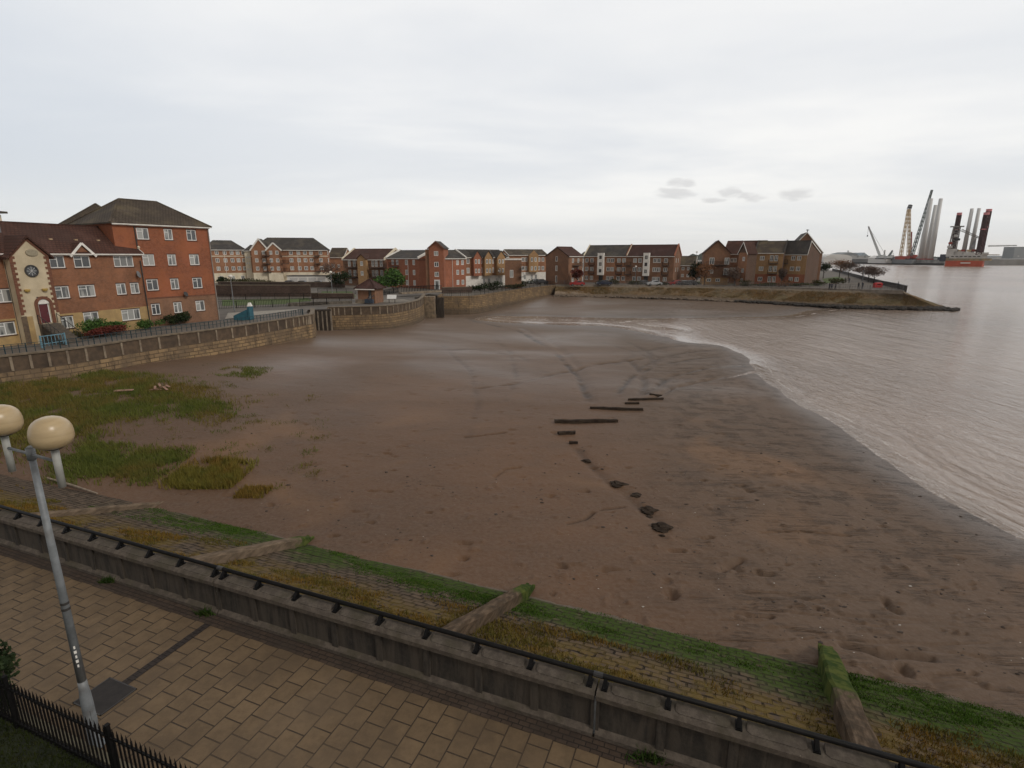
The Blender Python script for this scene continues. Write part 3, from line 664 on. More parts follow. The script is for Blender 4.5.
# ------------------------------------------------------------------ near lamp post
lp = thing('lamp_post', 'tall grey tapered lamp post with two beige mushroom globes beside the near railing', 'lamp post', (-6.98, 7.27, 0))
mb = MB(); mb.tube([(0,0,0),(0,0,.03),(0,0,.03),(0,0,.85),(0,0,1.0),(0,0,1.15),(0,0,1.3)], [.13,.13,.088,.084,.079,.068,.063], 18); mb.build('base', GREYMET, lp, smooth=True)
mb = MB(); mb.tube([(0,0,1.25),(0,0,5.22)], [.0625,.042], 18); mb.build('pole', GREYMET, lp, smooth=True)
mb = MB(); mb.tube([(0,0,5.12),(0,0,5.30)], [.056,.056], 14); mb.tube([(0,0,5.30),(0,0,5.33)], [.056,.02], 14); mb.build('pole_cap', GREYMET, lp, smooth=True)
mb = MB(); mb.tube([(0,0,2.62),(0,0,2.66)], .060, 14); mb.build('band', DARKMET, lp)
mb = MB(); mb.tube([(0,0,2.72),(0,0,2.76)], .059, 14); mb.build('band', DARKMET, lp)
m, g, b = newmat('lamp_globe_acrylic')
tcg = g.n('ShaderNodeTexCoord').outputs['Object']; x, y, z = g.xyz(tcg)
bn = g.noise(g.mapv(tcg, (.8, .8, 5)), 1.3, 4, .6, .8)
col = g.mix(g.ramp(bn, .4, .62), (.43,.32,.18), (.50,.38,.22)); col = g.mix(g.ramp(z, .20, .27), col, (.58,.48,.31)); col = g.mix(g.ramp(z, -.13, -.19), col, (.44,.34,.20))  # bands and lighter top put sky reflections into the globe colour
g.l(col, b.inputs['Base Color']); b.inputs['Roughness'].default_value = .3; b.inputs['Subsurface Weight'].default_value = .15; b.inputs['Subsurface Radius'].default_value = (.2,.15,.08)
GLOBE = m
def lamp_head(dx, dy, z0):
    mb = MB(); mb.tube([(dx,dy,z0-.34),(dx,dy,z0+.24)], .046, 14); h = mb.build('holder', mat('holder_grey', (.36,.36,.33), (.28,.28,.26), 3, .5), lp, smooth=True)
    mb = MB(); mb.lathe((dx,dy,z0+.24), [(.05,-.01),(.11,.0),(.135,.03),(.12,.05)], 24); mb.build('collar', DARKMET, h)
    mb = MB(); mb.lathe((0,0,0), [(r_*.69, z_*.84) for r_, z_ in [(.14,-.245),(.22,-.235),(.30,-.19),(.350,-.11),(.362,-.06),(.360,.02),(.345,.09),(.315,.155),(.27,.205),(.21,.245),(.12,.275),(.04,.285)]], 40)
    gl = mb.build('globe', GLOBE, lp, smooth=True); gl.location = (dx, dy, z0+.46)
AD = .46
hr = gp(57.5, 477, 4.82); hl = gp(9.8, 462.5, 4.82); AD = (hr-hl).length/2-.05; adir = (hr-hl).normalized()
mb = MB(); mb.tube([(-adir*AD+Vector((0,0,5.2))), (adir*AD+Vector((0,0,5.2)))], .02, 8); mb.build('cross_arm', GREYMET, lp, smooth=True)
lamp_head(adir.x*(AD+.05), adir.y*(AD+.05), 5.16); lamp_head(-adir.x*(AD+.05), -adir.y*(AD+.05), 5.16)
mb = MB(); mb.box((.079,-.02,.55), (.014,.075,.42), rz=-.25); mb.build('access_door', GREYMET, lp)
# small white label marks on the shaft
for i in range(5):
    a = R(-50); rr = .0585; zz = 1.62+i*.085
    mb = MB(); mb.box((math.cos(a)*rr, math.sin(a)*rr, zz), (.004,.022+.012*(i%2),.05), rz=a); mb.build('sticker', WPAINT, lp)
# overhanging leaves at the left edge by the railing
# ------------------------------------------------------------------ buildings
def wallface(mb, o, ux, W_, z0, z1, wins, inward, rv=.09):
    """vertical face from o along ux with real openings (u, z, w, h = centre and size) and reveals"""
    o = Vector(o); ux = Vector(ux); inw = Vector(inward)
    rs = [(u-w/2, u+w/2, z-h/2, z+h/2) for u, z, w, h in wins if u-w/2 > .03 and u+w/2 < W_-.03 and z-h/2 > z0-1e-3 and z+h/2 < z1+1e-3]
    us = sorted({0, W_} | {round(a, 4) for r in rs for a in r[:2]}); zs = sorted({z0, z1} | {round(a, 4) for r in rs for a in r[2:]})
    P = lambda u, z, d=0: o+ux*u+Vector((0, 0, z))+inw*d
    for a, b_ in zip(us[:-1], us[1:]):
        for c, d in zip(zs[:-1], zs[1:]):
            if b_-a < 1e-4 or d-c < 1e-4: continue
            mu, mz = (a+b_)/2, (c+d)/2
            if any(r[0] < mu < r[1] and r[2] < mz < r[3] for r in rs): continue
            mb.face([P(a, c), P(b_, c), P(b_, d), P(a, d)])
    for r in rs:
        a, b_, c, d = r
        mb.face([P(a, c), P(a, c, rv), P(b_, c, rv), P(b_, c)]); mb.face([P(a, d), P(b_, d), P(b_, d, rv), P(a, d, rv)])
        mb.face([P(a, c), P(a, d), P(a, d, rv), P(a, c, rv)]); mb.face([P(b_, c), P(b_, c, rv), P(b_, d, rv), P(b_, d)])
WC = {}
def window(parent, o, rz, w, h, n=2, near=False, sill=None, frame=None):
    """window > pane (+ sill); origin at centre of the opening, local -y is outwards"""
    key = (round(w, 2), round(h, 2), n, near, sill.name if sill else '', frame.name if frame else '')
    if key not in WC:
        f = frame or WHITE; mb = MB(); t = .085 if near else .15; dp = .06
        y0 = .035
        mb.box2((-w/2, y0, -h/2), (-w/2+t, y0+dp, h/2)); mb.box2((w/2-t, y0, -h/2), (w/2, y0+dp, h/2))
        mb.box2((-w/2+t, y0, -h/2), (w/2-t, y0+dp, -h/2+t)); mb.box2((-w/2+t, y0, h/2-t), (w/2-t, y0+dp, h/2))
        for k in range(1, n):
            x = -w/2+w*k/n; mb.box2((x-t*.45, y0, -h/2+t), (x+t*.45, y0+dp, h/2-t))
        if near and n >= 2: 
            mb.box2((-w/2+t, y0+.005, h*.18), (-w/2+w/n-t*.45, y0+dp-.005, h*.18+t*.7))
        wo_ = mb.build('window', f)
        mb = MB(); mb.box2((-w/2+t*.6, y0+.035, -h/2+t*.6), (w/2-t*.6, y0+.05, h/2-t*.6)); pn = mb.build('pane', GLASS, wo_)
        ch = [pn]
        if sill:
            mb = MB(); mb.box2((-w/2-.06, -.06, -h/2-.085), (w/2+.06, y0+.02, -h/2-.003)); ch.append(mb.build('sill', sill, wo_))
            mb = MB(); mb.box2((-w/2-.06, -.012, h/2+.003), (w/2+.06, .01, h/2+.10)); ch.append(mb.build('lintel', sill, wo_))
        WC[key] = (wo_, ch); wo_.parent = parent; wo_.location = o; wo_.rotation_euler = (0, 0, rz); return wo_
    wo_, ch = WC[key]; c = wo_.copy(); COL.objects.link(c); c.parent = parent; c.location = o; c.rotation_euler = (0, 0, rz)
    for q in ch: d = q.copy(); COL.objects.link(d); d.parent = c
    return c
def balcony(parent, u, z, w, d=1.0, h=1.0, rail=None, y=0.0, door=True):
    rail = rail or BLACK
    mb = MB(); mb.box2((-w/2, -d, -.12), (w/2, -.01, 0)); s_ = mb.build('balcony', DARKMET, parent); s_.location = (u, y, z)
    mb = MB(); mb.box2((-w/2, -d, h-.05), (w/2, -d+.05, h)); mb.box2((-w/2, -d+.05, h-.05), (-w/2+.05, -.01, h)); mb.box2((w/2-.05, -d+.05, h-.05), (w/2, -.01, h))
    k = int(w/.22)
    for i in range(k+1): x = -w/2+.02+(w-.04)*i/k; mb.box((x, -d+.03, h/2-.025), (.03, .03, h-.05))
    for i in range(1, 4): 
        for sx in (-1, 1): mb.box((sx*(w/2-.03), -d+d*i/4, h/2-.025), (.03, .03, h-.05))
    mb.build('balustrade', rail, s_)
    return s_
def bld(name, label, P0, P1, depth, eave, ridge, roof='gable', wall=None, roofm=None, wins=(), rwins=(), lwins=(), base=None, near=False,
        sill=None, group=None, cat='apartment block', fascia=True, over=.28, ridge_u=None, z0=0.0, verge=None, bands=(), pipes=(), para=False, frame=None, sidem=None):
    P0 = Vector((P0[0], P0[1], 0)); P1 = Vector((P1[0], P1[1], 0)); d = P1-P0; Wd = d.length; rz = math.atan2(d.y, d.x)
    r = thing(name, label, cat, (P0.x, P0.y, z0), rz, group)
    wall = wall or BR_FAR; roofm = roofm or TILE_GREY; verge = verge or WPAINT
    wl = [tuple(w)+(2,) if len(w) == 4 else tuple(w) for w in wins]; wr = [tuple(w)+(2,) if len(w) == 4 else tuple(w) for w in rwins]; wle = [tuple(w)+(2,) if len(w) == 4 else tuple(w) for w in lwins]
    segs = [(-.4, eave, wall)] if not base else [(-.4, base[0], base[1]), (base[0], eave, wall)]
    for a, b_, mt in segs:
        mb = MB(); cut = lambda L: [w[:4] for w in L]
        wallface(mb, (0,0,0), (1,0,0), Wd, a, b_, cut(wl), (0,1,0))
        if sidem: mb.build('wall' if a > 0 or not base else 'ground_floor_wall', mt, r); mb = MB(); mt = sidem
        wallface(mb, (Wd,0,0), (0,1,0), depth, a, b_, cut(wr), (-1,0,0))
        wallface(mb, (Wd,depth,0), (-1,0,0), Wd, a, b_, [], (0,-1,0)); wallface(mb, (0,depth,0), (0,-1,0), depth, a, b_, cut([(depth-w[0],)+w[1:] for w in wle]), (1,0,0))
        if b_ == eave:
            if roof == 'gable':
                ry = depth/2 if ridge_u is None else ridge_u
                mb.face([(Wd,0,eave),(Wd,depth,eave),(Wd,ry,ridge)]); mb.face([(0,depth,eave),(0,0,eave),(0,ry,ridge)])
            if roof == 'front': mb.face([(0,0,eave),(Wd,0,eave),(Wd/2,0,ridge)]); mb.face([(Wd,depth,eave),(0,depth,eave),(Wd/2,depth,ridge)])
        mb.build('side_wall' if sidem else ('ground_floor_wall' if base and a < 0 else 'wall'), mt, r)
    th = .16; mb = MB(); ov = over
    def slab(q):                                        # roof plane with thickness
        q = [Vector(p) for p in q]; n_ = (q[1]-q[0]).cross(q[-1]-q[0]).normalized()
        if n_.z < 0: q = q[::-1]; n_ = -n_
        lo = [p+Vector((0,0,.02)) for p in q]; hi = [p+Vector((0,0,th)) for p in q]; k = len(q)
        mb.add(lo+hi, [tuple(range(k-1, -1, -1)), tuple(range(k, 2*k))]+[(i, (i+1)%k, k+(i+1)%k, k+i) for i in range(k)])
    if roof == 'gable':
        ry = depth/2 if ridge_u is None else ridge_u; sl = (ridge-eave)/ry; sl2 = (ridge-eave)/(depth-ry); e = 0 if para else ov*.5
        slab([(-e,-ov,eave-ov*sl),(Wd+e,-ov,eave-ov*sl),(Wd+e,ry,ridge),(-e,ry,ridge)]); slab([(Wd+e,depth+ov,eave-ov*sl2),(-e,depth+ov,eave-ov*sl2),(-e,ry,ridge),(Wd+e,ry,ridge)])
        rf = mb.build('roof', roofm, r)
        mb = MB(); mb.box2((-e, ry-.12, ridge+.08), (Wd+e, ry+.12, ridge+.24)); mb.build('ridge_tiles', roofm, rf)
        for x in (-e-.03, Wd+e+.03):
            mb = MB(); hv = .34 if para else .22; up_ = .20 if para else 0; tk = .30 if para else .08
            mb.prism([(x-tk/2, -ov), (x+tk/2, -ov), (x+tk/2, ry), (x-tk/2, ry)], [eave-ov*sl-.12, eave-ov*sl-.12, ridge-.12, ridge-.12], [eave-ov*sl+hv-.06+up_, eave-ov*sl+hv-.06+up_, ridge+hv-.06+up_, ridge+hv-.06+up_])
            mb.prism([(x-tk/2, ry), (x+tk/2, ry), (x+tk/2, depth+ov), (x-tk/2, depth+ov)], [ridge-.12, ridge-.12, eave-ov*sl2-.12, eave-ov*sl2-.12], [ridge+hv-.06+up_, ridge+hv-.06+up_, eave-ov*sl2+hv-.06+up_, eave-ov*sl2+hv-.06+up_])
            mb.build('verge', verge, r)
        fz = eave-ov*sl
    elif roof == 'front':
        sl = (ridge-eave)/(Wd/2); e = ov
        slab([(-e,-ov,eave-e*sl),(Wd/2,-ov,ridge),(Wd/2,depth,ridge),(-e,depth,eave-e*sl)]); slab([(Wd/2,-ov,ridge),(Wd+e,-ov,eave-e*sl),(Wd+e,depth,eave-e*sl),(Wd/2,depth,ridge)])
        rf = mb.build('roof', roofm, r)
        mb = MB(); 
        for s in (0, 1):
            xa, xb = (-e, Wd/2) if s == 0 else (Wd/2, Wd+e); za, zb = (eave-e*sl, ridge) if s == 0 else (ridge, eave-e*sl)
            mb.prism([(xa, -ov-.07), (xb, -ov-.07), (xb, -ov), (xa, -ov)], [za-.14, zb-.14, zb-.14, za-.14], [za+.2, zb+.2, zb+.2, za+.2])
        mb.build('bargeboard', verge, r)
    elif roof == 'hip':
        hp = min(depth/2, Wd/2)*1.0 if ridge_u is None else ridge_u; sl = (ridge-eave)/(depth/2); ez = eave-ov*sl; y = depth/2
        a, b_ = hp, Wd-hp; A1 = (-ov,-ov,ez); B1 = (Wd+ov,-ov,ez); C1 = (Wd+ov,depth+ov,ez); D1 = (-ov,depth+ov,ez)
        slab([A1, B1, (b_,y,ridge), (a,y,ridge)]); slab([C1, D1, (a,y,ridge), (b_,y,ridge)]); slab([B1, C1, (b_,y,ridge)]); slab([D1, A1, (a,y,ridge)])
        rf = mb.build('roof', roofm, r)
        hm = MB()
        for p_, q_ in ((A1,(a,y,ridge)),(B1,(b_,y,ridge)),(C1,(b_,y,ridge)),(D1,(a,y,ridge)),((a,y,ridge),(b_,y,ridge))):
            hm.beam(Vector(p_)+Vector((0,0,th)), Vector(q_)+Vector((0,0,th)), .22, .12)
        hm.build('ridge_tiles', TILE_BRN if near else roofm, rf); fz = ez
    elif roof == 'flat':
        mb.box2((-.1,-.1,eave+.002), (Wd+.1, depth+.1, eave+.35)); mb.build('parapet_cap', verge, r)
    if fascia and roof in ('gable', 'hip'):
        mb = MB(); mb.box2((-ov*.4, -ov-.10, fz-(.03 if near else .10)), (Wd+ov*.4, -ov-.005, fz+.07)); mb.build('gutter', WPAINT, r)
        mb = MB(); mb.box2((0, -ov+.01, fz-.10), (Wd, -.005, fz-.03)); mb.build('soffit', WPAINT, r)
    for bz in bands:
        mb = MB(); mb.box2((-.04, -.05, bz-.12), (Wd+.04, -.004, bz+.12)); mb.build('string_course', CREAML, r)
    for pu in pipes:
        mb = MB(); mb.tube([(pu, -.10, .1), (pu, -.10, eave-.3)], .05, 6); mb.build('downpipe', DARKMET if near else WPAINT, r)
    for w in wl: window(r, (w[0], 0, w[1]), 0, w[2], w[3], w[4], near, sill, frame)
    for w in wr: window(r, (Wd, w[0], w[1]), math.pi/2, w[2], w[3], w[4], near, sill, frame)
    for w in wle: window(r, (0, w[0], w[1]), -math.pi/2, w[2], w[3], w[4], near, sill, frame)
    r['_W'] = Wd
    return r, Wd
BR_SHADED = bm_('shaded_brown_brick', (.125,.070,.048), (.10,.058,.042), c3=(.15,.085,.06))  # side-wall brick with the shade put into its colour
SILL_D = mat('dark_brick_sill', (.10,.05,.035), (.07,.04,.03), 3, .9)
# ---- near-left three-storey block with cream entrance tower
AP0, AP1 = Vector((-50.2, 35.9, 0)), Vector((-41.72, 61.49, 0))
def onA(px, py): return onplane(AP0, AP1, px, py)
Aw = []
for px, py, w, zc, n in ((57,261,1.35,7.45,2),(82,261,1.55,7.45,2),(123.7,261.3,2.15,7.45,3),(62,292,1.35,4.5,2),(87,290.6,1.6,4.5,2),(121.4,289,1.05,4.5,2),(135,288.3,1.0,4.5,2),(2.5,294.4,1.5,4.5,2),
                        (66.8,321.8,1.3,1.55,2),(91.4,317.1,1.5,1.75,2),(131.5,316.4,2.1,1.65,3),(5,327,1.6,1.55,2),(-28,296,1.5,4.5,2),(-24,330,1.5,1.55,2),(-30,262,1.5,7.45,2)):
    u, z = onA(px, py); Aw.append((u, zc, w, 1.18, n))
bA, WA = bld('apartment_block', 'long brown brick block with cream entrance tower and red-brown tiled roof, nearest left', AP0, AP1, 7.6, 8.35, 11.0, 'gable', BR_BROWN, TILE_RED, Aw,
             base=(2.42, mat('buff_base_brick', (.47,.32,.14), (.38,.26,.12), 2, .9, c3=(.30,.20,.10), sc3=.4)), near=True, sill=SILL_D, pipes=(), fascia=True)
# gablet over one top window
ug, _ = onA(80.5, 250)
mb = MB(); mb.prism([(ug-1.0,-.12),(ug+1.0,-.12),(ug+1.0,.06),(ug-1.0,.06)], [8.07]*4, [8.09]*4)
mb.add([(ug-.95,-.14,8.07),(ug+.95,-.14,8.07),(ug,-.14,9.07),(ug-.95,1.1,8.3),(ug+.95,1.1,8.3),(ug,1.1,9.07)], [(0,1,2),(3,5,4),(0,2,5,3),(1,4,5,2),(0,3,4,1)]); gd = mb.build('gablet', BR_BROWN, bA)
mb = MB(); mb.prism([(ug-1.2,-.26),(ug,-.26),(ug,1.2),(ug-1.2,1.2)], [7.89,9.15,9.15,7.89], [8.05,9.31,9.31,8.05]); mb.prism([(ug,-.26),(ug+1.2,-.26),(ug+1.2,1.2),(ug,1.2)], [9.15,7.89,7.89,9.15], [9.31,8.05,8.05,9.31]); mb.build('gablet_roof', TILE_RED, gd)
mb = MB(); mb.beam((ug-1.25,-.30,7.95), (ug,-.30,9.25), .06, .22); mb.beam((ug,-.302,9.25), (ug+1.25,-.302,7.95), .06, .22); mb.build('gablet_bargeboard', WPAINT, gd)
for px in (62, 87, 109):
    u, z = onA(px, 243); mb = MB(); mb.box((u, 1.6, 9.62), (.28,.28,.14)); mb.build('roof_vent', mat('buff_clay', (.5,.36,.22), None, 4), bA)
for px in (140.5,):
    u, z = onA(px+6, 290); mb = MB(); mb.tube([(WA-.25,-.14,0),(WA-.25,-.14,7.5)], .06, 8); mb.build('downpipe', DARKMET, bA)
u, z = onA(12, 300); mb = MB(); mb.tube([(u,-.14,0),(u,-.14,7.5)], .06, 8); mb.build('downpipe', DARKMET, bA)
mb = MB(); mb.lathe((0,0,0), [(.02,0),(.36,.02),(.40,.06),(.36,.08)], 16); dsh = mb.build('satellite_dish', GREYMET, bA); u, z = onA(141, 270); dsh.location = (WA-.9, -.35, 6.0); dsh.rotation_euler = (R(75), 0, R(30))
# entrance tower
uL, _ = onA(17, 300); uR, _ = onA(51, 300)
TP = .9; Wt = 3.15; uR = uR-.05; uL = uR-Wt
tw = MB(); zE, zA = 8.0, 9.6; ud = Wt*.62
wallface(tw, (uL,-TP,0), (1,0,0), Wt, -.3, zE, [(ud, 3.02, .95, 2.5)], (0,1,0), .25)
tw.face([(uL,-TP,zE),(uR,-TP,zE),(uL+Wt/2,-TP,zA)]); tw.face([(uL,0,-.3),(uL,-TP,-.3),(uL,-TP,zE),(uL,0,zE)]); tw.face([(uR,-TP,-.3),(uR,0,-.3),(uR,0,zE),(uR,-TP,zE)])
tower = tw.build('entrance_tower', CREAM, bA)
mb = MB()
for s in (-1, 1):
    x0 = uL+Wt/2; xe = x0+s*(Wt/2+.35)
    q = [(x0,-TP-.25,zA+.05),(xe,-TP-.25,zE-.30),(xe,2.6,zE-.30),(x0,2.6,zA+.05)]
    if s > 0: q = q[::-1]
    mb.add([Vector(p) for p in q]+[Vector(p)+Vector((0,0,.2)) for p in q], [(3,2,1,0),(4,5,6,7),(0,1,5,4),(1,2,6,5),(2,3,7,6),(3,0,4,7)])
mb.build('tower_roof', TILE_RED, tower)
qm = mat('quoin_brick', (.20,.085,.05), (.15,.065,.04), 4, .9)
mb = MB(); z = 2.7; k = 0                             # toothed brick quoins either side
while z < 7.85:
    l = .42 if k % 2 else .24
    mb.box2((uL-.02, -TP-.03, z), (uL+l, -TP-.002, z+.235)); mb.box2((uR-l, -TP-.03, z), (uR+.02, -TP-.002, z+.235)); z += .24; k += 1
for s in (-1, 1):
    a = Vector((uL+Wt/2, -TP-.04, zA-.02)); c = Vector((uL+Wt/2+s*(Wt/2), -TP-.04, zE-.02)); mb.beam(a, c, .05, .30)
mb.build('quoins', qm, tower)
mb = MB(); mb.box2((uL-.05,-TP-.04,-.3), (uL+.38,-TP-.003,2.6)); mb.build('base_pier', mat('stepped_stone', (.17,.12,.075), (.10,.07,.05), 3, .9), tower)
mb = MB(); mb.box2((uL+.39,-TP-.035,-.3), (uL+.85,-TP-.003,2.55)); mb.build('buff_base', MATS['buff_base_brick'], tower)
cxr = uL+Wt/2-.05
mb = MB(); vs = []; N = 28
for r_, y_ in ((.56,-TP-.01),(.56,-TP-.08),(.42,-TP-.08),(.42,-TP-.01)):
    for k in range(N): t = 2*math.pi*k/N; vs.append((cxr+r_*math.cos(t), y_, 6.65+r_*math.sin(t)))
mb.add(vs, [(j*N+k, j*N+(k+1)%N, ((j+1)%4)*N+(k+1)%N, ((j+1)%4)*N+k) for j in range(4) for k in range(N)]); rw = mb.build('round_window', DARKMET, tower)
mb = MB(); vs = [(cxr+.45*math.cos(2*math.pi*k/N), -TP-.03, 6.65+.45*math.sin(2*math.pi*k/N)) for k in range(N)]; mb.face(vs); mb.build('pane', GLASS, rw)
mb = MB(); 
for k in range(4): t = math.pi*k/4; mb.beam((cxr-.45*math.cos(t), -TP-.05, 6.65-.45*math.sin(t)), (cxr+.45*math.cos(t), -TP-.05, 6.65+.45*math.sin(t)), .018, .018)
mb.build('glazing_bars', WHITE, rw)
mb = MB(); mb.lathe((0,0,0), [(.50,0),(.50,.09),(.42,.10)], 20, sy=.62); lv = mb.build('oval_vent', mat('vent_stone', (.36,.31,.22), (.28,.24,.17), 5, .9), tower); lv.location = (cxr+.30, -TP-.005, 8.3); lv.rotation_euler = (R(90), 0, 0)
for s in (-1, 1):
    mb = MB(); mb.lathe((0,0,0), [(.08,-.16),(.22,-.05),(.26,.10),(.22,.12)], 12, sy=.6); w_ = mb.build('wall_lamp', mat('ochre_glass', (.50,.34,.10), (.4,.27,.08), 3, .4), tower); w_.location = (cxr+s*.72, -TP-.14, 4.9)
xd = uL+ud
mb = MB(); N = 14; vs = []                            # arched brick door surround
for y_ in (-TP-.10, -TP-.004):
    for r_ in (.50, .76):
        vs += [(xd-r_, y_, 1.75)]+[(xd-r_*math.cos(math.pi*k/N), y_, 3.55+r_*math.sin(math.pi*k/N)) for k in range(N+1)]+[(xd+r_, y_, 1.75)]
K = N+3; fs = []
for i in range(K-1): fs += [(i, i+1, K+i+1, K+i)[::-1], (K+i, K+i+1, 3*K+i+1, 3*K+i)[::-1], (i, 2*K+i, 2*K+i+1, i+1)[::-1]]
mb.add(vs, fs); mb.build('door_arch', qm, tower)
mb = MB(); mb.face([(xd-.5*math.cos(math.pi*k/N), -TP-.02, 3.6+.5*math.sin(math.pi*k/N)) for k in range(N+1)][::-1]); mb.build('fanlight', WPAINT, tower)
mb = MB(); mb.box2((xd-.47,-TP+.10,1.8), (xd+.47,-TP+.16,4.2)); dr = mb.build('door_frame', WHITE, tower)
mb = MB(); mb.box2((xd-.36,-TP+.05,1.82), (xd+.34,-TP+.11,3.55)); dd = mb.build('door', mat('maroon_door', (.12,.025,.03), (.10,.02,.025), 3, .5), tower)
mb = MB(); mb.box((xd+.24,-TP+.03,2.7), (.04,.05,.14)); mb.build('handle', GREYMET, dd)
mb = MB(); 
for k in range(9): mb.box2((xd-.75, -TP-.35-k*.32-.32, -.1), (xd+.75, -TP-.05-k*.32, 1.72-k*.19))
mb.build('steps', mat('step_stone', (.13,.105,.08), (.09,.075,.06), 3, .9), tower)
for s in (-1, 1):
    mb = MB(); y1 = -TP-.2; y2 = -TP-3.1
    mb.tube([(xd+s*.8, y1, 1.75), (xd+s*.8, y1, 2.65), (xd+s*.8, y2, .95), (xd+s*.8, y2, 0)], .03, 6)
    for k in range(1, 6): t = k/6; mb.tube([(xd+s*.8, y1+(y2-y1)*t, 1.70-1.7*t), (xd+s*.8, y1+(y2-y1)*t, 2.65-1.7*t)], .02, 5)
    mb.build('stair_rail', DARKMET, tower)
# ---- tall red block
BP0, BP1 = Vector((-43.15, 59.75, 0)), Vector((-37.84, 68.98, 0)); 
Bw = []
cols = {1: ((142.8,234),(168.5,235),(191.5,235.6)), 2: ((148.8,261),(172,260),(194.5,260)), 3: ((152.8,286),(175,285),(197.6,284)), 4: ((156.5,312),(178.4,310.4),(200.8,308.6))}
zr = {1: 10.45, 2: 7.55, 3: 4.75, 4: 1.95}
for k, L in cols.items():
    for i, (px, py) in enumerate(L):
        u, z = onplane(BP0, BP1, px, py); Bw.append((u, zr[k], (1.25, .95, 1.15)[i] if k < 4 else (.95,.95,1.1)[i], 1.25, 2))
bB, WB = bld('apartment_block', 'tall four-storey bright red brick block with grey hipped roof, left foreground', BP0, BP1, 9.2, 11.55, 14.3, 'hip', BR_RED, TILE_BRN, Bw,
             base=(3.25, BR_DRED), near=True, sill=SILL_D, ridge_u=3.3)
mb = MB(); mb.box2((-.02,-.04,3.17), (WB+.02,-.004,3.33)); mb.build('string_course', qm, bB)
mb = MB(); mb.tube([(WB-.12,-.08,0),(WB-.12,-.08,11.2)], .06, 8); mb.build('downpipe', mat('grey_pipe', (.32,.29,.26), None, 2), bB)
u, _ = onplane(BP0, BP1, 133.9, 224); mb = MB(); mb.box2((max(u-.1,.02),-.09,7.6), (max(u-.1,.02)+.12,-.005,11.3)); mb.build('downpipe', DARKMET, bB)
mb = MB(); mb.lathe((0,0,0), [(.02,0),(.28,.02),(.32,.05),(.28,.07)], 14); d_ = mb.build('satellite_dish', DARKMET, bB); d_.location = (WB*.62, -.3, 3.5); d_.rotation_euler = (R(70), 0, R(20))
# stepped upstand of the party wall where the lower roof meets the red block
mb = MB(); mb.beam((WA+.10, .3, 8.75), (WA+.10, 3.8, 11.5), .22, .5); mb.build('party_wall_coping', CREAML, bA)
# ---- hipped block behind
p0 = at(66, 82); p1 = at(140, 86)
bld('apartment_block', 'lichened brown hipped roof rising behind the nearest left block', p0, p1, 12, 11.7, 16.0, 'hip', BR_DRED, TILE_BRN, [], near=False)
# turret top left
tt = thing('turret_house', 'pale rendered turret house with dark cap peeping over the roof at the left edge', 'house', at(-9, 70))
mb = MB(); mb.box((0,0,6.6), (4.4,4.4,13.2)); mb.build('wall', CREAML, tt); mb = MB(); mb.box((0,0,13.5), (5.4,5.4,.25)); mb.box((0,0,13.9), (5.0,5.0,.6), taper=.1); mb.build('roof', TILE_GREY, tt)
u, _ = onA(-2, 225); mb = MB(); mb.box2((u-1.2, 2.3, 10.1), (u+1.4, 3.3, 10.95)); mb.build('roof_light', GLASS, bA); 

# ---- far blocks. window rows helper
def grid(us, zs, w=.95, h=1.15, n=2): return [(u, z, w, h, n) for u in us for z in zs]
def uof(P0, P1, pxs): return [onplane(P0, P1, px, 260)[0] for px in pxs]
G1 = 'apartment blocks beyond the lock'
# C1
Y = 168; P0, P1 = at(212, Y-3), at(248.5, Y+3)
b_, w_ = bld('apartment_block', 'smaller cream-based red block with grey hipped roof, beside the tall bright red block', P0, P1, 13, 9.9, 12.6, 'hip', BR_FAR, TILE_GREY,
    grid(uof(P0,P1,(217.5,225.5,232.5,238.5,244)), (4.25,6.7,9.0), 1.0, 1.2)+grid(uof(P0,P1,(219,231,241)), (1.4,), 1.1, 1.3), base=(2.9, CREAML), bands=(7.95,), group=G1, ridge_u=2.6, pipes=(w_ if False else 4.3,))
P0, P1 = at(247.6, Y+2), at(253.6, Y+2)
bld('stair_tower', 'narrow cream checkered stair tower between two red blocks beyond the lock', P0, P1, 9, 9.6, 11.2, 'gable', CREAML, TILE_GREY, grid((.55,1.3), (4.0,5.8,7.6), .45, .5, 1), cat='tower', pipes=())
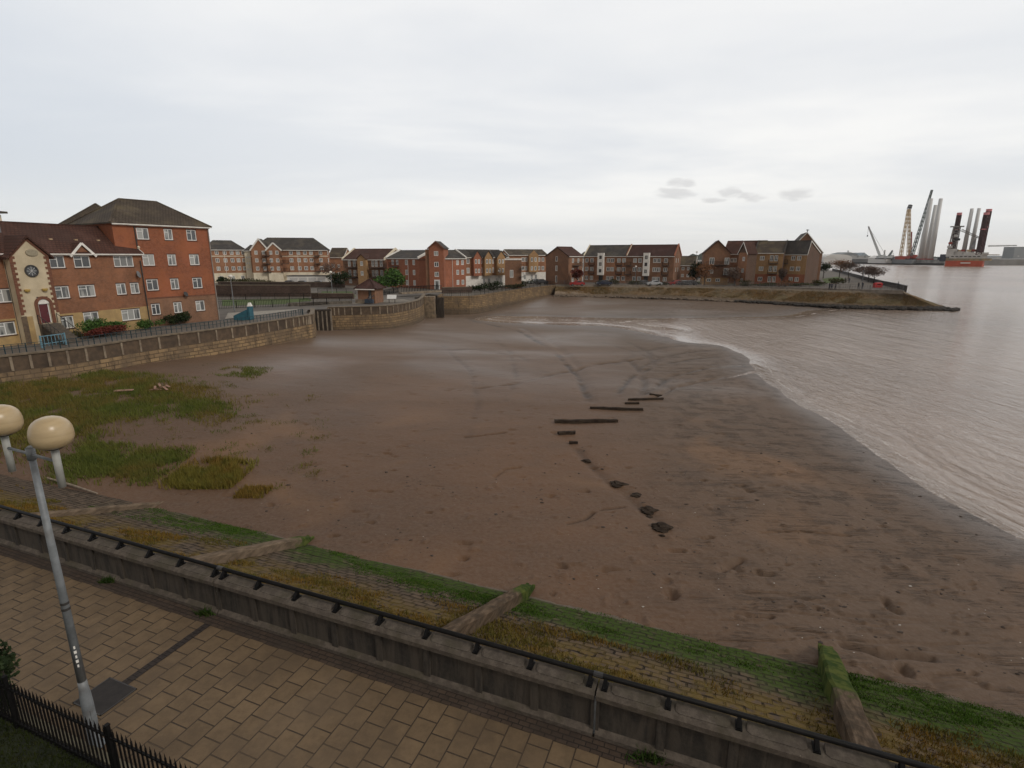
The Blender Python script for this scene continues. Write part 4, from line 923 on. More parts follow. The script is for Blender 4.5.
# C2
P0, P1 = at(253.4, Y), at(329.5, Y+6)
b_, w_ = bld('apartment_block', 'long cream-based red block with white bands, twin front gables and grey hipped roof', P0, P1, 13, 9.9, 13.5, 'hip', BR_FAR, TILE_GREY,
    grid(uof(P0,P1,(291.5,299,305.5,311.5,321,327)), (4.25,6.7,9.0), 1.05, 1.2)+grid(uof(P0,P1,(294,301,308)), (1.5,), 1.5, 1.4), base=(3.0, CREAML), bands=(7.95,), group=G1, ridge_u=4.4, pipes=(13.6,))
for (a, c, dz, pr) in ((252.9, 269.5, 13.2, 1.4), (268.5, 282.6, 12.0, 2.2)):
    ua, uc = uof(P0, P1, (a, c)); Lw = uc-ua; mb = MB()
    wn = [(Lw*.28, z, .9, 1.15) for z in (4.25,6.7,9.0)]+[(Lw*.72, z, .9, 1.15) for z in (4.25,6.7,9.0)]
    wallface(mb, (ua,-pr,0), (1,0,0), Lw, 3.0, 9.9, wn, (0,1,0)); mb.face([(ua,-pr,9.9),(uc,-pr,9.9),((ua+uc)/2,-pr,dz-.3)])
    mb.face([(ua,0,3),(ua,-pr,3),(ua,-pr,9.9),(ua,0,9.9)]); mb.face([(uc,-pr,3),(uc,0,3),(uc,0,9.9),(uc,-pr,9.9)]); gb_ = mb.build('front_gable', BR_FAR, b_)
    mb = MB(); mb.box2((ua,-pr-.03,-.3), (uc,0,2.99)); mb.build('gable_base', CREAML, gb_)
    mb = MB(); mb.prism([(ua-.3,-pr-.2),((ua+uc)/2,-pr-.2),((ua+uc)/2,5.5),(ua-.3,5.5)], [9.6,dz-.25,dz-.25,9.6], [9.8,dz,dz,9.8]); mb.prism([((ua+uc)/2,-pr-.2),(uc+.3,-pr-.2),(uc+.3,5.5),((ua+uc)/2,5.5)], [dz-.25,9.6,9.6,dz-.25], [dz,9.8,9.8,dz]); mb.build('gable_roof', TILE_GREY, gb_)
    mb = MB(); mb.beam((ua-.3,-pr-.25,9.6), ((ua+uc)/2,-pr-.25,dz-.1), .08, .4); mb.beam(((ua+uc)/2,-pr-.252,dz-.1), (uc+.3,-pr-.252,9.6), .08, .4); mb.build('bargeboard', WPAINT, gb_)
    for q in wn: window(b_, (ua+q[0], -pr, q[1]), 0, q[2], q[3], 2)
for px in (267.5, 285.5, 317.5):
    u = uof(P0, P1, (px,))[0]
    for z in (3.3, 5.7, 8.1): balcony(b_, u, z, 2.3 if px < 300 else 1.6, 1.2, y=-1.5 if px < 290 else 0)
# low block right of C2
P0, P1 = at(330, 190), at(345, 190)
bld('apartment_block', 'low red block with brown roof set back between two longer blocks', P0, P1, 10, 7.6, 10.6, 'gable', BR_FAR, TILE_BRN, grid((1.5,3.4), (2,4.6), .9, 1.1), group=G1)
# D
Y = 150; P0, P1 = at(344.5, Y+2), at(386, Y-2)
b_, w_ = bld('apartment_block', 'brick block with dark balconies and a buff central bay, behind the brick hut', P0, P1, 12, 7.1, 9.8, 'gable', BR_DRED, TILE_RED,
    grid(uof(P0,P1,(349,354,372.5,376,381)), (3.4,6.0), .85, 1.7)+grid(uof(P0,P1,(349,376)), (1.2,), 1, 1.2), group=G1, para=True, verge=CREAML)
ua, uc = uof(P0, P1, (359.5, 368)); mb = MB(); L_ = uc-ua
wallface(mb, (ua,-1.2,0), (1,0,0), L_, -.3, 7.3, [(L_/2, 3.4, .9, 1.2), (L_/2, 6.0, .9, 1.2)], (0,1,0)); mb.face([(ua,-1.2,7.3),(uc,-1.2,7.3),((ua+uc)/2,-1.2,8.4)]); mb.face([(ua,0,-.3),(ua,-1.2,-.3),(ua,-1.2,7.3),(ua,0,7.3)]); mb.face([(uc,-1.2,-.3),(uc,0,-.3),(uc,0,7.3),(uc,-1.2,7.3)])
bay = mb.build('bay', BR_YEL, b_)
mb = MB(); mb.prism([(ua-.2,-1.4),((ua+uc)/2,-1.4),((ua+uc)/2,3),(ua-.2,3)], [7.1,8.4,8.4,7.1], [7.25,8.55,8.55,7.25]); mb.prism([((ua+uc)/2,-1.4),(uc+.2,-1.4),(uc+.2,3),((ua+uc)/2,3)], [8.4,7.1,7.1,8.4], [8.55,7.25,7.25,8.55]); mb.build('bay_roof', TILE_RED, bay)
for z in (3.4, 6.0): window(b_, (ua+L_/2, -1.2, z), 0, .9, 1.2, 2)
for px, w in ((352, 3.4), (377.5, 4.6)):
    u = uof(P0, P1, (px,))[0]
    for z in (2.3, 4.9): balcony(b_, u, z, w, 1.2)
# E
Y = 141; P0, P1 = at(388, Y+3), at(419.5, Y-3)
b_, w_ = bld('apartment_block', 'red brick block with slate roof and dark corner balconies left of the brick stair tower', P0, P1, 10.5, 7.45, 9.3, 'gable', BR_FRONT, TILE_GREY,
    grid(uof(P0,P1,(392.5,397,406,413.5)), (1.3,3.9,6.4), .85, 1.3), group=G1, pipes=(7.6,), para=True, rwins=[])
for z in (2.9, 5.4): balcony(b_, uof(P0, P1, (395,))[0], z, 2.6, 1.2)
# F tower
Y = 134; P0, P1 = at(430, Y), at(444.5, Y-.5)
b_, w_ = bld('stair_tower', 'tall gabled orange-red brick stair tower with stacked windows and a white arched door', P0, P1, 4.6, 9.9, 11.4, 'front', BR_FRONT, TILE_GREY,
    [(1.85, 3.6, 1.1, 1.2, 2), (1.85, 6.0, 1.1, 1.2, 2), (1.85, 8.6, 1.1, 1.1, 2)], lwins=[], cat='tower', verge=qm)
mb = MB(); mb.box2((1.2,-.12,-.1), (2.6,-.01,2.3)); mb.build('door_surround', WHITE, b_); mb = MB(); mb.box2((1.55,-.16,0), (2.25,-.125,2.0)); mb.build('door', GLASS, b_)
mb = MB(); mb.box2((-1.0,.4,0), (-.005,4.2,9.6)); mb.build('side_wing', BR_DRED, b_)
P0, P1 = at(419, Y+4), at(430, Y+3)
bld('link_block', 'plain red brick wall block tucked between the slate-roofed block and the stair tower', P0, P1, 6, 6.9, 7.2, 'flat', BR_FRONT, TILE_GREY, [], cat='building', verge=qm)
# G
P0, P1 = at(445, Y+1), at(466, Y+5)
bld('apartment_block', 'red brick block with slate roof immediately right of the stair tower', P0, P1, 9, 7.45, 9.3, 'gable', BR_FRONT, TILE_GREY, grid(uof(P0,P1,(457.5,462.5)), (1.5,4.0,6.4), .8, 1.2), group=G1, pipes=(2.3,), para=True)
P0, P1 = at(465.5, 142), at(508, 150)
b_, w_ = bld('apartment_block', 'white-based block with three gabled brick bays along the quay behind the shrubs', P0, P1, 9, 7.7, 9.5, 'gable', BR_FAR, TILE_GREY, grid(uof(P0,P1,(468,480.8,492.5)), (4.3,6.7), .9, 1.4)+grid(uof(P0,P1,(484,489,497,501)), (1.4,), .8, 1.6), base=(2.9, WPAINT), group=G1)
for (a, c, mt) in ((471.5,479,BR_FRONT),(482.5,490,BR_YEL),(495,503,BR_YEL)):
    ua, uc = uof(P0, P1, (a, c)); L_ = uc-ua; mb = MB(); wn = [(L_*.3, z, .65, 1.1) for z in (4.2,6.6)]+[(L_*.7, z, .65, 1.1) for z in (4.2,6.6)]
    wallface(mb, (ua,-1.1,0), (1,0,0), L_, 2.9, 7.7, wn, (0,1,0)); mb.face([(ua,-1.1,7.7),(uc,-1.1,7.7),((ua+uc)/2,-1.1,9.25)]); mb.face([(ua,0,2.9),(ua,-1.1,2.9),(ua,-1.1,7.7),(ua,0,7.7)]); mb.face([(uc,-1.1,2.9),(uc,0,2.9),(uc,0,7.7),(uc,-1.1,7.7)]); mb.face([(ua,0,2.9),(uc,0,2.9),(uc,-1.1,2.9),(ua,-1.1,2.9)]); bay = mb.build('bay', mt, b_)
    mb = MB(); mb.prism([(ua-.2,-1.3),((ua+uc)/2,-1.3),((ua+uc)/2,4.4),(ua-.2,4.4)], [7.5,9.3,9.3,7.5], [7.65,9.45,9.45,7.65]); mb.prism([((ua+uc)/2,-1.3),(uc+.2,-1.3),(uc+.2,4.4),((ua+uc)/2,4.4)], [9.3,7.5,7.5,9.3], [9.45,7.65,7.65,9.45]); mb.build('bay_roof', TILE_GREY, bay)
    for q in wn: window(b_, (ua+q[0], -1.1, q[1]), 0, q[2], q[3], 1)
P0, P1 = at(505, 138), at(521.5, 138)
b_, w_ = bld('substation', 'square red brick building with flat capped roof behind the dark shrubs on the quay', P0, P1, 7, 7.0, 7.3, 'flat', BR_DRED, TILE_GREY, [(1.7, 3.6, .9, 1.9, 2)], cat='building', verge=WPAINT)
for z in (5.2, 3.2): balcony(b_, w_+.0, z-.3, 1.2, .8, y=0)
# H
P0, P1 = at(509, 172), at(547, 176)
b_, w_ = bld('apartment_block', 'white-based brick block with one buff gabled bay, left of the broad brick gable', P0, P1, 10, 8.3, 9.9, 'gable', BR_FAR, TILE_BRN, grid(uof(P0,P1,(523,526,539,543)), (4.2,6.9), .9, 1.3)+grid(uof(P0,P1,(525,532,536)), (1.5,), .9, 1.6), base=(3.0, WPAINT), group=G1)
ua, uc = uof(P0, P1, (528, 537)); L_ = uc-ua; mb = MB(); wn = [(L_*.3, z, .7, 1.3) for z in (4.2,6.9)]+[(L_*.7, z, .7, 1.3) for z in (4.2,6.9)]
wallface(mb, (ua,-1.2,0), (1,0,0), L_, 3.0, 8.3, wn, (0,1,0)); mb.face([(ua,-1.2,8.3),(uc,-1.2,8.3),((ua+uc)/2,-1.2,9.8)]); mb.face([(ua,0,3),(ua,-1.2,3),(ua,-1.2,8.3),(ua,0,8.3)]); mb.face([(uc,-1.2,3),(uc,0,3),(uc,0,8.3),(uc,-1.2,8.3)]); mb.face([(ua,0,3),(uc,0,3),(uc,-1.2,3),(ua,-1.2,3)]); mb.build('bay', BR_YEL, b_)
for q in wn: window(b_, (ua+q[0], -1.2, q[1]), 0, q[2], q[3], 1)
# I
G2 = 'apartment blocks on the point'
P0 = at(568, 152); P1 = at(582, 156.5)
b_, w_ = bld('apartment_block', 'broad plain brown brick gable end with three stacked windows, facing the quay corner', P0, P1, 8.4, 8.0, 10.4, 'gable', BR_DRED, TILE_RED, grid((2.0,4.4,6.2), (1.5,4.1,6.7), .9, 1.2), lwins=[(4.4, 1.6, .7, 1.9, 1), (4.4, 4.6, .8, 1.5, 1), (4.4, 7.2, .8, 1.4, 1)], group=G2, verge=TILE_RED)
for z in (2.8, 5.4): balcony(b_, 3.2, z, 3.0, 1.0)
# J and K
J0, K1 = at(583.5, 170), at(672.5, 157); dJ = (K1-J0)
Jm = J0+dJ*.49
for nm, P0, P1, rm, lab, wc in (('J', J0, Jm, TILE_GREY, 'slate-roofed terrace block with white stair bay, left half of the long terrace', BR_FAR), ('K', Jm, K1, TILE_DRED, 'dark red roofed terrace block with white stair bay, right half of the long terrace', BR_DRED)):
    pxs = (587,592,608.5,612.5,619,624) if nm == 'J' else (627.5,635,640,655,659,666)
    b_, w_ = bld('terrace_block', lab, P0, P1, 9.5, 8.05, 11.1, 'gable', wc, rm, grid(uof(P0,P1,pxs), (1.4,4.1,6.7), 1.1, 1.25), group=G2, para=True, verge=CREAML if nm == 'J' else BR_FRONT,
                 rwins=[(3, 4.1, .9, 1.2), (6, 4.1, .9, 1.2), (3, 6.7, .9, 1.2), (6, 6.7, .9, 1.2)] if nm == 'K' else [])
    ua, uc = uof(P0, P1, (598.5,604.5) if nm == 'J' else (644,650)); L_ = uc-ua
    mb = MB(); wallface(mb, (ua,-1.0,0), (1,0,0), L_, 2.3, 8.9, [(L_/2, z, .8, 1.0) for z in (3.6,5.6,7.6)], (0,1,0)); mb.face([(ua,0,2.3),(ua,-1,2.3),(ua,-1,8.9),(ua,0,8.9)]); mb.face([(uc,-1,2.3),(uc,0,2.3),(uc,0,8.9),(uc,-1,8.9)]); mb.face([(ua,-1,8.9),(uc,-1,8.9),(uc,1.4,8.9),(ua,1.4,8.9)]); mb.face([(ua,0,2.3),(uc,0,2.3),(uc,-1,2.3),(ua,-1,2.3)]); sb_ = mb.build('stair_bay', WPAINT, b_)
    for z in (3.6,5.6,7.6): window(b_, (ua+L_/2, -1.0, z), 0, .8, 1.0, 1, frame=DARKMET)
    mb = MB(); mb.box2((ua+.3,-.12,0), (uc-.3,-.01,2.2)); mb.build('door', DARKMET, b_)
    for px in ((592,) if nm == 'J' else (628.5, 666)):
        u = min(uof(P0, P1, (px,))[0], w_-1)
        for z in (2.7, 5.3): balcony(b_, u, z, 1.9, .9)
    u = uof(P0, P1, (619.5 if nm == 'J' else 640,))[0]
    if nm == 'J':
        for z in (2.7, 5.3): balcony(b_, u, z, 1.9, .9)
# small house
P0, P1 = at(678.5, 186), at(694, 184)
bld('house', 'small dark brick house with brown roof in the gap between terrace and gabled block', P0, P1, 8, 5.0, 7.8, 'gable', BR_DRED, TILE_BRN, grid((1.2,3.0,4.6), (1.5,3.8), .9, 1.0), cat='house')
# L, link, M, N, O, P
P0, P1 = at(701.8, 156), at(727.5, 154)
b_, w_ = bld('apartment_block', 'broad gabled dark brick block with wide balconies at the left of the point group', P0, P1, 13, 8.9, 12.2, 'front', BR_DRED, TILE_RED, [(2.2, 6.6, 1.3, 1.9, 2), (w_*.0+6.2, 6.6, 1.3, 1.9, 2), (2.2, 3.8, 1.2, 1.3, 2), (6.2, 3.7, 1.3, 1.9, 2), (1.8,1.3,1.2,.9,2), (4.2,1.3,1.2,.9,2), (6.4,1.3,1.2,.9,2)], base=(2.0, BR_YEL), group=G2, verge=TILE_RED)
balcony(b_, w_/2, 5.5, w_*.8, 1.2); balcony(b_, 6.2, 2.8, 2.0, 1.0)
P0, P1 = at(721, 162), at(760, 156)
bld('apartment_block', 'recessed dark brick middle block with red-brown roof between the two gables on the point', P0, P1, 9, 8.7, 12.2, 'gable', BR_DRED, TILE_RED, grid(uof(P0,P1,(732,735)), (4.1,6.8), .9, 1.2), group=G2)
P0, P1 = at(736, 152), at(744.5, 149)
b_, w_ = bld('stair_tower', 'narrow gabled brick bay with a dark side wall in the middle of the point group', P0, P1, 3.3, 8.9, 11.6, 'front', BR_FAR, TILE_RED, grid((1.9,), (1.4,4.1,7.2), .9, 1.1), cat='tower', sidem=BR_SHADED, verge=WPAINT)
P0, P1 = at(751.5, 156), at(780, 152)
b_, w_ = bld('apartment_block', 'yellow brick block with orange ground floor and brown roof in the point group', P0, P1, 10.5, 8.9, 12.0, 'gable', BR_YEL, TILE_BRN, grid(uof(P0,P1,(756,762)), (1.6,4.5,7.4), 1.2, 1.2)+grid(uof(P0,P1,(771.5,776)), (1.6,4.5,7.4), .9, 1.6), base=(3.0, BR_FRONT), group=G2, para=True, sidem=BR_SHADED, verge=TILE_GREY)
for z in (3.2, 6.0): balcony(b_, uof(P0, P1, (773.8,))[0], z, 2.4, 1.1)
P0, P1 = at(780.3, 155), at(803.5, 150.5)
b_, w_ = bld('apartment_block', 'yellow brick end block with grey roof and sloping white verge, nearest the river', P0, P1, 10, 8.9, 12.0, 'gable', BR_YEL, TILE_GREY, grid(uof(P0,P1,(784.2,)), (1.6,4.5,7.4), 1.0, 1.7)+grid(uof(P0,P1,(793,799)), (1.6,4.5,7.4), 1.1, 1.2), base=(3.0, BR_FRONT), group=G2, verge=WPAINT, ridge_u=1.5, sidem=BR_SHADED, rwins=[])
for z in (3.2, 6.0): balcony(b_, uof(P0, P1, (784.6,))[0], z, 2.2, 1.1)
P0, P1 = at(784, 186), at(819, 182)
b_, w_ = bld('warehouse', 'large plain brick gabled building with grey roof rising behind the point blocks', P0, P1, 20, 9.2, 15.6, 'front', BR_DRED, TILE_GREY, [], cat='building', verge=WPAINT)
mb = MB(); mb.tube([(w_/2,0,15.5),(w_/2,0,16.6)], .12, 6); mb.box((w_/2,0,16.4), (.9,.2,.2)); mb.build('finial', DARKMET, b_)
# ------------------------------------------------------------------ quay walls, land, lock
m, g, b = newmat('quay_stone')
uvn = g.n('ShaderNodeUVMap').outputs[0]; pos = g.n('ShaderNodeNewGeometry').outputs['Position']; _, _, pz_ = g.xyz(pos)
br = g.n('ShaderNodeTexBrick'); g.l(uvn, br.inputs['Vector']); br.inputs['Scale'].default_value = 1; br.inputs['Brick Width'].default_value = .9; br.inputs['Row Height'].default_value = .36; br.inputs['Mortar Size'].default_value = .03
br.inputs['Color1'].default_value = (.33,.225,.12,1); br.inputs['Color2'].default_value = (.22,.15,.088,1); br.inputs['Mortar'].default_value = (.10,.07,.045,1)
n1 = g.noise(pos, .55, 5, .65, .5); n2 = g.noise(g.mapv(pos, (1, 1, .3)), 1.6, 5, .65)
col = g.mix(g.ramp(n1, .42, .64, 0, .85), br.outputs['Color'], (.16,.115,.075)); col = g.mix(g.ramp(n2, .50, .70, 0, .8), col, (.075,.055,.038))
wl_ = g.math('ADD', pz_, g.math('MULTIPLY', n2, 1.4)); col = g.mix(g.ramp(wl_, -1.35, -2.3, 0, .7), col, (.10,.078,.060))
g.l(col, b.inputs['Base Color']); b.inputs['Roughness'].default_value = .9; b.inputs['Specular IOR Level'].default_value = .2
bp = g.n('ShaderNodeBump'); bp.inputs['Distance'].default_value = .08; g.l(g.math('SUBTRACT', n2, g.math('MULTIPLY', br.outputs['Fac'], .6)), bp.inputs['Height']); g.l(bp.outputs[0], b.inputs['Normal'])
QUAY = m
PANEL = mat('parapet_panel', (.125,.085,.055), (.085,.060,.040), 2.5, .9, c3=(.05,.037,.028), sc3=.7, f3=.7)
COPEL = mat('quay_coping', (.21,.165,.115), (.14,.11,.078), 2.2, .9, .01)
PILA = mat('pilaster_stone', (.30,.24,.17), (.17,.13,.095), 1.4, .9)
def resample(path, step):
    out = [path[0]]; 
    for a, b_ in zip(path[:-1], path[1:]):
        L = (b_-a).length; n = max(1, round(L/step))
        out += [a.lerp(b_, i/n) for i in range(1, n+1)]
    return out
def smooth(path, it=2):
    for _ in range(it):
        q = [path[0]]
        for a, b_ in zip(path[:-1], path[1:]): q += [a.lerp(b_, .25), a.lerp(b_, .75)]
        path = q+[path[-1]]
    return path
def inward(path, i):
    a = path[max(i-1, 0)]; b_ = path[min(i+1, len(path)-1)]; d = (b_-a); d.z = 0; d.normalize(); return Vector((-d.y, d.x, 0))
def strip(path, sections, mats_name, parent, name, origin, close=True):
    """sweep a closed cross-section [(inward offset, z)...] along path"""
    mb = MB(); k = len(sections); vs = []; fs = []
    for i, p in enumerate(path):
        nrm = inward(path, i)
        for off, z in sections: q = p+nrm*off; vs.append((q.x, q.y, p.z+z))
    for i in range(len(path)-1):
        for j in range(k): jj = (j+1) % k; fs.append((i*k+j, i*k+jj, (i+1)*k+jj, (i+1)*k+j))
    fs.append(tuple(range(k))); fs.append(tuple((len(path)-1)*k+j for j in range(k))[::-1])
    mb.add(vs, fs); return mb.build(name, mats_name, parent, origin=origin)
def quaywall(label, pts, parapet=True, step=2.0, pier=1.75, bottom=-5.0, name='quay_wall'):
    """pts: top line at the water face (z = top). River on the right-hand side of the path"""
    path = resample(pts, step); o0 = path[0].copy(); o0.z = 0
    r = thing(name, label, 'wall', o0)
    fp = resample(pts, .8)
    if parapet:
        lo = [Vector((p.x, p.y, 0)) for p in fp]; mb = MB(); vs = []; fs = []
        for i, p in enumerate(fp):
            nr = inward(fp, i)
            for off, z in ((-.25, bottom), (.0, p.z-1.35), (.04, p.z-1.3), (1.2, p.z-1.3)): q = p+nr*off; vs.append((q.x, q.y, z))
        for i in range(len(fp)-1):
            for j in range(3): fs.append((i*4+j, (i+1)*4+j, (i+1)*4+j+1, i*4+j+1))
        mb.add(vs, fs); mb.build('stone_face', QUAY, r, origin=o0)
        strip(fp, [(.03, -1.35), (.03, -.12), (.40, -.12), (.40, -1.35)], PANEL, r, 'parapet', o0)
        strip(fp, [(-.08, -.12), (-.08, 0), (.50, 0), (.50, -.12)], COPEL, r, 'coping', o0)
        pp = resample(pts, pier); 
        for i, p in enumerate(pp):
            nr = inward(pp, i); a = math.atan2(nr.y, nr.x); mb = MB(); q = p-o0+nr*.0
            mb.box((q.x, q.y, p.z-.72), (.12, .17, 1.10), rz=a); mb.build('pilaster', PILA, r)
    else:
        mb = MB(); vs = []; fs = []
        for i, p in enumerate(fp):
            nr = inward(fp, i)
            for off, z in ((-.3, bottom), (.0, p.z-.3), (-.05, p.z-.28), (-.05, p.z), (1.0, p.z)): q = p+nr*off; vs.append((q.x, q.y, z))
        for i in range(len(fp)-1):
            for j in range(4): fs.append((i*5+j, (i+1)*5+j, (i+1)*5+j+1, i*5+j+1))
        mb.add(vs, fs); mb.build('stone_face', QUAY, r, origin=o0)
    return r
def railing(name, label, pts, h=1.1, step=2.4, material=None, rails=(1.0,), group=None, infill=0, z=None, cat='railing', pr=.035):
    material = material or BLACK; path = resample(pts, step); o0 = path[0].copy(); r = thing(name, label, cat, o0, group=group); first = None
    for p in path:
        q = p-o0
        if first is None:
            mb = MB(); mb.box((0, 0, h/2), (pr*2, pr*2, h)); first = mb.build('post', material, r); first.location = q
        else: c = first.copy(); COL.objects.link(c); c.parent = r; c.location = q
    for f_ in rails:
        mb = MB(); mb.tube([p-o0+Vector((0, 0, h*f_-.03)) for p in path], pr*.8, 5); mb.build('rail', material, r)
    if infill:
        ip = resample(pts, infill); mb = MB()
        for p in ip: q = p-o0; mb.box((q.x, q.y, q.z+h/2), (.035, .035, h*.92))
        mb.build('infill_bars', material, r)
    return r
def V3(px, py, z): return gp(px, py, z)
# left quay
LQ = smooth([Vector((-44.5, 24.5, .6)), Vector((-41.2, 35, .6)), V3(0, 355.4, .6), V3(74, 348.3, .6), V3(145, 337, .6), V3(225.6, 327.4, .6), V3(274, 320, .6), V3(303, 315.3, .6), V3(310, 314.2, .6)])
LQ += [V3(312.8, 313.6, .6), V3(313.2, 313.4, .6)+Vector((-.7, 2.2, 0)), V3(313.2, 313.4, .6)+Vector((-2.6, 7.5, 0))]
quaywall('curved stone quay wall with pale pilasters along the left side below the nearest apartment blocks', LQ)
# pier two
GS = V3(313.5, 310.5, .6)+Vector((.2, 3, 0))
P2 = smooth([V3(330, 307.6, .6)+Vector((-.8, 1.2, 0)), V3(345, 306.5, .6), V3(386, 305.6, .6), V3(404, 303.2, .6), V3(417, 300.4, .6), V3(421.5, 298, .6)+Vector((0, 2, 0)), V3(421, 296, .6)+Vector((-.5, 8, 0))])
quaywall('stone pier head with pale pilasters and a rounded nose between the two lock openings', P2)
# timber gates closing the first opening
gt = thing('timber_gate', 'dark vertical timber gate closing the gap between the left quay and the pier head', 'lock gate', at(308, 78.6, 0))
a, c = at(308, 78.6, 0), at(331, 79.6, 0); n = 16; TIMB = mat('dark_wet_timber', (.060,.045,.033), (.030,.023,.018), 3, .85, .01, stretch=(1,1,.2)); TIML = mat('bleached_timber', (.30,.25,.19), (.19,.155,.12), 3, .85)
for i in range(n):
    p = a.lerp(c, (i+.5)/n)-gt.location; p.z = 0; mb = MB(); mb.box((p.x, p.y, -2.3), (.30,.22,5.2)); mb.build('pile', TIML if i % 3 == 0 else TIMB, gt)
mb = MB(); q0, q1 = a-gt.location, c-gt.location; q0.z = q1.z = .2; mb.beam(q0, q1, .35, .25); mb.build('top_beam', TIMB, gt)
# third wall, from the lock to the far corner
W3 = [V3(437.5, 296.2, 0)+Vector((-.4, 7, 0)), V3(437.5, 296.2, 0)]+smooth([V3(437.7, 296.2, 0), V3(456, 296.3, 0), V3(474, 296.0, 0), V3(486, 294.3, .02), V3(505, 291.3, .02), V3(530, 288, .0), V3(551, 285.6, .0), V3(556, 285.2, .0)], 1)[1:]
quaywall('ochre stone quay wall between the lock gates and the far corner of the mud basin', W3, parapet=False)
railing('quay_railing', 'black railing on the ochre stone quay wall leading to the far corner', [p+inward(W3, i)*.6 for i, p in enumerate(W3)][2:], 1.15, 2.2, BLACK, (1.0, .5), infill=.45)
# lock gates, island pier and walkway
r = thing('lock_gate', 'dark timber lock gate standing in the opening between the pier head and the ochre quay', 'lock gate', at(429.3, 103, 0))
for k, (dx, w) in enumerate(((-2.0, 2.0), (1.9, 1.4))):
    mb = MB(); mb.box((dx, 1.2, -2.1), (w, .5, 4.6)); mb.build('gate_leaf', TIMB, r)
    for i in range(2): mb = MB(); mb.box((dx-w*.3+i*w*.6, .2, -2.1), (.13,.12,4.9)); mb.build('gate_post', TIMB, r)
mb = MB(); mb.box((.1, .3, -2.1), (1.9, 2.2, 5.2)); mb.build('stone_pier', mat('lock_pier_stone', (.27,.20,.13), (.13,.10,.07), 1.3, .9, .02), r)
fb0, fb1 = V3(396, 293.5, .9)+Vector((0, 4, 0)), V3(438, 291, .95)+Vector((0, 3, 0))
r = thing('footbridge', 'pale footbridge with close black railings crossing above the lock gates', 'footbridge', fb0)
d = fb1-fb0; mb = MB(); mb.beam(Vector((0,0,-.2)), d+Vector((0,0,-.2)), 1.6, .35); mb.build('deck', PILA, r)
for s in (-1, 1):
    nn = Vector((-d.y, d.x, 0)).normalized()*s*.72; mb = MB(); mb.beam(nn+Vector((0,0,1.0)), d+nn+Vector((0,0,1.0)), .06, .06)
    n = 26
    for i in range(n+1): p = nn+d*(i/n); mb.box((p.x, p.y, p.z+.5), (.06,.06,1.0))
    mb.build('railing', BLACK, r)

# ------------------------------------------------------------------ land
GRND = mat('tarmac_and_paving', (.15,.13,.11), (.10,.088,.075), .35, .9, c3=(.17,.14,.10), sc3=.06)
def off(P, dd): return [p+inward(P, i)*dd for i, p in enumerate(P)]
EMB_TOP = [V3(*q, 0) for q in ((556, 285.2), (590, 285.4), (620, 285.6), (660, 285.8), (700, 286.3), (740, 287.2), (780, 288.2), (820, 289.3), (860, 290.4), (903, 291.8))]
edge = off(LQ, .35)[:-1]+[at(306, 79.2, 0), at(327, 80.6, 0)]+off(P2, .35)[1:]
r1 = [V3(905, 290.5, 0), V3(896, 287.8, 0), V3(880, 284.5, 0), V3(863, 279.5, 0), V3(846, 274.5, 0), V3(832, 270.5, 0)]
far_ = [Vector((330, 900, 0)), Vector((310, 2200, 0)), Vector((-3500, 2200, 0)), Vector((-3500, 20, 0)), Vector((-46, 20, 0))]
poly = [(p.x, p.y) for p in edge]
poly2 = [(p.x, p.y) for p in [W3[0]+Vector((.5,0,0)), W3[1]+Vector((.5,.5,0))]+off(W3, .4)[3:]]+[(p.x, p.y+.3) for p in EMB_TOP[1:]]+[(p.x, p.y) for p in r1]+[(p.x, p.y) for p in far_]
allp = poly+[(-18.0, 116.5)]+poly2[1:]
def earclip(P):
    n = len(P); idx = list(range(n)); T = []
    cr = lambda a, b, c: (b[0]-a[0])*(c[1]-a[1])-(b[1]-a[1])*(c[0]-a[0])
    if sum(P[i][0]*P[(i+1)%n][1]-P[(i+1)%n][0]*P[i][1] for i in range(n)) < 0: idx.reverse()
    while len(idx) > 3:
        ok = False
        for k in range(len(idx)):
            i0, i1, i2 = idx[k-1], idx[k], idx[(k+1) % len(idx)]; a, b_, c = P[i0], P[i1], P[i2]
            if cr(a, b_, c) <= 1e-9: continue
            if any(cr(a, b_, P[q]) >= 0 and cr(b_, c, P[q]) >= 0 and cr(c, a, P[q]) >= 0 for q in idx if q not in (i0, i1, i2)): continue
            T.append((i0, i1, i2)); idx.pop(k); ok = True; break
        if not ok: idx.pop(0)
    T.append(tuple(idx)); return T
me = bpy.data.meshes.new('ground'); me.from_pydata([(x, y, -.02) for x, y in allp], [], earclip(allp)); me.materials.append(GRND); o = bpy.data.objects.new('ground', me); COL.objects.link(o); tag(o, kind='structure')
# skirt: retaining face under the river side of the point
r = thing('river_wall', 'dark river wall running along the far right edge of the point', 'wall', r1[0])
rp = resample(r1, 6); strip([Vector((p.x, p.y, 0)) for p in rp], [(-.35, -6), (-.35, 1.05), (.0, 1.05), (.0, -6)], mat('river_wall_dark', (.055,.045,.040), (.035,.03,.027), 1.5, .9), r, 'wall_body', r1[0])
strip([Vector((p.x, p.y, 0)) for p in rp], [(-.42, 1.053), (-.42, 1.15), (.07, 1.15), (.07, 1.053)], DARKMET, r, 'coping', r1[0])
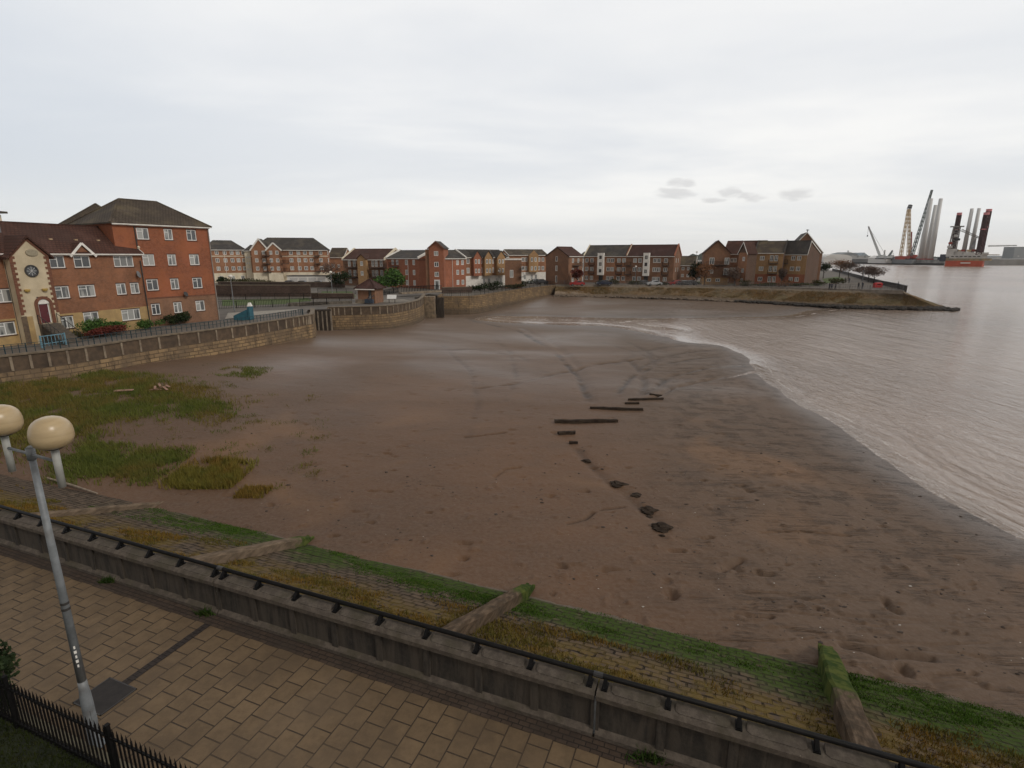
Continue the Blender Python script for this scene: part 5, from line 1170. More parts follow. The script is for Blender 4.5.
# lawns, paths around the basins
LAWN2 = mat('mown_lawn', (.085,.125,.028), (.065,.095,.023), .8, .95, c3=(.095,.085,.03), sc3=.12)
def sheet(name, pts, z, m_, kind='structure'):
    mb = MB(); mb.face([(p.x, p.y, z) for p in pts]); o = mb.build(name, m_); tag(o, kind=kind); return o
sheet('lawn', [V3(222, 306, 0), V3(286, 304, 0), V3(290, 299, 0), V3(222, 299.8, 0)], .02, LAWN2)
sheet('lawn', [V3(318, 296.5, 0), V3(356, 297, 0), V3(352, 291.5, 0), V3(322, 291.5, 0)], .02, LAWN2)
sheet('lawn', [V3(286, 303, 0), V3(312, 301, 0), V3(308, 298, 0), V3(290, 299, 0)], .022, LAWN2)
sheet('lawn', [V3(680, 283.3, 0), V3(822, 285.5, 0), V3(822, 283.2, 0), V3(680, 281.4, 0)], .02, LAWN2)
sheet('lawn', [V3(826, 283.5, 0), V3(846, 279.5, 0), V3(838, 276.5, 0), V3(822, 279, 0)], .02, LAWN2)
sheet('path', [V3(225, 319, 0), V3(290, 311.5, 0), V3(300, 309, 0), V3(228, 313, 0)], .02, CONCL)
sheet('path', [V3(322, 305.5, 0), V3(412, 301.5, 0), V3(404, 299, 0), V3(322, 303.5, 0)], .02, mat('pale_setts', (.24,.21,.17), (.17,.15,.12), .9, .9))
# brick retaining walls and black fences near the lock
def lowwall(label, p0, p1, z0, z1, m_=None, cope=True, t=.4):
    r = thing('brick_wall', label, 'wall', p0); d = p1-p0; mb = MB(); mb.beam(Vector((0,0,(z0+z1)/2)), Vector((d.x, d.y, (z0+z1)/2)), t, z1-z0); mb.build('wall_body', m_ or BR_DARK, r)
    if cope: mb = MB(); mb.beam(Vector((0,0,z1+.07)), Vector((d.x, d.y, z1+.07)), t+.12, .13); mb.build('coping', COPEL, r)
    return r
lowwall('long dark brick retaining wall in front of the cream-based blocks beyond the lock', V3(214, 296.5, 0), V3(311, 296.5, 0), -.1, 2.2)
lowwall('dark brick wall at the foot of the cream-based blocks, left of the parked cars', V3(219, 287, 0)+Vector((0,0,0)), V3(345, 287.5, 0), -.1, 1.3)
lowwall('low dark brick wall beside the small lawn, left of the brick hut', V3(312, 298.3, 0), V3(354, 298.6, 0), -.1, .9)
lowwall('low pale concrete wall edging the lock-side path left of the brick hut', V3(288, 306, 0), V3(352, 303.5, 0), -.1, .5, CONC, False, .5)
FG = 'black iron fences round the lock basin'
for k, (q0, q1, lab) in enumerate((((218, 309), (290, 306.5), 'black iron fence in front of the larger lawn behind the left quay'), ((216, 300.5), (318, 299), 'black iron fence between the lawn and the long dark brick wall'),
                  ((222, 287.3), (300, 287.5), 'black iron fence at the foot of the cream-based blocks'), ((318, 293.5), (356, 294), 'black iron fence across the small lawn left of the brick hut'), ((300, 306.5), (352, 303), 'black iron fence along the pale lock-side wall'),
                  ((380, 296), (398, 292.5), 'black iron fence from the hut to the footbridge'))):
    railing('iron_fence', lab, [V3(*q0, 0), V3(*q1, 0)], 1.15, 2.5, BLACK, (1.0, .12), FG, .24)
lowwall('dark brick wall set back on the ochre quay beside the lock gates', V3(440, 294.0, 0)+Vector((0,3,0)), V3(471, 293.2, 0)+Vector((0,3,0)), -.1, 1.15)
# turquoise quay railing and steps
TURQ = mat('turquoise_paint', (.035,.14,.18), (.03,.10,.14), 3, .5); TURD = mat('dark_teal_paint', (.016,.05,.062), (.012,.03,.04), 3, .5)
railing('quay_railing', 'teal painted railing along the top of the curved left quay wall', [p+inward(LQ, i)*1.0-Vector((0,0,.62)) for i, p in enumerate(LQ)][3:-3], 1.30, 2.2, TURD, (1.0, .75), infill=.5, pr=.026)
r = thing('quay_steps', 'turquoise painted gate and steps at the end of the teal quay railing', 'steps', V3(237, 321, 0)+Vector((0, 1.5, 0)))
mb = MB(); mb.prism([(-.9,-.5),(.9,-.5),(.9,.5),(-.9,.5)], 0, [.55,1.35,1.35,.55]); mb.build('step_flight', TURQ, r)
mb = MB(); mb.box((1.1,0,.85), (.25,1.1,1.7)); mb.build('gate_panel', TURQ, r); mb = MB(); mb.box((1.1,0,1.95), (.5,.5,.45), taper=.5); mb.build('lantern', WPAINT, r)
r = thing('quay_gate', 'pale blue gate frame in the quay railing below the entrance tower steps', 'gate', V3(42, 347, .2))
for s in (0, 1.9): mb = MB(); mb.box((s*.3, s, .45), (.10,.10,1.1)); mb.build('gate_post', mat('pale_blue_paint', (.16,.30,.38), (.12,.24,.30), 3, .5), r)
for k in range(6): mb = MB(); mb.box((.05+k*.1, .3+k*.27, .45), (.04,.04,.9)); mb.build('bar', MATS['pale_blue_paint'], r)
mb = MB(); mb.beam((0,0,.92), (.57,1.9,.92), .07, .07); mb.beam((0,0,.25), (.57,1.9,.25), .06, .06); mb.build('rail', MATS['pale_blue_paint'], r)
# pump hut
hp = V3(357.5, 303.3, 0); 
hut, wh = bld('brick_hut', 'small square brick hut with pyramid tiled roof on the pier head', (hp.x, hp.y+.5), (hp.x+3.2, hp.y-.3), 3.0, 2.75, 3.9, 'hip', BR_DRED, TILE_DRED, [(2.35, 1.3, .6, 1.9, 1)], cat='hut', ridge_u=1.48, over=.45, frame=DARKMET)
mb = MB(); mb.box2((-.35,-.35,-.2), (wh*.62,-.01,.65)); mb.build('stone_plinth', PILA, hut)
for px in (-1,1):
    pass
mb = MB(); mb.beam((wh*.55,-.9,0), (wh*1.1,-.9,1.5), .08, .08); mb.beam((wh*.55,-.9,.3), (wh*.9,-.9,1.6), .08, .08); mb.box((wh*.8,-.9,.45), (1.5,.5,.7)); mb.build('winch_frame', mat('blue_grey_steel', (.05,.07,.10), (.04,.05,.07), 3, .6), hut)
r = thing('information_board', 'white information board on two dark legs on the pier head, right of the brick hut', 'sign', V3(392, 303, .1))
mb = MB(); mb.box((0,0,1.05), (1.6,.05,.75), rx=-.5); mb.build('panel', WHITE, r)
for s in (-1, 1): mb = MB(); mb.box((s*.5,.08,.5), (.08,.08,1.0)); mb.build('leg', BLACK, r)

# ------------------------------------------------------------------ embankment of the point
m, g, b = newmat('embankment')
uvn = g.n('ShaderNodeUVMap').outputs[0]; U_, V_, _ = g.xyz(uvn); pos = g.n('ShaderNodeNewGeometry').outputs['Position']
n1 = g.noise(g.mapv(pos, (.25, 1, 1)), .5, 5, .65, .5); n2 = g.noise(pos, 1.6, 4, .65)
col = g.mix(g.ramp(n1, .38, .62), (.18,.118,.066), (.125,.095,.060)); col = g.mix(g.ramp(n2, .45, .7, 0, .6), col, (.20,.165,.115))
vj = g.math('ADD', V_, g.math('MULTIPLY', g.math('SUBTRACT', n2, .5), .35))
col = g.mix(g.math('MULTIPLY', g.ramp(vj, .16, .05), .9), col, (.21,.175,.135))
lf = g.ramp(U_, 2.2, .2); col = g.mix(g.math('MULTIPLY', lf, g.ramp(vj, .3, .6)), col, (.26,.20,.145))
col = g.mix(g.math('MULTIPLY', g.ramp(vj, .62, .74), g.ramp(n2, .3, .5, .5, 1)), col, (.15,.115,.085))
rt = g.ramp(U_, 4.5, 6.5); col = g.mix(g.math('MULTIPLY', rt, g.ramp(V_, .72, .80)), col, (.022,.019,.017))
grn = g.math('MULTIPLY', g.ramp(vj, .30, .45), g.ramp(vj, .72, .6)); col = g.mix(g.math('MULTIPLY', g.math('MULTIPLY', grn, g.ramp(U_, 3, 6)), .35), col, (.125,.112,.055))
g.l(col, b.inputs['Base Color']); b.inputs['Roughness'].default_value = .95; b.inputs['Specular IOR Level'].default_value = .1
bp = g.n('ShaderNodeBump'); bp.inputs['Distance'].default_value = .2; g.l(n2, bp.inputs['Height']); g.l(bp.outputs[0], b.inputs['Normal'])
TOE = [V3(*q) for q in ((554, 297.0, -2.6), (590, 297.5, -3.0), (620, 298, -3.2), (660, 299, -3.35), (700, 300.8, -3.5), (740, 303, -3.7), (780, 305.5, -3.95), (820, 308, -4.1), (870, 310, -4.2), (952, 311.8, -4.3))]
TOE2 = TOE+[V3(957, 310.2, -4.3), V3(930, 304, -4.3)]; TOP2 = EMB_TOP+[V3(904, 291.4, 0), V3(903, 290.6, 0)]
ns = 14; rows = []; uvs = []
NI = (len(TOE2)-1)*14+1
for i in range(NI):
    t = i/14; k = min(int(t), len(TOE2)-2); f_ = t-k; a = TOP2[k].lerp(TOP2[k+1], f_); c = TOE2[k].lerp(TOE2[k+1], f_)
    for j in range(ns+1):
        s_ = j/ns; p = a.lerp(c, s_); hz = (s_ < .08 and -.35*0 or 0); p.z = a.z+(c.z-a.z)*(s_**.85)+(0 if j in (0, ns) else random.uniform(-.12,.12)); rows.append(tuple(p)); uvs.append((t, s_))
npmesh('embankment', np.array(rows), gridfaces(NI, ns+1)[:, ::-1], m, smooth=False, uv=np.array(uvs), kind='structure')
# low wall and railing on top of the embankment
r = thing('promenade_wall', 'low pale wall along the top of the far embankment under the grey railing', 'wall', EMB_TOP[0])
strip(resample(EMB_TOP, 6), [(-.1,-.5), (-.1,.28), (.25,.28), (.25,-.5)], mat('pale_promenade_wall', (.27,.23,.19), (.19,.16,.13), 1.2, .9), r, 'wall_body', EMB_TOP[0])
railing('promenade_railing', 'long grey railing along the far embankment in front of the point buildings', [p+Vector((0,.2,.28)) for p in EMB_TOP], 1.05, 2.3, mat('grey_railing', (.16,.15,.14), (.11,.10,.10), 2, .6), (1.0, .6, .3), infill=.5)
# rock armour along the toe
def rocks(name, label, pts, n, smin, smax, m_, spread=1.2, z=None):
    V = []; F = []; ico = bmesh.new(); bmesh.ops.create_icosphere(ico, subdivisions=1, radius=1); bv = np.array([v.co[:] for v in ico.verts]); bf = np.array([[v.index for v in f.verts] for f in ico.faces]); ico.free()
    L = [0]; 
    for a, c in zip(pts[:-1], pts[1:]): L.append(L[-1]+(c-a).length)
    for i in range(n):
        t = random.random()*L[-1]; k = max(j for j in range(len(pts)-1) if L[j] <= t); f_ = (t-L[k])/(L[k+1]-L[k]); p = pts[k].lerp(pts[k+1], f_)
        s_ = random.uniform(smin, smax)*(0.6+.6*t/L[-1]); sc = np.array([s_*random.uniform(.8, 1.5), s_*random.uniform(.7, 1.2), s_*random.uniform(.5, .8)])
        q = bv*sc*(1+rng.uniform(-.22, .22, (len(bv), 1))); q = q+np.array([p.x+random.gauss(0, spread*.5), p.y+random.gauss(0, spread), p.z+random.uniform(0, .3)])
        F.append(bf+len(V)*len(bv)); V.append(q)
    o = npmesh(name, np.concatenate(V), np.concatenate(F), m_, kind='stuff'); tag(o, label, 'rocks'); return o
rocks('rock_armour', 'dark weed-covered rocks heaped along the waterline at the toe of the point', [p+Vector((0,.6,.35)) for p in TOE[5:]], 900, .35, .75, mat('dark_rock', (.028,.024,.021), (.05,.042,.034), 1.5, .85), 1.1)
rocks('rubble', 'pale scattered rubble along the foot of the far embankment', [p+Vector((0,.3,.15)) for p in TOE[:6]], 420, .18, .45, mat('brown_rubble', (.20,.155,.115), (.10,.08,.062), 1.2, .9), .8)
gn = grassmat('embankment_grass', (.32,.20,.09), (.24,.18,.09), (.38,.28,.16), .18)
n = 42000; t = rng.random(n)*(len(TOE)-1); k = np.minimum(t.astype(int), len(TOE)-2); f_ = t-k; s_ = rng.uniform(.10, .68, n)
Ta = np.array(EMB_TOP); Tb = np.array(TOE); a = Ta[k]*(1-f_[:, None])+Ta[k+1]*f_[:, None]; c = Tb[k]*(1-f_[:, None])+Tb[k+1]*f_[:, None]
P = a+(c-a)*s_[:, None]; P[:, 2] = a[:, 2]+(c[:, 2]-a[:, 2])*s_**.85; den = fbm(P[:, 0]*.25, P[:, 1]*.8, 3); P = P[(den+rng.normal(0, .09, n)) > .50]
o = blades('embankment_grass', P, .26, .12, gn, .9); tag(o, 'rough ochre grass growing on the far embankment', 'grass')

# ------------------------------------------------------------------ marsh grass on the mud, left
def inpoly(x, y, P):
    ins = np.zeros(x.shape, bool); n = len(P); j = n-1
    for i in range(n):
        xi, yi, xj, yj = P[i][0], P[i][1], P[j][0], P[j][1]
        ins ^= ((yi > y) != (yj > y)) & (x < (xj-xi)*(y-yi)/(yj-yi+1e-12)+xi); j = i
    return ins
MARSH = grassmat('marsh_grass', (.130,.150,.034), (.200,.140,.042), (.085,.115,.028), .16)
MARSH2 = grassmat('marsh_grass_tawny', (.20,.175,.038), (.23,.14,.036), (.12,.13,.03), .35)
patches = [([(-140,392),(-60,386),(0,383),(42,378),(106,375.5),(129,377.5),(174,384),(193,392),(238,406),(226,414),(190,409),(161,411),(138,414),(112,426),(89,431),(59,443),(0,451),(-120,470)], 70000, .36, MARSH, 'broad patch of green and rusty marsh grass below the left quay wall', -2.15),
           ([(64,452),(94,445),(131,449),(160,454),(190,455),(178,462),(160,471),(131,480),(94,478),(72,470)], 11000, .30, MARSH, 'ragged marsh grass patch on the mud right of the lamp globes', -2.55),
           ([(178,470),(195,461),(215,460),(235,465),(243,476),(228,485),(205,487),(185,484)], 7000, .42, MARSH2, 'round tawny marsh grass clump alone on the mud', -2.75),
           ([(240,490),(255,486),(270,490),(262,497),(245,497)], 1200, .25, MARSH2, 'small low grass tuft just right of the round clump', -2.85),
           ([(222,369),(240,366),(262,368),(258,375),(230,376)], 1500, .25, MARSH, 'small grass patch on the mud near the quay bend', -2.25)]
for P_, n, h, m_, lab, zz in patches:
    pw = [V3(x, y, zz) for x, y in P_]; x0, x1 = min(p.x for p in pw), max(p.x for p in pw); y0, y1 = min(p.y for p in pw), max(p.y for p in pw)
    x = rng.uniform(x0, x1, n*5); y = rng.uniform(y0, y1, n*5); ja_ = 3 if n > 20000 else 1.6; jx = x+(fbm(x*.7, y*.7, 3)-.5)*ja_+rng.normal(0, .5, n*5); jy = y+(fbm(x*.7+9, y*.7, 3)-.5)*ja_*1.3+rng.normal(0, .9, n*5)
    k = inpoly(jx, jy, pw) & (.6*fbm(x*.5+2, y*.5, 3)+.4*fbm(x*2.2, y*1.6+7, 2)+rng.normal(0, .05, n*5) > (.36 if n > 20000 else .44)); x, y = x[k][:n], y[k][:n]
    o = blades('marsh_grass', np.stack([x, y, mud_h(x[None], y[None])[0]-.03], 1), h, .05, m_, .7); tag(o, lab, 'marsh grass')
# sprigs scattered over the mud
pts = []
for _ in range(130):
    px, py = random.uniform(130, 330), random.uniform(385, 480)
    if random.random() < .5: px, py = random.gauss(205, 30), random.gauss(400, 18)
    p = V3(px, py, -2.5); n = random.randint(8, 60); pts.append(np.stack([p.x+rng.normal(0, .25, n), p.y+rng.normal(0, .25, n)], 1))
xy = np.concatenate(pts); o = blades('sprigs', np.stack([xy[:, 0], xy[:, 1], mud_h(xy[:, 0][None], xy[:, 1][None])[0]-.02], 1), .16, .04, MARSH, .9); tag(o, 'sparse sprigs of weed dotted over the mud by the marsh patches', 'weed')
# driftwood heap
p = V3(164, 389, -2.0); r = thing('driftwood', 'heap of pale orange driftwood boards caught in the broad marsh patch', 'driftwood', (p.x, p.y, zmud(p.x, p.y)))
DW = mat('drift_board', (.36,.21,.15), (.26,.16,.11), 3, .85)
for i in range(6): mb = MB(); mb.box((random.uniform(-.5,.5), random.uniform(-.45,.45), .18+i*.05), (random.uniform(.7,1.3), .16, .05), rz=random.uniform(-1,1.2), ry=random.uniform(-.15,.15)); mb.build('board', DW, r)
p = V3(124, 391.5, -1.9); r = thing('driftwood', 'single flat pale board lying in the broad marsh patch', 'driftwood', (p.x, p.y, zmud(p.x, p.y)+.25)); mb = MB(); mb.box((0,0,0), (1.2,.35,.06), rz=.25); mb.build('board', DW, r)
# bleached poles by the slope
for (a, c, lab) in (((47, 478.5), (97, 492.5), 'thin pale pole lying on the mud at the slope edge, left'), ((134, 504), (152, 513), 'short pale stick at the tip of the left rib')):
    p0, p1 = V3(*a, -2.7), V3(*c, -2.75); p0.z = zmud(p0.x, p0.y)+.1; p1.z = max(zmud(p1.x, p1.y), -2.95)+.15; mb = MB(); mb.tube([p0, p0.lerp(p1, .5)+Vector((0,0,.03)), p1], [.05,.06,.04], 7); o = mb.build('pole', mat('driftwood_grey', (.30,.24,.18), (.2,.16,.12), 4, .9), origin=p0); tag(o, lab, 'pole')
# ------------------------------------------------------------------ timbers and boulders on the mud
LOG = mat('sodden_timber', (.028,.020,.015), (.055,.040,.029), 4, .85, .02, stretch=(.5, 3, 1), spec=.1)
for a, c, w, lab in (((555, 424.5), (617, 422.0), .34, 'longest dark sodden timber, lying half buried in the middle of the mud'), ((590, 409), (643, 410.5), .26, 'second dark timber, just beyond the longest one'),
                     ((628, 400), (663, 399.5), .24, 'thin dark timber beyond the second one'), ((625, 403.8), (639, 403.8), .2, 'short dark timber stub beside the thin far timber'),
                     ((558, 436.8), (575, 435.8), .30, 'short thick dark timber in front of the longest one'), ((650, 394.5), (662, 394), .2, 'farthest short dark timber near the cracked ledge'), ((569, 446), (577, 446), .22, 'small dark timber end nearest the line of holes')):
    p0, p1 = V3(*a, -3.42), V3(*c, -3.42); p0.z = zmud(p0.x, p0.y)+.08; p1.z = zmud(p1.x, p1.y)+.08; n = 9; path = []; rad = []
    for i in range(n): t = i/(n-1); p = p0.lerp(p1, t); p.y += math.sin(t*7)*.07; p.z += random.uniform(-.03,.05); path.append(p); rad.append(w*.55*random.uniform(.75,1.15)*(.6 if i in (0, n-1) else 1))
    mb = MB(); vs = []; fs = []
    q_ = (p1-p0).normalized(); sd_ = Vector((-q_.y, q_.x, 0))
    for i, p in enumerate(path):
        p = p0.lerp(p1, i/(n-1)); h_ = w*.42*random.uniform(.7, 1.15); hw = w*.5*random.uniform(.8, 1.1)
        for a_, c_ in ((-hw, -.3), (-hw*.95, h_*.8), (-hw*.2, h_), (hw*.7, h_*.85), (hw, -.3)): vs.append(p+sd_*a_+Vector((0,0,c_))+Vector((random.uniform(-.05,.05), 0, 0)))
    for i in range(n-1):
        for k in range(4): fs.append((i*5+k, (i+1)*5+k, (i+1)*5+k+1, i*5+k+1))
    fs.append((0,1,2,3,4)); fs.append(tuple((n-1)*5+k for k in range(4, -1, -1))); mb.add(vs, fs); o = mb.build('timber', LOG, origin=p0); tag(o, lab, 'timber')
for px, py, s_, lab in ((586, 461.5, .28, 'small dark stone on the mud below the short timber'), (594, 468, .16, 'tiny dark stone beside the line of holes'), (619, 484, .34, 'dark lumpy stone in the middle of the stone line'), (636, 494.5, .24, 'small rounded stone between the lumpy and the flat stone'),
                        (649, 509, .36, 'flat dark stone, second nearest of the stone line'), (661, 528, .42, 'largest flat dark stone, nearest of the stone line'), (649, 515, .15, 'tiny stone chip just below the flat dark stone'), (662, 536, .12, 'tiny chip just below the largest flat stone')):
    p = V3(px, py, -3.35); bm2 = bmesh.new(); bmesh.ops.create_icosphere(bm2, subdivisions=3, radius=1)
    for v in bm2.verts:
        c = v.co; k = 1+.5*(math.sin(c.x*3.1+px)+math.sin(c.y*4.3+py+c.x*2)+math.sin(c.z*7+px+c.x*5))/3+random.uniform(-.07,.07); v.co = Vector((c.x*k*s_*1.15, c.y*k*s_*.8, c.z*k*s_*.34))
    me = bpy.data.meshes.new('stone'); bm2.to_mesh(me); bm2.free(); me.materials.append(LOG); autouv(me); o = bpy.data.objects.new('stone', me); COL.objects.link(o); o.location = (p.x, p.y, zmud(p.x, p.y)+s_*.06); tag(o, lab, 'stone')

def scatter(name, label, n, smin, smax, m_, region, flat=.6):
    ico = bmesh.new(); bmesh.ops.create_icosphere(ico, subdivisions=1, radius=1); bv = np.array([v.co[:] for v in ico.verts]); bf = np.array([[v.index for v in f.verts] for f in ico.faces]); ico.free()
    X = []; 
    while len(X) < n:
        px, py = random.uniform(*region[0]), random.uniform(*region[1]); p = gp(px, py, -3.2)
        if p.dot(B_) < 15.6: continue
        if vnoise(np.array([p.x*.35]), np.array([p.y*.35]))[0] < random.random()*.9: continue
        X.append((p.x, p.y))
    X = np.array(X); Z = mud_h(X[:, 0][None], X[:, 1][None])[0]; V = []; F = []
    for i in range(n):
        s_ = smin+(smax-smin)*random.random()**3; q = bv*(1+rng.uniform(-.3, .3, (len(bv), 1)))*np.array([s_*random.uniform(.8, 1.8), s_*random.uniform(.7, 1.3), s_*flat]); V.append(q+np.array([X[i, 0], X[i, 1], Z[i]])); F.append(bf+i*len(bv))
    o = npmesh(name, np.concatenate(V), np.concatenate(F), m_, kind='stuff'); tag(o, label, 'debris')
scatter('mud_clods', 'small dark clods and pebbles strewn over the near mud', 380, .02, .075, mat('dark_clod', (.045,.033,.026), (.075,.055,.042), 3, .9), ((60, 1024), (440, 680)))
scatter('shell_specks', 'few pale shell fragments strewn over the near mud', 70, .015, .035, mat('shell_white', (.55,.52,.47), (.4,.37,.33), 3, .7), ((150, 1024), (450, 680)))
# ------------------------------------------------------------------ trees and shrubs
def leafmat(name, c1, c2):
    m, g, b = newmat(name); pos = g.n('ShaderNodeNewGeometry').outputs['Position']
    c = g.mix(g.ramp(g.noise(pos, 1.1, 3, .6), .4, .62), c1, c2); c = g.mix(g.ramp(g.noise(pos, 6, 2, .6), .35, .7, 0, .6), c, tuple(x*.5 for x in c1))
    g.l(c, b.inputs['Base Color']); b.inputs['Roughness'].default_value = .8; b.inputs['Specular IOR Level'].default_value = .15; return m
LF = {'green': leafmat('bright_leaves', (.055,.115,.025), (.085,.15,.035)), 'dark': leafmat('dark_leaves', (.020,.034,.012), (.036,.05,.018)), 'olive': leafmat('olive_leaves', (.05,.055,.018), (.08,.07,.025)),
      'russet': leafmat('russet_leaves', (.20,.095,.045), (.28,.14,.07)), 'red': leafmat('red_leaves', (.17,.04,.03), (.12,.04,.025)), 'bare': leafmat('bare_twigs', (.13,.09,.075), (.18,.12,.09))}
BARK = mat('bark', (.07,.055,.045), (.045,.036,.03), 4, .95)
def leaves(parent, cx, rx, ry, rz_, n, size, m_, lobes=9, name='crown'):
    C = []; 
    for i in range(lobes):
        v = np.array([random.gauss(0,1), random.gauss(0,1), random.gauss(0,1)]); v /= np.linalg.norm(v)+1e-6; v *= random.uniform(.35,.72); C.append((v*np.array([rx,ry,rz_]), random.uniform(.38,.6)))
    P = np.zeros((n, 3))
    for i in range(n):
        c, rr = C[random.randrange(lobes)]; v = rng.normal(size=3); v /= np.linalg.norm(v); P[i] = c+v*np.array([rx,ry,rz_])*rr*rng.random()**.45
    A = rng.normal(size=(n, 3)); A /= np.linalg.norm(A, axis=1)[:, None]; B2 = np.cross(A, rng.normal(size=(n, 3))); B2 /= np.linalg.norm(B2, axis=1)[:, None]
    s_ = size*(.6+.8*rng.random(n))[:, None]; c = np.array(cx); V = np.stack([P+c-A*s_, P+c+B2*s_*.6, P+c+A*s_, P+c-B2*s_*.6], 1).reshape(-1, 3)
    return npmesh(name, V, np.arange(n*4).reshape(n, 4), m_, parent)
def tree(label, loc, h, w, kind, n=900, size=.22, trunk=.12, clear=.35, group=None, name='tree'):
    r = thing(name, label, 'tree', loc, group=group); mb = MB(); mb.tube([(0,0,-.1), (.05,0,h*clear*.6), (-.03,.04,h*clear), (0,0,h*.8)], [trunk, trunk*.8, trunk*.65, trunk*.2], 7)
    for i in range(7):
        a = i*2.4; z = h*(clear*.8+.08*i); e = Vector((math.cos(a)*w*.36, math.sin(a)*w*.36, z+h*.24)); mb.tube([(0,0,z), e*.5+Vector((0,0,z*.5)), e], [trunk*.45, trunk*.3, trunk*.1], 5)
    mb.build('trunk', BARK, r); leaves(r, (0,0,h*(clear+(1-clear)/2)), w/2, w/2, h*(1-clear)/2, n, size, LF[kind]); return r
def shrub(label, loc, w, d, h, kind, n=900, size=.16, name='shrub', cat='shrub', rz=0, group=None, lobes=8):
    r = thing(name, label, cat, loc, rz, group); mb = MB()
    for i in range(5): a = i*1.3; mb.tube([(0,0,-.05), (math.cos(a)*w*.2, math.sin(a)*d*.2, h*.6)], [.05,.02], 5)
    mb.build('stems', BARK, r); leaves(r, (0,0,h*.5), w/2*1.15, d/2*1.15, h*.52, n, size, LF[kind], lobes, 'foliage'); return r
tree('bright green rounded tree in front of the dark-balconied block, right of the brick hut', at(393.5, 122), 5.2, 8.2, 'green', 2600, .24, clear=.12, name='green_tree')
tree('dark evergreen tree in the gap left of the broad gabled point block', at(696, 168), 7.6, 5.5, 'dark', 1500, .26, clear=.1, name='dark_tree')
OG = 'small trees on the point'
for px, Y, h, w, k, lab in ((704, 151, 6.0, 6.4, 'russet', 'russet leafy tree in front of the broad gabled point block'), (734, 149, 5.2, 5.6, 'bare', 'thin russet tree in front of the narrow gabled bay'), (781, 149, 5.0, 2.6, 'bare', 'slender dark sapling before the yellow block'),
                        (839, 205, 7.0, 8.5, 'russet', 'leftmost russet tree on the tip of the point by the river wall'), (848, 196, 6.0, 6.5, 'bare', 'second bare tree on the tip of the point'), (862, 178, 5.6, 7.0, 'bare', 'third bare tree on the tip of the point'), (873.5, 165, 5.4, 7.2, 'bare', 'fourth bare tree, nearest the red bin'),
                        (868, 172, 5.0, 4.0, 'bare', 'small bare tree between the third and fourth trees on the tip'), (823, 200, 6.5, 6.0, 'dark', 'dark tree at the corner of the yellow end block')):
    tree(lab, at(px, Y), h, w, k, 1300 if k != 'bare' else 1500, .2 if k != 'bare' else .15, .16, .36, OG, 'small_tree')
tree('dark red tree in front of the terrace next to the broad gable', at(577, 150), 5.2, 4.0, 'red', 900, .2, name='red_tree')
tree('bare brown tree left of the dark-balconied block', at(333, 152), 6.5, 7.5, 'bare', 1200, .14, name='bare_tree'); tree('dark leafy tree beside the parked cars beyond the lock', at(341, 138), 4.2, 6.5, 'dark', 1100, .22, clear=.15, name='dark_tree')
# near hedges under block A
def onAp(px, py, out, z=0):
    u, _ = onA(px, py); d = (AP1-AP0).normalized(); n_ = Vector((d.y, -d.x, 0)); p = AP0+d*u+n_*out; return Vector((p.x, p.y, z))
rzA = math.atan2((AP1-AP0).y, (AP1-AP0).x)
shrub('clipped green and maroon hedge in front of the nearest brown block', onAp(90, 322, 1.6), 4.6, 1.5, 1.75, 'green', 3600, .10, 'hedge', 'hedge', rzA, lobes=14)
shrub('maroon lower half of the hedge beside the entrance steps', onAp(88, 326, 2.6), 4.0, 1.0, 1.1, 'red', 1800, .09, 'hedge', 'hedge', rzA, lobes=12)
shrub('small light green bush at the right end of the brown block', onAp(139, 322, 1.4), 2.8, 1.2, 1.3, 'green', 1200, .09, 'bush', 'bush', rzA); 
shrub('low dark bush at the foot of the tall red block', Vector((-40.0, 63.9, 0)), 3.6, 1.2, 1.5, 'dark', 1500, .10, 'bush', 'bush', rzA)
shrub('tiny green bush left of the entrance steps', onAp(66, 335, 1.6), 1.2, .8, .9, 'olive', 500, .08, 'bush', 'bush', rzA)
for k, (px, Y, w, h, kd, lab) in enumerate(((479, 127, 6.5, 2.0, 'dark', 'left dark shrub mass on the quay before the white-based block'), (492, 130, 7.0, 2.1, 'dark', 'right dark shrub mass on the quay before the white-based block'), (514, 136, 5, 1.3, 'olive', 'olive shrub under the square brick building'), (525, 150, 6.5, 2.0, 'dark', 'dark shrub right of the square brick building'),
                                 (228, 160, 7, 1.6, 'olive', 'olive shrub at the foot of the leftmost cream base'), (246, 160, 7, 1.7, 'olive', 'olive shrub below the checkered stair tower'), (262, 160, 6, 1.4, 'olive', 'olive shrub below the twin gables'), (222, 158, 3, 2.2, 'dark', 'dark bush beside the tall red block, far'),
                                 (603, 153, 4, 1.2, 'dark', 'dark shrub before the left half of the terrace'), (615, 152, 3.5, 2.2, 'olive', 'brown conical shrub in the middle of the terrace front'), (634, 151, 5, 1.4, 'olive', 'low olive shrub before the right half of the terrace'), (660, 150, 5, 1.2, 'dark', 'low dark shrub at the right end of the terrace'),
                                 (765, 148, 7, .9, 'olive', 'low hedge before the yellow brick block'), (800, 147, 7, .9, 'olive', 'low hedge before the yellow end block'), (818, 149, 4, 1.6, 'olive', 'scrubby bush at the corner of the yellow end block'), (836, 160, 6, 1.8, 'olive', 'scrubby bush on the grass at the tip of the point'), (745, 147, 5, 1.6, 'olive', 'brown shrub before the narrow gabled bay'), (785, 144, 4.5, 1.9, 'russet', 'russet shrub by the far railing before the yellow blocks'))):
    shrub(lab, at(px, Y), w, 2.2, h, kd, 700, .17, 'shrub', 'shrub')
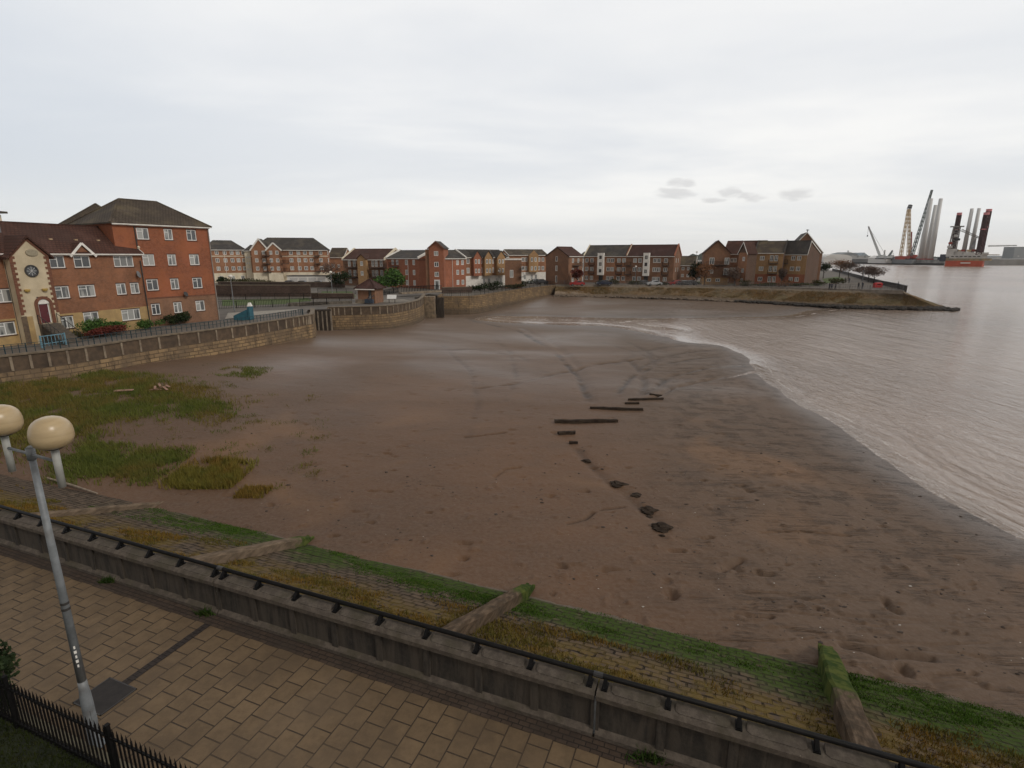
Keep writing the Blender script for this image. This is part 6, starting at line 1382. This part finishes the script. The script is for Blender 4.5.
# leafy sprig that leans in at the left edge over the near railing
sp_ = gp(3, 652, 1.2); r = shrub('dark green shrub leaning over the near railing at the left edge', (sp_.x-.15, sp_.y-.05, -.03), .55, .5, 1.55, 'dark', 1100, .045, 'shrub', 'shrub')
def zz(): pass

# ------------------------------------------------------------------ street lamps, cars, people
def slamp(label, loc, h=5.5, group='street lamps beyond the basin', lamp='globe'):
    r = thing('street_lamp', label, 'street lamp', loc, group=group); mb = MB(); mb.tube([(0,0,0),(0,0,h)], [.09,.05], 7); mb.build('pole', GREYMET, r)
    mb = MB(); mb.lathe((0,0,h), [(.1,0),(.28,.1),(.3,.28),(.15,.45)], 10); mb.build('globe', WPAINT, r)
for px, py, h, lab in ((234.5, 311.5, 4.9, 'grey street lamp behind the turquoise quay steps'), (332.5, 295, 4.5, 'grey street lamp on the small lawn left of the hut'), (755.5, 283, 6.5, 'grey street lamp before the yellow blocks'), (694.5, 282, 9, 'tall thin street lamp in the gap left of the broad gabled block'),
                    (561, 284, 4.5, 'grey street lamp beside the broad brick gable'), (862, 283.5, 4.8, 'grey street lamp at the tip of the point'), (635, 284, 4.8, 'grey street lamp before the long terrace'), (499, 287.5, 4, 'grey street lamp on the ochre quay')):
    slamp(lab, V3(px, py, 0), h)
def make_car():
    r = thing('parked_car', 'x', 'car', (0,0,0)); L, Wd_, mb = 4.2, 1.75, MB()
    prof = [(-2.1,.35),(-2.1,.75),(-1.95,.88),(-1.1,.98),(-.55,1.42),(.75,1.46),(1.45,1.02),(2.0,.92),(2.1,.70),(2.1,.35)]
    def side(y, k): return [(x, y*(1 if z < 1.0 else .84), z) for x, z in prof]
    a, c = side(-.87, 0), side(.87, 0); n = len(prof); mb.add(a+c, [tuple(range(n)), tuple(range(2*n-1, n-1, -1))]+[(i, n+i, n+(i+1)%n, (i+1)%n) for i in range(n)]); body = mb.build('body', WHITE, r)
    for s in (-1, 1):
        mb = MB(); y = s*.80; mb.add([(-1.0,y*1.06,1.0),(1.30,y*1.06,1.03),(.72,y*.945,1.38),(-.50,y*.945,1.36)], [(0,1,2,3)]); mb.build('side_window', CARGLASS, r)
    mb = MB(); mb.add([(-1.12,-.70,1.0),(-1.12,.70,1.0),(-.60,.66,1.40),(-.60,-.66,1.40)], [(0,3,2,1)]); mb.build('windscreen', CARGLASS, r)
    mb = MB(); mb.add([(1.47,-.70,1.04),(1.47,.70,1.04),(.84,.66,1.43),(.84,-.66,1.43)], [(0,1,2,3)]); mb.build('rear_window', CARGLASS, r)
    for x in (-1.3, 1.3):
        for s in (-1, 1): mb = MB(); mb.tube([(x, s*.70, .32), (x, s*.89, .32)], .32, 12); w_ = mb.build('wheel', BLACK, r); mb = MB(); mb.tube([(x, s*.88, .32), (x, s*.90, .32)], .17, 8); mb.build('rim', GREYMET, w_)
    for s in (-1, 1): mb = MB(); mb.box((-2.09, s*.6, .70), (.06,.3,.13)); mb.build('headlight', WHITE, r)
    return r, body
car0, body0 = make_car(); used = False
CARP = {'dark blue': (.02,.025,.045), 'black': (.012,.012,.014), 'silver': (.40,.41,.42), 'red': (.30,.02,.02), 'white': (.7,.7,.7), 'dark grey': (.06,.06,.065)}
for px, Y, rz_, cn, lab in ((302, 148, 0, 'black', 'black car parked before the white garage wall beyond the lock'), (318, 147, .1, 'dark grey', 'dark grey car parked right of the black one beyond the lock'), (289, 150, .1, 'dark blue', 'dark blue car leftmost in front of the cream-based block'), (336, 145, .1, 'silver', 'silver car by the bare brown tree'),
                        (535, 160, .1, 'silver', 'silver car parked left of the broad brick gable'), (541, 158, 0, 'dark grey', 'dark grey car tucked beside the broad brick gable'), (577, 149, 0, 'red', 'red car parked under the dark red tree'), (604, 151, 0, 'dark blue', 'dark blue car before the left white stair bay'),
                        (654, 150, 0, 'silver', 'silver car before the right half of the terrace'), (676, 151, .1, 'red', 'red car at the right corner of the long terrace'), (684, 149, 0, 'dark grey', 'dark grey car in the gap before the small house'), (690, 151, 0, 'black', 'black car right of the dark grey one in the gap'), (643, 151.5, 0, 'dark grey', 'dark grey car below the right white stair bay')):
    if not used: c = car0; used = True
    else: c = copy_tree(car0)
    c.location = at(px, Y); c.rotation_euler = (0,0,rz_); c['label'] = lab; c['group'] = 'cars parked near the blocks'
    bd = [o for o in c.children if o.name.startswith('body')][0]
    if c is not car0: bd.data = bd.data.copy()
    bd.data.materials[0] = mat('car_paint_'+cn.replace(' ', '_'), CARP[cn], CARP[cn], 1, .3)
def person(label, loc, face=0, top=(.03,.03,.04), leg=(.03,.03,.035), h=1.72, group='people strolling on the point', stride=.12, arm=0.0):
    r = thing('person', label, 'person', loc, face, group); k = h/1.72
    J = {'pel': (0,0,.95,.15,.11), 'wai': (0,0,1.12,.14,.10), 'che': (0,0,1.34,.18,.12), 'nec': (0,0,1.50,.06,.06), 'hed': (0,-.01,1.60,.085,.095), 'top': (0,0,1.69,.07,.08),
         'hl': (.09,0,.90,.10,.10), 'kl': (.10,-stride*.5,.50,.065,.065), 'al': (.10,-stride,.09,.045,.05), 'tl': (.10,-stride-.16,.04,.04,.03),
         'hr': (-.09,0,.90,.10,.10), 'kr': (-.10,stride*.3,.50,.065,.065), 'ar': (-.10,stride,.09,.045,.05), 'tr': (-.10,stride-.16,.04,.04,.03),
         'sl': (.20,0,1.42,.065,.065), 'el': (.25,stride*.3,1.16,.045,.045), 'wl': (.24,-.05+stride*.4-arm,.92,.03,.035), 'fl': (.23,-.09-arm,.84,.03,.04),
         'sr': (-.20,0,1.42,.065,.065), 'er': (-.25,-stride*.3,1.16,.045,.045), 'wr': (-.24,-.12-stride*.4,.94,.03,.035), 'fr': (-.23,-.17,.86,.03,.04)}
    E_ = [('pel','wai'),('wai','che'),('che','nec'),('nec','hed'),('hed','top'),('pel','hl'),('hl','kl'),('kl','al'),('al','tl'),('pel','hr'),('hr','kr'),('kr','ar'),('ar','tr'),('che','sl'),('sl','el'),('el','wl'),('wl','fl'),('che','sr'),('sr','er'),('er','wr'),('wr','fr')]
    nm = list(J); me = bpy.data.meshes.new('body'); me.from_pydata([tuple(c*k for c in J[n][:3]) for n in nm], [(nm.index(a), nm.index(b_)) for a, b_ in E_], [])
    o = bpy.data.objects.new('body', me); COL.objects.link(o); o.parent = r; md = o.modifiers.new('Skin', 'SKIN'); md.use_smooth_shade = True
    for i, n in enumerate(nm): v = me.skin_vertices[0].data[i]; v.radius = (J[n][3]*k, J[n][4]*k); v.use_root = (n == 'pel')
    o.modifiers.new('Subdivision', 'SUBSURF').levels = 1
    mname = 'clothes_%d_%d' % (int(top[0]*1000), int(leg[0]*1000))
    if mname not in MATS:
        m, g, b = newmat(mname); x, y, z = g.xyz(g.n('ShaderNodeTexCoord').outputs['Object'])
        c = g.mix(g.math('GREATER_THAN', z, .93*k), leg, top); c = g.mix(g.math('GREATER_THAN', z, 1.50*k), c, (.42,.26,.19)); g.l(c, b.inputs['Base Color']); b.inputs['Roughness'].default_value = .85
    me.materials.append(MATS[mname])
    mb = MB(); mb.lathe((0,.015*k,1.60*k), [(.095*k,-.02),(.108*k,.04),(.10*k,.09),(.06*k,.13),(.01,.145)], 10); mb.build('hair', mat('dark_hair', (.03,.02,.015), (.02,.015,.01), 3, .8), r)
    return r
RB = (.35,.03,.03)
for px, py, f, t, l, lab in ((829.0, 290.2, .3, (.02,.02,.03), (.02,.02,.025), 'person in dark coat by the far railing, left of a pair'), (831.3, 290.2, -.3, (.05,.05,.07), (.02,.02,.03), 'person in dark grey jacket by the far railing, right of a pair'), (835, 290.0, .2, (.10,.09,.09), (.03,.03,.04), 'person in grey top standing alone by the far railing'),
                      (845, 283.4, 2.0, (.02,.02,.02), (.02,.02,.03), 'person in black walking on the open paving, left one'), (848.8, 283.3, 2.0, (.03,.03,.05), (.02,.02,.02), 'person in dark navy walking on the open paving, right one'),
                      (858, 289.2, .1, (.025,.025,.03), (.02,.02,.02), 'person in black coat near the far railing end, left of two'), (862, 289.2, -.2, (.02,.03,.05), (.03,.03,.04), 'person in dark blue coat near the far railing end, right of two'), (897.5, 288.5, 1.0, (.05,.05,.06), (.03,.03,.03), 'person in grey standing at the very tip of the point')):
    person(lab, V3(px, py, 0), f, t, l)
r = thing('litter_bin', 'bright red litter bin near the tip of the point', 'bin', V3(877.5, 287.6, 0)); mb = MB(); mb.box((0,0,.55), (2.0,.8,1.1)); mb.build('bin_body', mat('bright_red_paint', (.45,.02,.025), (.4,.02,.02), 2, .5), r)
mb = MB(); mb.box((0,0,1.2), (1.7,.7,.18), taper=.8); mb.build('lid', mat('bright_red_paint', (.5,.02,.02)), r); mb = MB(); mb.box((0,-.41,.85), (.9,.03,.2)); mb.build('slot', BLACK, r)
r = thing('bench', 'white framed bench by the far railing right of the long terrace', 'bench', V3(682, 285.2, 0)); mb = MB(); mb.box((0,0,.48), (2.2,.5,.08)); mb.build('seat', WPAINT, r); mb = MB(); mb.box((0,.28,.95), (2.2,.08,.6)); mb.build('backrest', WPAINT, r)
for s in (-1, 1): mb = MB(); mb.box((s*.95,0,.22), (.12,.5,.44)); mb.build('leg', WPAINT, r)
r = thing('garage_row', 'low white garage row between the cream-based block and the parked cars', 'garage', at(292, 153)); 
mb = MB(); mb.box((4.6,1.5,1.25), (11.5,3,2.5)); mb.build('wall', WPAINT, r); mb = MB(); mb.box((4.6,1.5,2.58), (11.9,3.3,.16)); mb.build('roof', TILE_GREY, r)
for i in range(4): mb = MB(); mb.box((.7+i*2.6,-.02,1.05), (2.1,.06,2.0)); mb.build('door', mat('garage_door', (.62,.60,.57), (.55,.53,.5), 2, .5), r)

# ------------------------------------------------------------------ the port across the water
Q0, Q1 = gp(944, 265.4, ZW), gp(815, 262.9, ZW)
Q0.z = Q1.z = 0; dq = (Q1-Q0); nq = Vector((-dq.y, dq.x, 0)).normalized()
if nq.y < 0: nq = -nq
QG = mat('port_quay_concrete', (.25,.245,.235), (.17,.165,.16), .05, .9, c3=(.12,.115,.11), sc3=.02)
r = thing('port_quay', 'long grey port quay with a dark waterline on the far side of the river', 'quay', Q0)
mb = MB(); q = [Vector((0,0,0)), dq, dq+nq*400, nq*400]; mb.prism([(p.x, p.y) for p in q], -5.5, 3.6); mb.build('quay_wall', QG, r)
mb = MB(); q = [-nq*.6, dq-nq*.6, dq-nq*.02, -nq*.02]; mb.prism([(p.x, p.y) for p in q], -5.6, -1.4); mb.build('fender_band', mat('port_dark', (.03,.028,.027), (.05,.045,.04), .1, .8), r)
mb = MB(); q = [-nq*.3, dq*.33-nq*.3, dq*.33-nq*.02, -nq*.02]; mb.prism([(p.x, p.y) for p in q], -1.3, 3.0); mb.build('fender_panels', mat('pale_fender', (.36,.36,.34), (.16,.16,.155), .12, .9), r)
def pc(px, Y, z=3.6): p = at(px, Y, z); return p
RED = mat('crane_red', (.36,.05,.03), (.3,.05,.03), .3, .6); YEL = mat('crane_buff', (.62,.48,.29), (.54,.41,.25), .3, .6); GRN = mat('crane_grey_green', (.16,.19,.18), (.12,.14,.14), .3, .6); PALE = mat('crane_pale', (.50,.52,.52), (.42,.44,.44), .2, .6)
def lattice(mb, a, c, w0, w1, n=14, t=.35):
    a, c = Vector(a), Vector(c); d = (c-a).normalized(); s1 = d.cross(Vector((0,1,0))).normalized(); s2 = d.cross(s1).normalized()
    pts = []
    for i in range(n+1):
        f_ = i/n; w = w0+(w1-w0)*f_; p = a.lerp(c, f_); pts.append([p+s1*w*x/2+s2*w*y/2 for x, y in ((-1,-1),(1,-1),(1,1),(-1,1))])
    for k in range(4): mb.beam(pts[0][k], pts[-1][k], t, t)
    for i in range(n):
        for k in range(4): mb.beam(pts[i][k], pts[i+1][(k+1)%4], t*.6, t*.6); mb.beam(pts[i+1][k], pts[i+1][(k+1)%4], t*.6, t*.6)
def crane(name, label, basepx, Y, tip, w0, w1, m_, cab=RED, t=.4, legs=False, mast=None):
    b0 = pc(basepx, Y); r = thing(name, label, 'crane', b0); tz = zat(tip[0], tip[1], Y); tp = at(tip[0], Y, tz)-b0
    mb = MB(); lattice(mb, (0,0,3), tp, w0, w1, 16, t); mb.build('boom', m_, r)
    mb = MB(); mb.box((0,0,2.6), (8,6,3.6)); mb.box((3.5,0,4.6), (5,4.5,2.6)); mb.build('cab', cab, r)
    for s in (-1, 1): mb = MB(); mb.box((0,s*3.6,.7), (9,1.6,1.5)); mb.build('track', DARKMET, r)
    mb = MB(); mb.beam(tp, (7,0,6), .22, .22)
    if mast: mb.beam(Vector(mast), (7,0,6), .25, .25)
    mb.build('stay_cable', DARKMET, r)
    mb = MB(); mb.tube([tp, tp+Vector((.5,0,-12))], .15, 5); mb.box(tp+Vector((.5,0,-13)), (1.2,1.0,2.0)); mb.build('hook_block', DARKMET, r); return r
crane('crawler_crane', 'tall grey-green lattice crawler crane leaning over the white towers', 911, 700, (932, 190), 3.0, 1.4, GRN, t=.55)
crane('mobile_crane', 'pale slender crane with jib leaning left, leftmost on the port quay', 880, 800, (868.5, 226.5), 2.2, 1.0, PALE, PALE, .45)
crane('mobile_crane', 'short low crane standing low between the pale crane and the yellow one', 888, 780, (892.5, 250.5), 2.0, 1.0, GRN, PALE, .5)
b0 = pc(904.5, 720); r = thing('derrick_crane', 'tall buff A-frame crane with red machinery at its base on the port quay', 'crane', b0)
tp = at(909, 720, zat(909, 209, 720))-b0
for dx in (-5.5, 5.0): mb = MB(); lattice(mb, (dx,0,2), tp+Vector((dx*.18,0,0)), 3.0, 1.6, 12, .5); mb.build('boom', YEL, r)
mb = MB(); lattice(mb, tp, tp+Vector((1.2,0,5)), 3.0, 2.6, 2, .7); mb.build('boom_head', DARKMET, r)
mb = MB(); mb.box((0,0,2.2), (20,8,4.2)); mb.box((8,0,4.8), (6,6,2.4)); mb.build('machinery_house', RED, r); mb = MB(); lattice(mb, (7,0,4), tp*.55+Vector((6,0,0)), 1.6, .8, 8, .4); mb.build('back_mast', RED, r)
# white turbine towers standing on the quay
m, g, b = newmat('turbine_white'); b.inputs['Base Color'].default_value = (.60,.60,.585,1); b.inputs['Roughness'].default_value = .5; TURB = m
TG = 'white turbine tower tubes'
for bx, tx, ty, Y, w, lab in ((920.5, 930.6, 198.5, 690, 6.6, 'left of the three white turbine towers on the port quay, behind the lattice boom'), (926, 933.8, 205, 705, 6.0, 'middle white turbine tower on the port quay, partly hidden'), (930, 939.4, 198.5, 668, 6.2, 'right and clearest of the three white turbine towers on the port quay')):
    b0 = pc(bx, Y, 3.6); h = zat(tx, ty, Y)-3.6; r = thing('turbine_tower', lab, 'tower', b0, group=TG); mb = MB(); mb.tube([(0,0,0),(0,0,h*.5),(0,0,h)], [w/2, w*.42, w*.31], 20); mb.build('tube', TURB, r, smooth=True)
    for f_ in (.33, .66): mb = MB(); mb.tube([(0,0,h*f_),(0,0,h*f_+.4)], w*(.5-.19*f_)+.06, 20); mb.build('flange', PALE, r)
    mb = MB(); mb.tube([(0,0,0),(0,0,1.2)], w/2+.5, 20); mb.build('foundation_ring', RED, r)
# jack-up vessel
YV = 655; v0 = at(944.5, YV, ZW); v0.z = 0; VRZ = -math.atan2(v0.x, v0.y); Lv = 36.0
def vx(px): return (px-944.5)/39.5*Lv
ve = thing('jack_up_vessel', 'jack-up installation vessel with orange hull and tall dark red legs', 'ship', v0, VRZ)
zt = lambda py: zat(960, py, YV)
HULLM = mat('vessel_orange_red', (.52,.085,.03), (.42,.07,.03), .2, .6)
zk = zt(260.6)
mb = MB(); mb.prism([(0,-2),(Lv-2,-2),(Lv,8),(Lv-1,22),(0,22)], [-5]*5, [zk]*5); mb.build('hull', HULLM, ve)
mb = MB(); mb.box((Lv*.52,-2.15,zk-2.6), (9,.2,1.3)); mb.build('hull_panel', WPAINT, ve)
mb = MB(); mb.prism([(0,-1.9),(Lv-1,-1.9),(Lv+6,10),(Lv-1,21),(0,21)], zk+.01, zk+2.6); mb.build('deck_edge', mat('vessel_ochre', (.42,.30,.16), (.2,.18,.12), .25, .8), ve)
mb = MB(); z = zk+2.6; mb.box((Lv*.55,8,z+2.0), (Lv*.95,18,4)); mb.box((Lv*.80,8,z+5.4), (Lv*.5,17,2.8)); mb.build('deckhouse', mat('vessel_white', (.62,.60,.56), (.48,.46,.43), .15, .6), ve); DHZ = z
for (xx, zz_, w_, h_) in ((.12, 6.5, 10, 9), (.30, 5.0, 9, 6), (.5, 5.4, 8, 4)): mb = MB(); mb.box((Lv*xx,6,DHZ+zz_), (w_,12,h_)); mb.build('accommodation_block', MATS['vessel_white'], ve)
for i, (xx, zz_) in enumerate(((.30,8.8),(.40,9),(.55,8.9),(.68,9.2),(.75,8.6))): mb = MB(); mb.box((Lv*xx,4,DHZ+zz_), (4,5,2.4)); mb.build('winch', RED if i % 2 else YEL, ve)
for k in range(7): mb = MB(); mb.box((Lv*(.16+.11*k),-1.3,DHZ+2.2), (2.6,.2,1.0)); mb.build('window_band', DARKMET, ve)
mb = MB(); mb.lathe((Lv*.98+3,6,DHZ+3.6), [(9,0),(10,.7),(10,1.0)], 8); mb.build('helideck', mat('heli_pale', (.60,.56,.50), (.5,.47,.42), .2, .6), ve)
LEGM = mat('leg_maroon', (.075,.018,.016), (.05,.014,.014), .3, .6); LEGT = mat('leg_pink_cap', (.62,.22,.24), (.55,.2,.2), .3, .6)
for bx, tx, ty, dy, w in ((949.8, 957.6, 212.0, 16, 4.2), (978.6, 988.2, 209.5, 16, 4.6), (976.3, 984.5, 213.5, 2, 4.6)):
    h = zt(ty); p = Vector((vx(bx), dy, h))
    mb = MB(); 
    lattice(mb, (p.x, dy, -6), (p.x, dy, h-3), w, w, 16, .9); mb.tube([(p.x, dy, -6), (p.x, dy, h-3)], w*.42, 10); lg = mb.build('leg', LEGM, ve)
    mb = MB(); mb.tube([(p.x, dy, h-3), (p.x, dy, h)], w*.62, 10); mb.build('leg_cap', LEGT, lg)
    mb = MB(); mb.tube([(p.x, dy, h*.66), (p.x, dy, h*.66+1.2)], w*.72, 10); mb.build('leg_collar', LEGT, lg)
# crane tower around the left leg
mb = MB(); p = Vector((vx(950), 6, zt(225))); lattice(mb, (p.x-1, 6, DHZ), (p.x, 6, zt(227)), 8, 6, 6, 1.1); mb.box((p.x, 6, zt(226.5)), (13,8,1.2)); mb.build('crane_tower', mat('vessel_grey', (.17,.15,.14), (.35,.33,.30), .4, .6), ve)
for k in range(6): mb = MB(); mb.box((p.x+random.uniform(-4,3), 1.5, DHZ+5+k*4.2), (random.uniform(3,6),2,2.4)); mb.build('machinery', (RED, DARKMET, MATS['vessel_white'])[k % 3], ve)
mb = MB(); lattice(mb, (p.x+4,4,zt(230)), (Lv*.86,4,zt(240)), 2.2, 1.4, 10, .5); mb.build('crane_jib', MATS['vessel_grey'], ve)
mb = MB(); q0 = Vector((vx(984), 0, zt(246.3))); q1 = Vector((vx(1011), 0, zt(246.0))); lattice(mb, q0+Vector((0,6,0)), q1+Vector((0,6,0)), 1.4, .9, 14, .35); mb.build('stern_boom', MATS['vessel_grey'], ve)
mb = MB(); mb.box((-3,4,6.0), (6,6,8)); mb.box((-6.5,4,5.2), (3,6,3)); mb.build('gangway_tower', mat('dark_blue_grey', (.07,.08,.11), (.04,.045,.06), .5, .7), ve)
for bx, tx, ty, w, lab in ((961.5, 970.5, 208.5, 4.8, 'left of the two white towers standing on the deck of the vessel'), (968.5, 977.0, 208.5, 4.6, 'right of the two white towers standing on the deck of the vessel')):
    h1 = zt(ty); p = v0+Matrix.Rotation(VRZ, 3, 'Z') @ Vector((vx(bx), 12, DHZ+4)); r = thing('turbine_tower', lab, 'tower', p, group=TG); mb = MB(); mb.tube([(0,0,0),(0,0,h1-DHZ-4)], [w/2, w*.36], 18); mb.build('tube', TURB, r, smooth=True)
p = v0+Matrix.Rotation(VRZ, 3, 'Z') @ Vector((vx(969.5), 8, DHZ+4)); r = thing('blade_rack', 'grey rack of stacked turbine blades on the deck of the vessel, by the right tower', 'rack', p)
for k in range(3): mb = MB(); mb.tube([(k*1.3-1,0,0),(k*1.3-1.2,0,9),(k*1.3-.6,0,16+k*2.5)], [1.0,1.2,.3], 8); mb.build('blade', mat('blade_grey', (.30,.30,.31), (.25,.25,.26), .2, .6), r)
# sheds and low land behind the port
HZL = mat('far_land', (.11,.115,.105), (.085,.09,.085), .004, .95)
mb = MB(); mb.prism([(380,2300),(3600,1750),(3600,2600),(380,3200)], -5, -2.2); o = mb.build('far_shore', HZL); tag(o, kind='structure')
mb = MB(); mb.prism([(-3500,2200),(420,2200),(420,3500),(-3500,3500)], -5, -1.0); o = mb.build('far_shore', HZL); tag(o, kind='structure')
SH = mat('far_shed_pale', (.46,.46,.45), (.40,.40,.39), .01, .8); SH2 = mat('far_shed_grey', (.24,.26,.27), (.20,.215,.22), .01, .8); SHB = mat('far_shed_blue', (.30,.36,.40), (.26,.31,.35), .01, .8); SHW = mat('far_shed_white', (.72,.71,.68), (.65,.64,.62), .01, .8)
def shed(label, px0, px1, pyt, Y, m_, roof=0.0, d=40, z0=3.6, rm=None, name='shed', cat='shed', arch=False):
    a = at(px0, Y, z0); c = at(px1, Y, z0); L = c.x-a.x; h = zat((px0+px1)/2, pyt, Y)-z0; r = thing(name, label, cat, a)
    e = h*(1-roof); mb = MB(); mb.box2((0,0,-6), (L,d,e)); mb.build('wall', m_, r)
    mb = MB()
    if arch:
        n = 10; P_ = [(L/2-L/2*math.cos(math.pi*i/n), e+(h-e)*math.sin(math.pi*i/n)) for i in range(n+1)]
    else: P_ = [(-.5, e), (L/2, h), (L+.5, e)] if roof > .05 else [(-.5, e), (-.5, e+.8), (L+.5, e+.8), (L+.5, e)]
    k = len(P_); mb.add([(x, -.5, z+.01) for x, z in P_]+[(x, d+.5, z+.01) for x, z in P_], [tuple(range(k)), tuple(range(2*k-1, k-1, -1))]+[(i, k+i, k+(i+1)%k, (i+1)%k) for i in range(k)]); mb.build('roof', rm or m_, r)
    for i in range(2): mb = MB(); mb.box((L*(.3+.4*i),-.1,1.8+2), (L*.10,.3,4)); mb.build('door', SH2 if m_ is not SH2 else SH, r)
    return r
shed('white salt-like dome on the port quay, leftmost above the water', 824, 852, 254.2, 830, SHW, .8, arch=True, name='storage_dome', cat='dome')
shed('large grey shed rising behind the white dome in the port', 841, 857, 252.2, 1100, SH2, .3)
shed('pale flat shed right of the white dome in the port', 852, 870, 256.2, 1000, SH); shed('small pitched grey shed left of the pale crane', 859, 868, 252.6, 1200, SHB, .6)
shed('small white peaked shed right of the pale crane', 886, 896, 255.6, 800, SHW, .7); shed('low red-roofed port building behind the towers', 912, 921, 256.2, 760, SH2, .1, rm=RED)
shed('two-part tall grey riverside block at the far right horizon', 1013, 1030, 246.5, 1750, SH2, .05, name='tower_block', cat='building'); shed('blue-grey low factory right of the vessel on the far shore', 985, 1010, 255.7, 2000, SHB, .1, z0=-2); shed('pale long shed on the far shore behind the vessel boom', 996, 1014, 256.6, 1850, SH, .1, z0=-2)
for i, (px, pyt, Y) in enumerate(((1005, 249.5, 2300), (883.5, 250, 1300), (847, 250.5, 1300))):
    b0 = at(px, Y, 0); h = zat(px, pyt, Y); r = thing('chimney', ('thin chimney on the far shore left of the grey riverside block', 'thin chimney behind the pale crane', 'thin mast behind the large grey port shed')[i], 'chimney', b0); mb = MB(); mb.tube([(0,0,-4),(0,0,h)], [2.2,1.4], 10); mb.build('stack', SH, r)
# distant belt of trees and roofs along the horizon
rngt = np.random.default_rng(5); V = []; F = []
def belt(name, label, x0, x1, Y, hmin, hmax, m_, n):
    V = []; F = []
    for i in range(n):
        x = x0+(x1-x0)*random.random(); y = Y+random.uniform(-40, 40); w = random.uniform(12, 40); h = random.uniform(hmin, hmax); k = len(V)
        for a, b_ in ((0,0),(.15,.7),(.4,1),(.7,.85),(.9,.5),(1,0)): V.append((x+(a-.5)*w, y, -3+h*b_)); V.append((x+(a-.5)*w, y+12, -3+h*b_*.9))
        for j in range(5): F.append((k+2*j, k+2*j+2, k+2*j+3, k+2*j+1))
        for j in range(4): F.append((k, k+2*j+2, k+2*j+4, k))
    me = bpy.data.meshes.new(name); me.from_pydata(V, [], [tuple(dict.fromkeys(f)) for f in F]); me.materials.append(m_); o = bpy.data.objects.new(name, me); COL.objects.link(o); tag(o, label, 'trees', kind='stuff')
belt('far_trees', 'faint belt of distant trees along the far shore on the right', 1300, 3400, 1950, 5, 10, mat('far_trees', (.07,.08,.06), (.055,.065,.05), .01, .95), 160)
belt('far_wood', 'faint wooded skyline glimpsed between the brick blocks', -1500, 700, 1500, 8, 24, MATS['far_trees'], 200)
#@@HAZE
hz = MB(); hz.box2((-3600, -60, -7.2), (3700, 3600, 130)); m = bpy.data.materials.new('haze'); m.use_nodes = True; m.node_tree.nodes.clear(); g = NG(m.node_tree)
pv_ = g.n('ShaderNodeVolumePrincipled'); pv_.inputs['Color'].default_value = (.90,.92,.94,1); pv_.inputs['Density'].default_value = .00007; pv_.inputs['Anisotropy'].default_value = .2
g.l(pv_.outputs[0], g.n('ShaderNodeOutputMaterial').inputs['Volume'])
o = hz.build('haze', m); tag(o, 'thin pale air over the river', 'haze', kind='stuff')
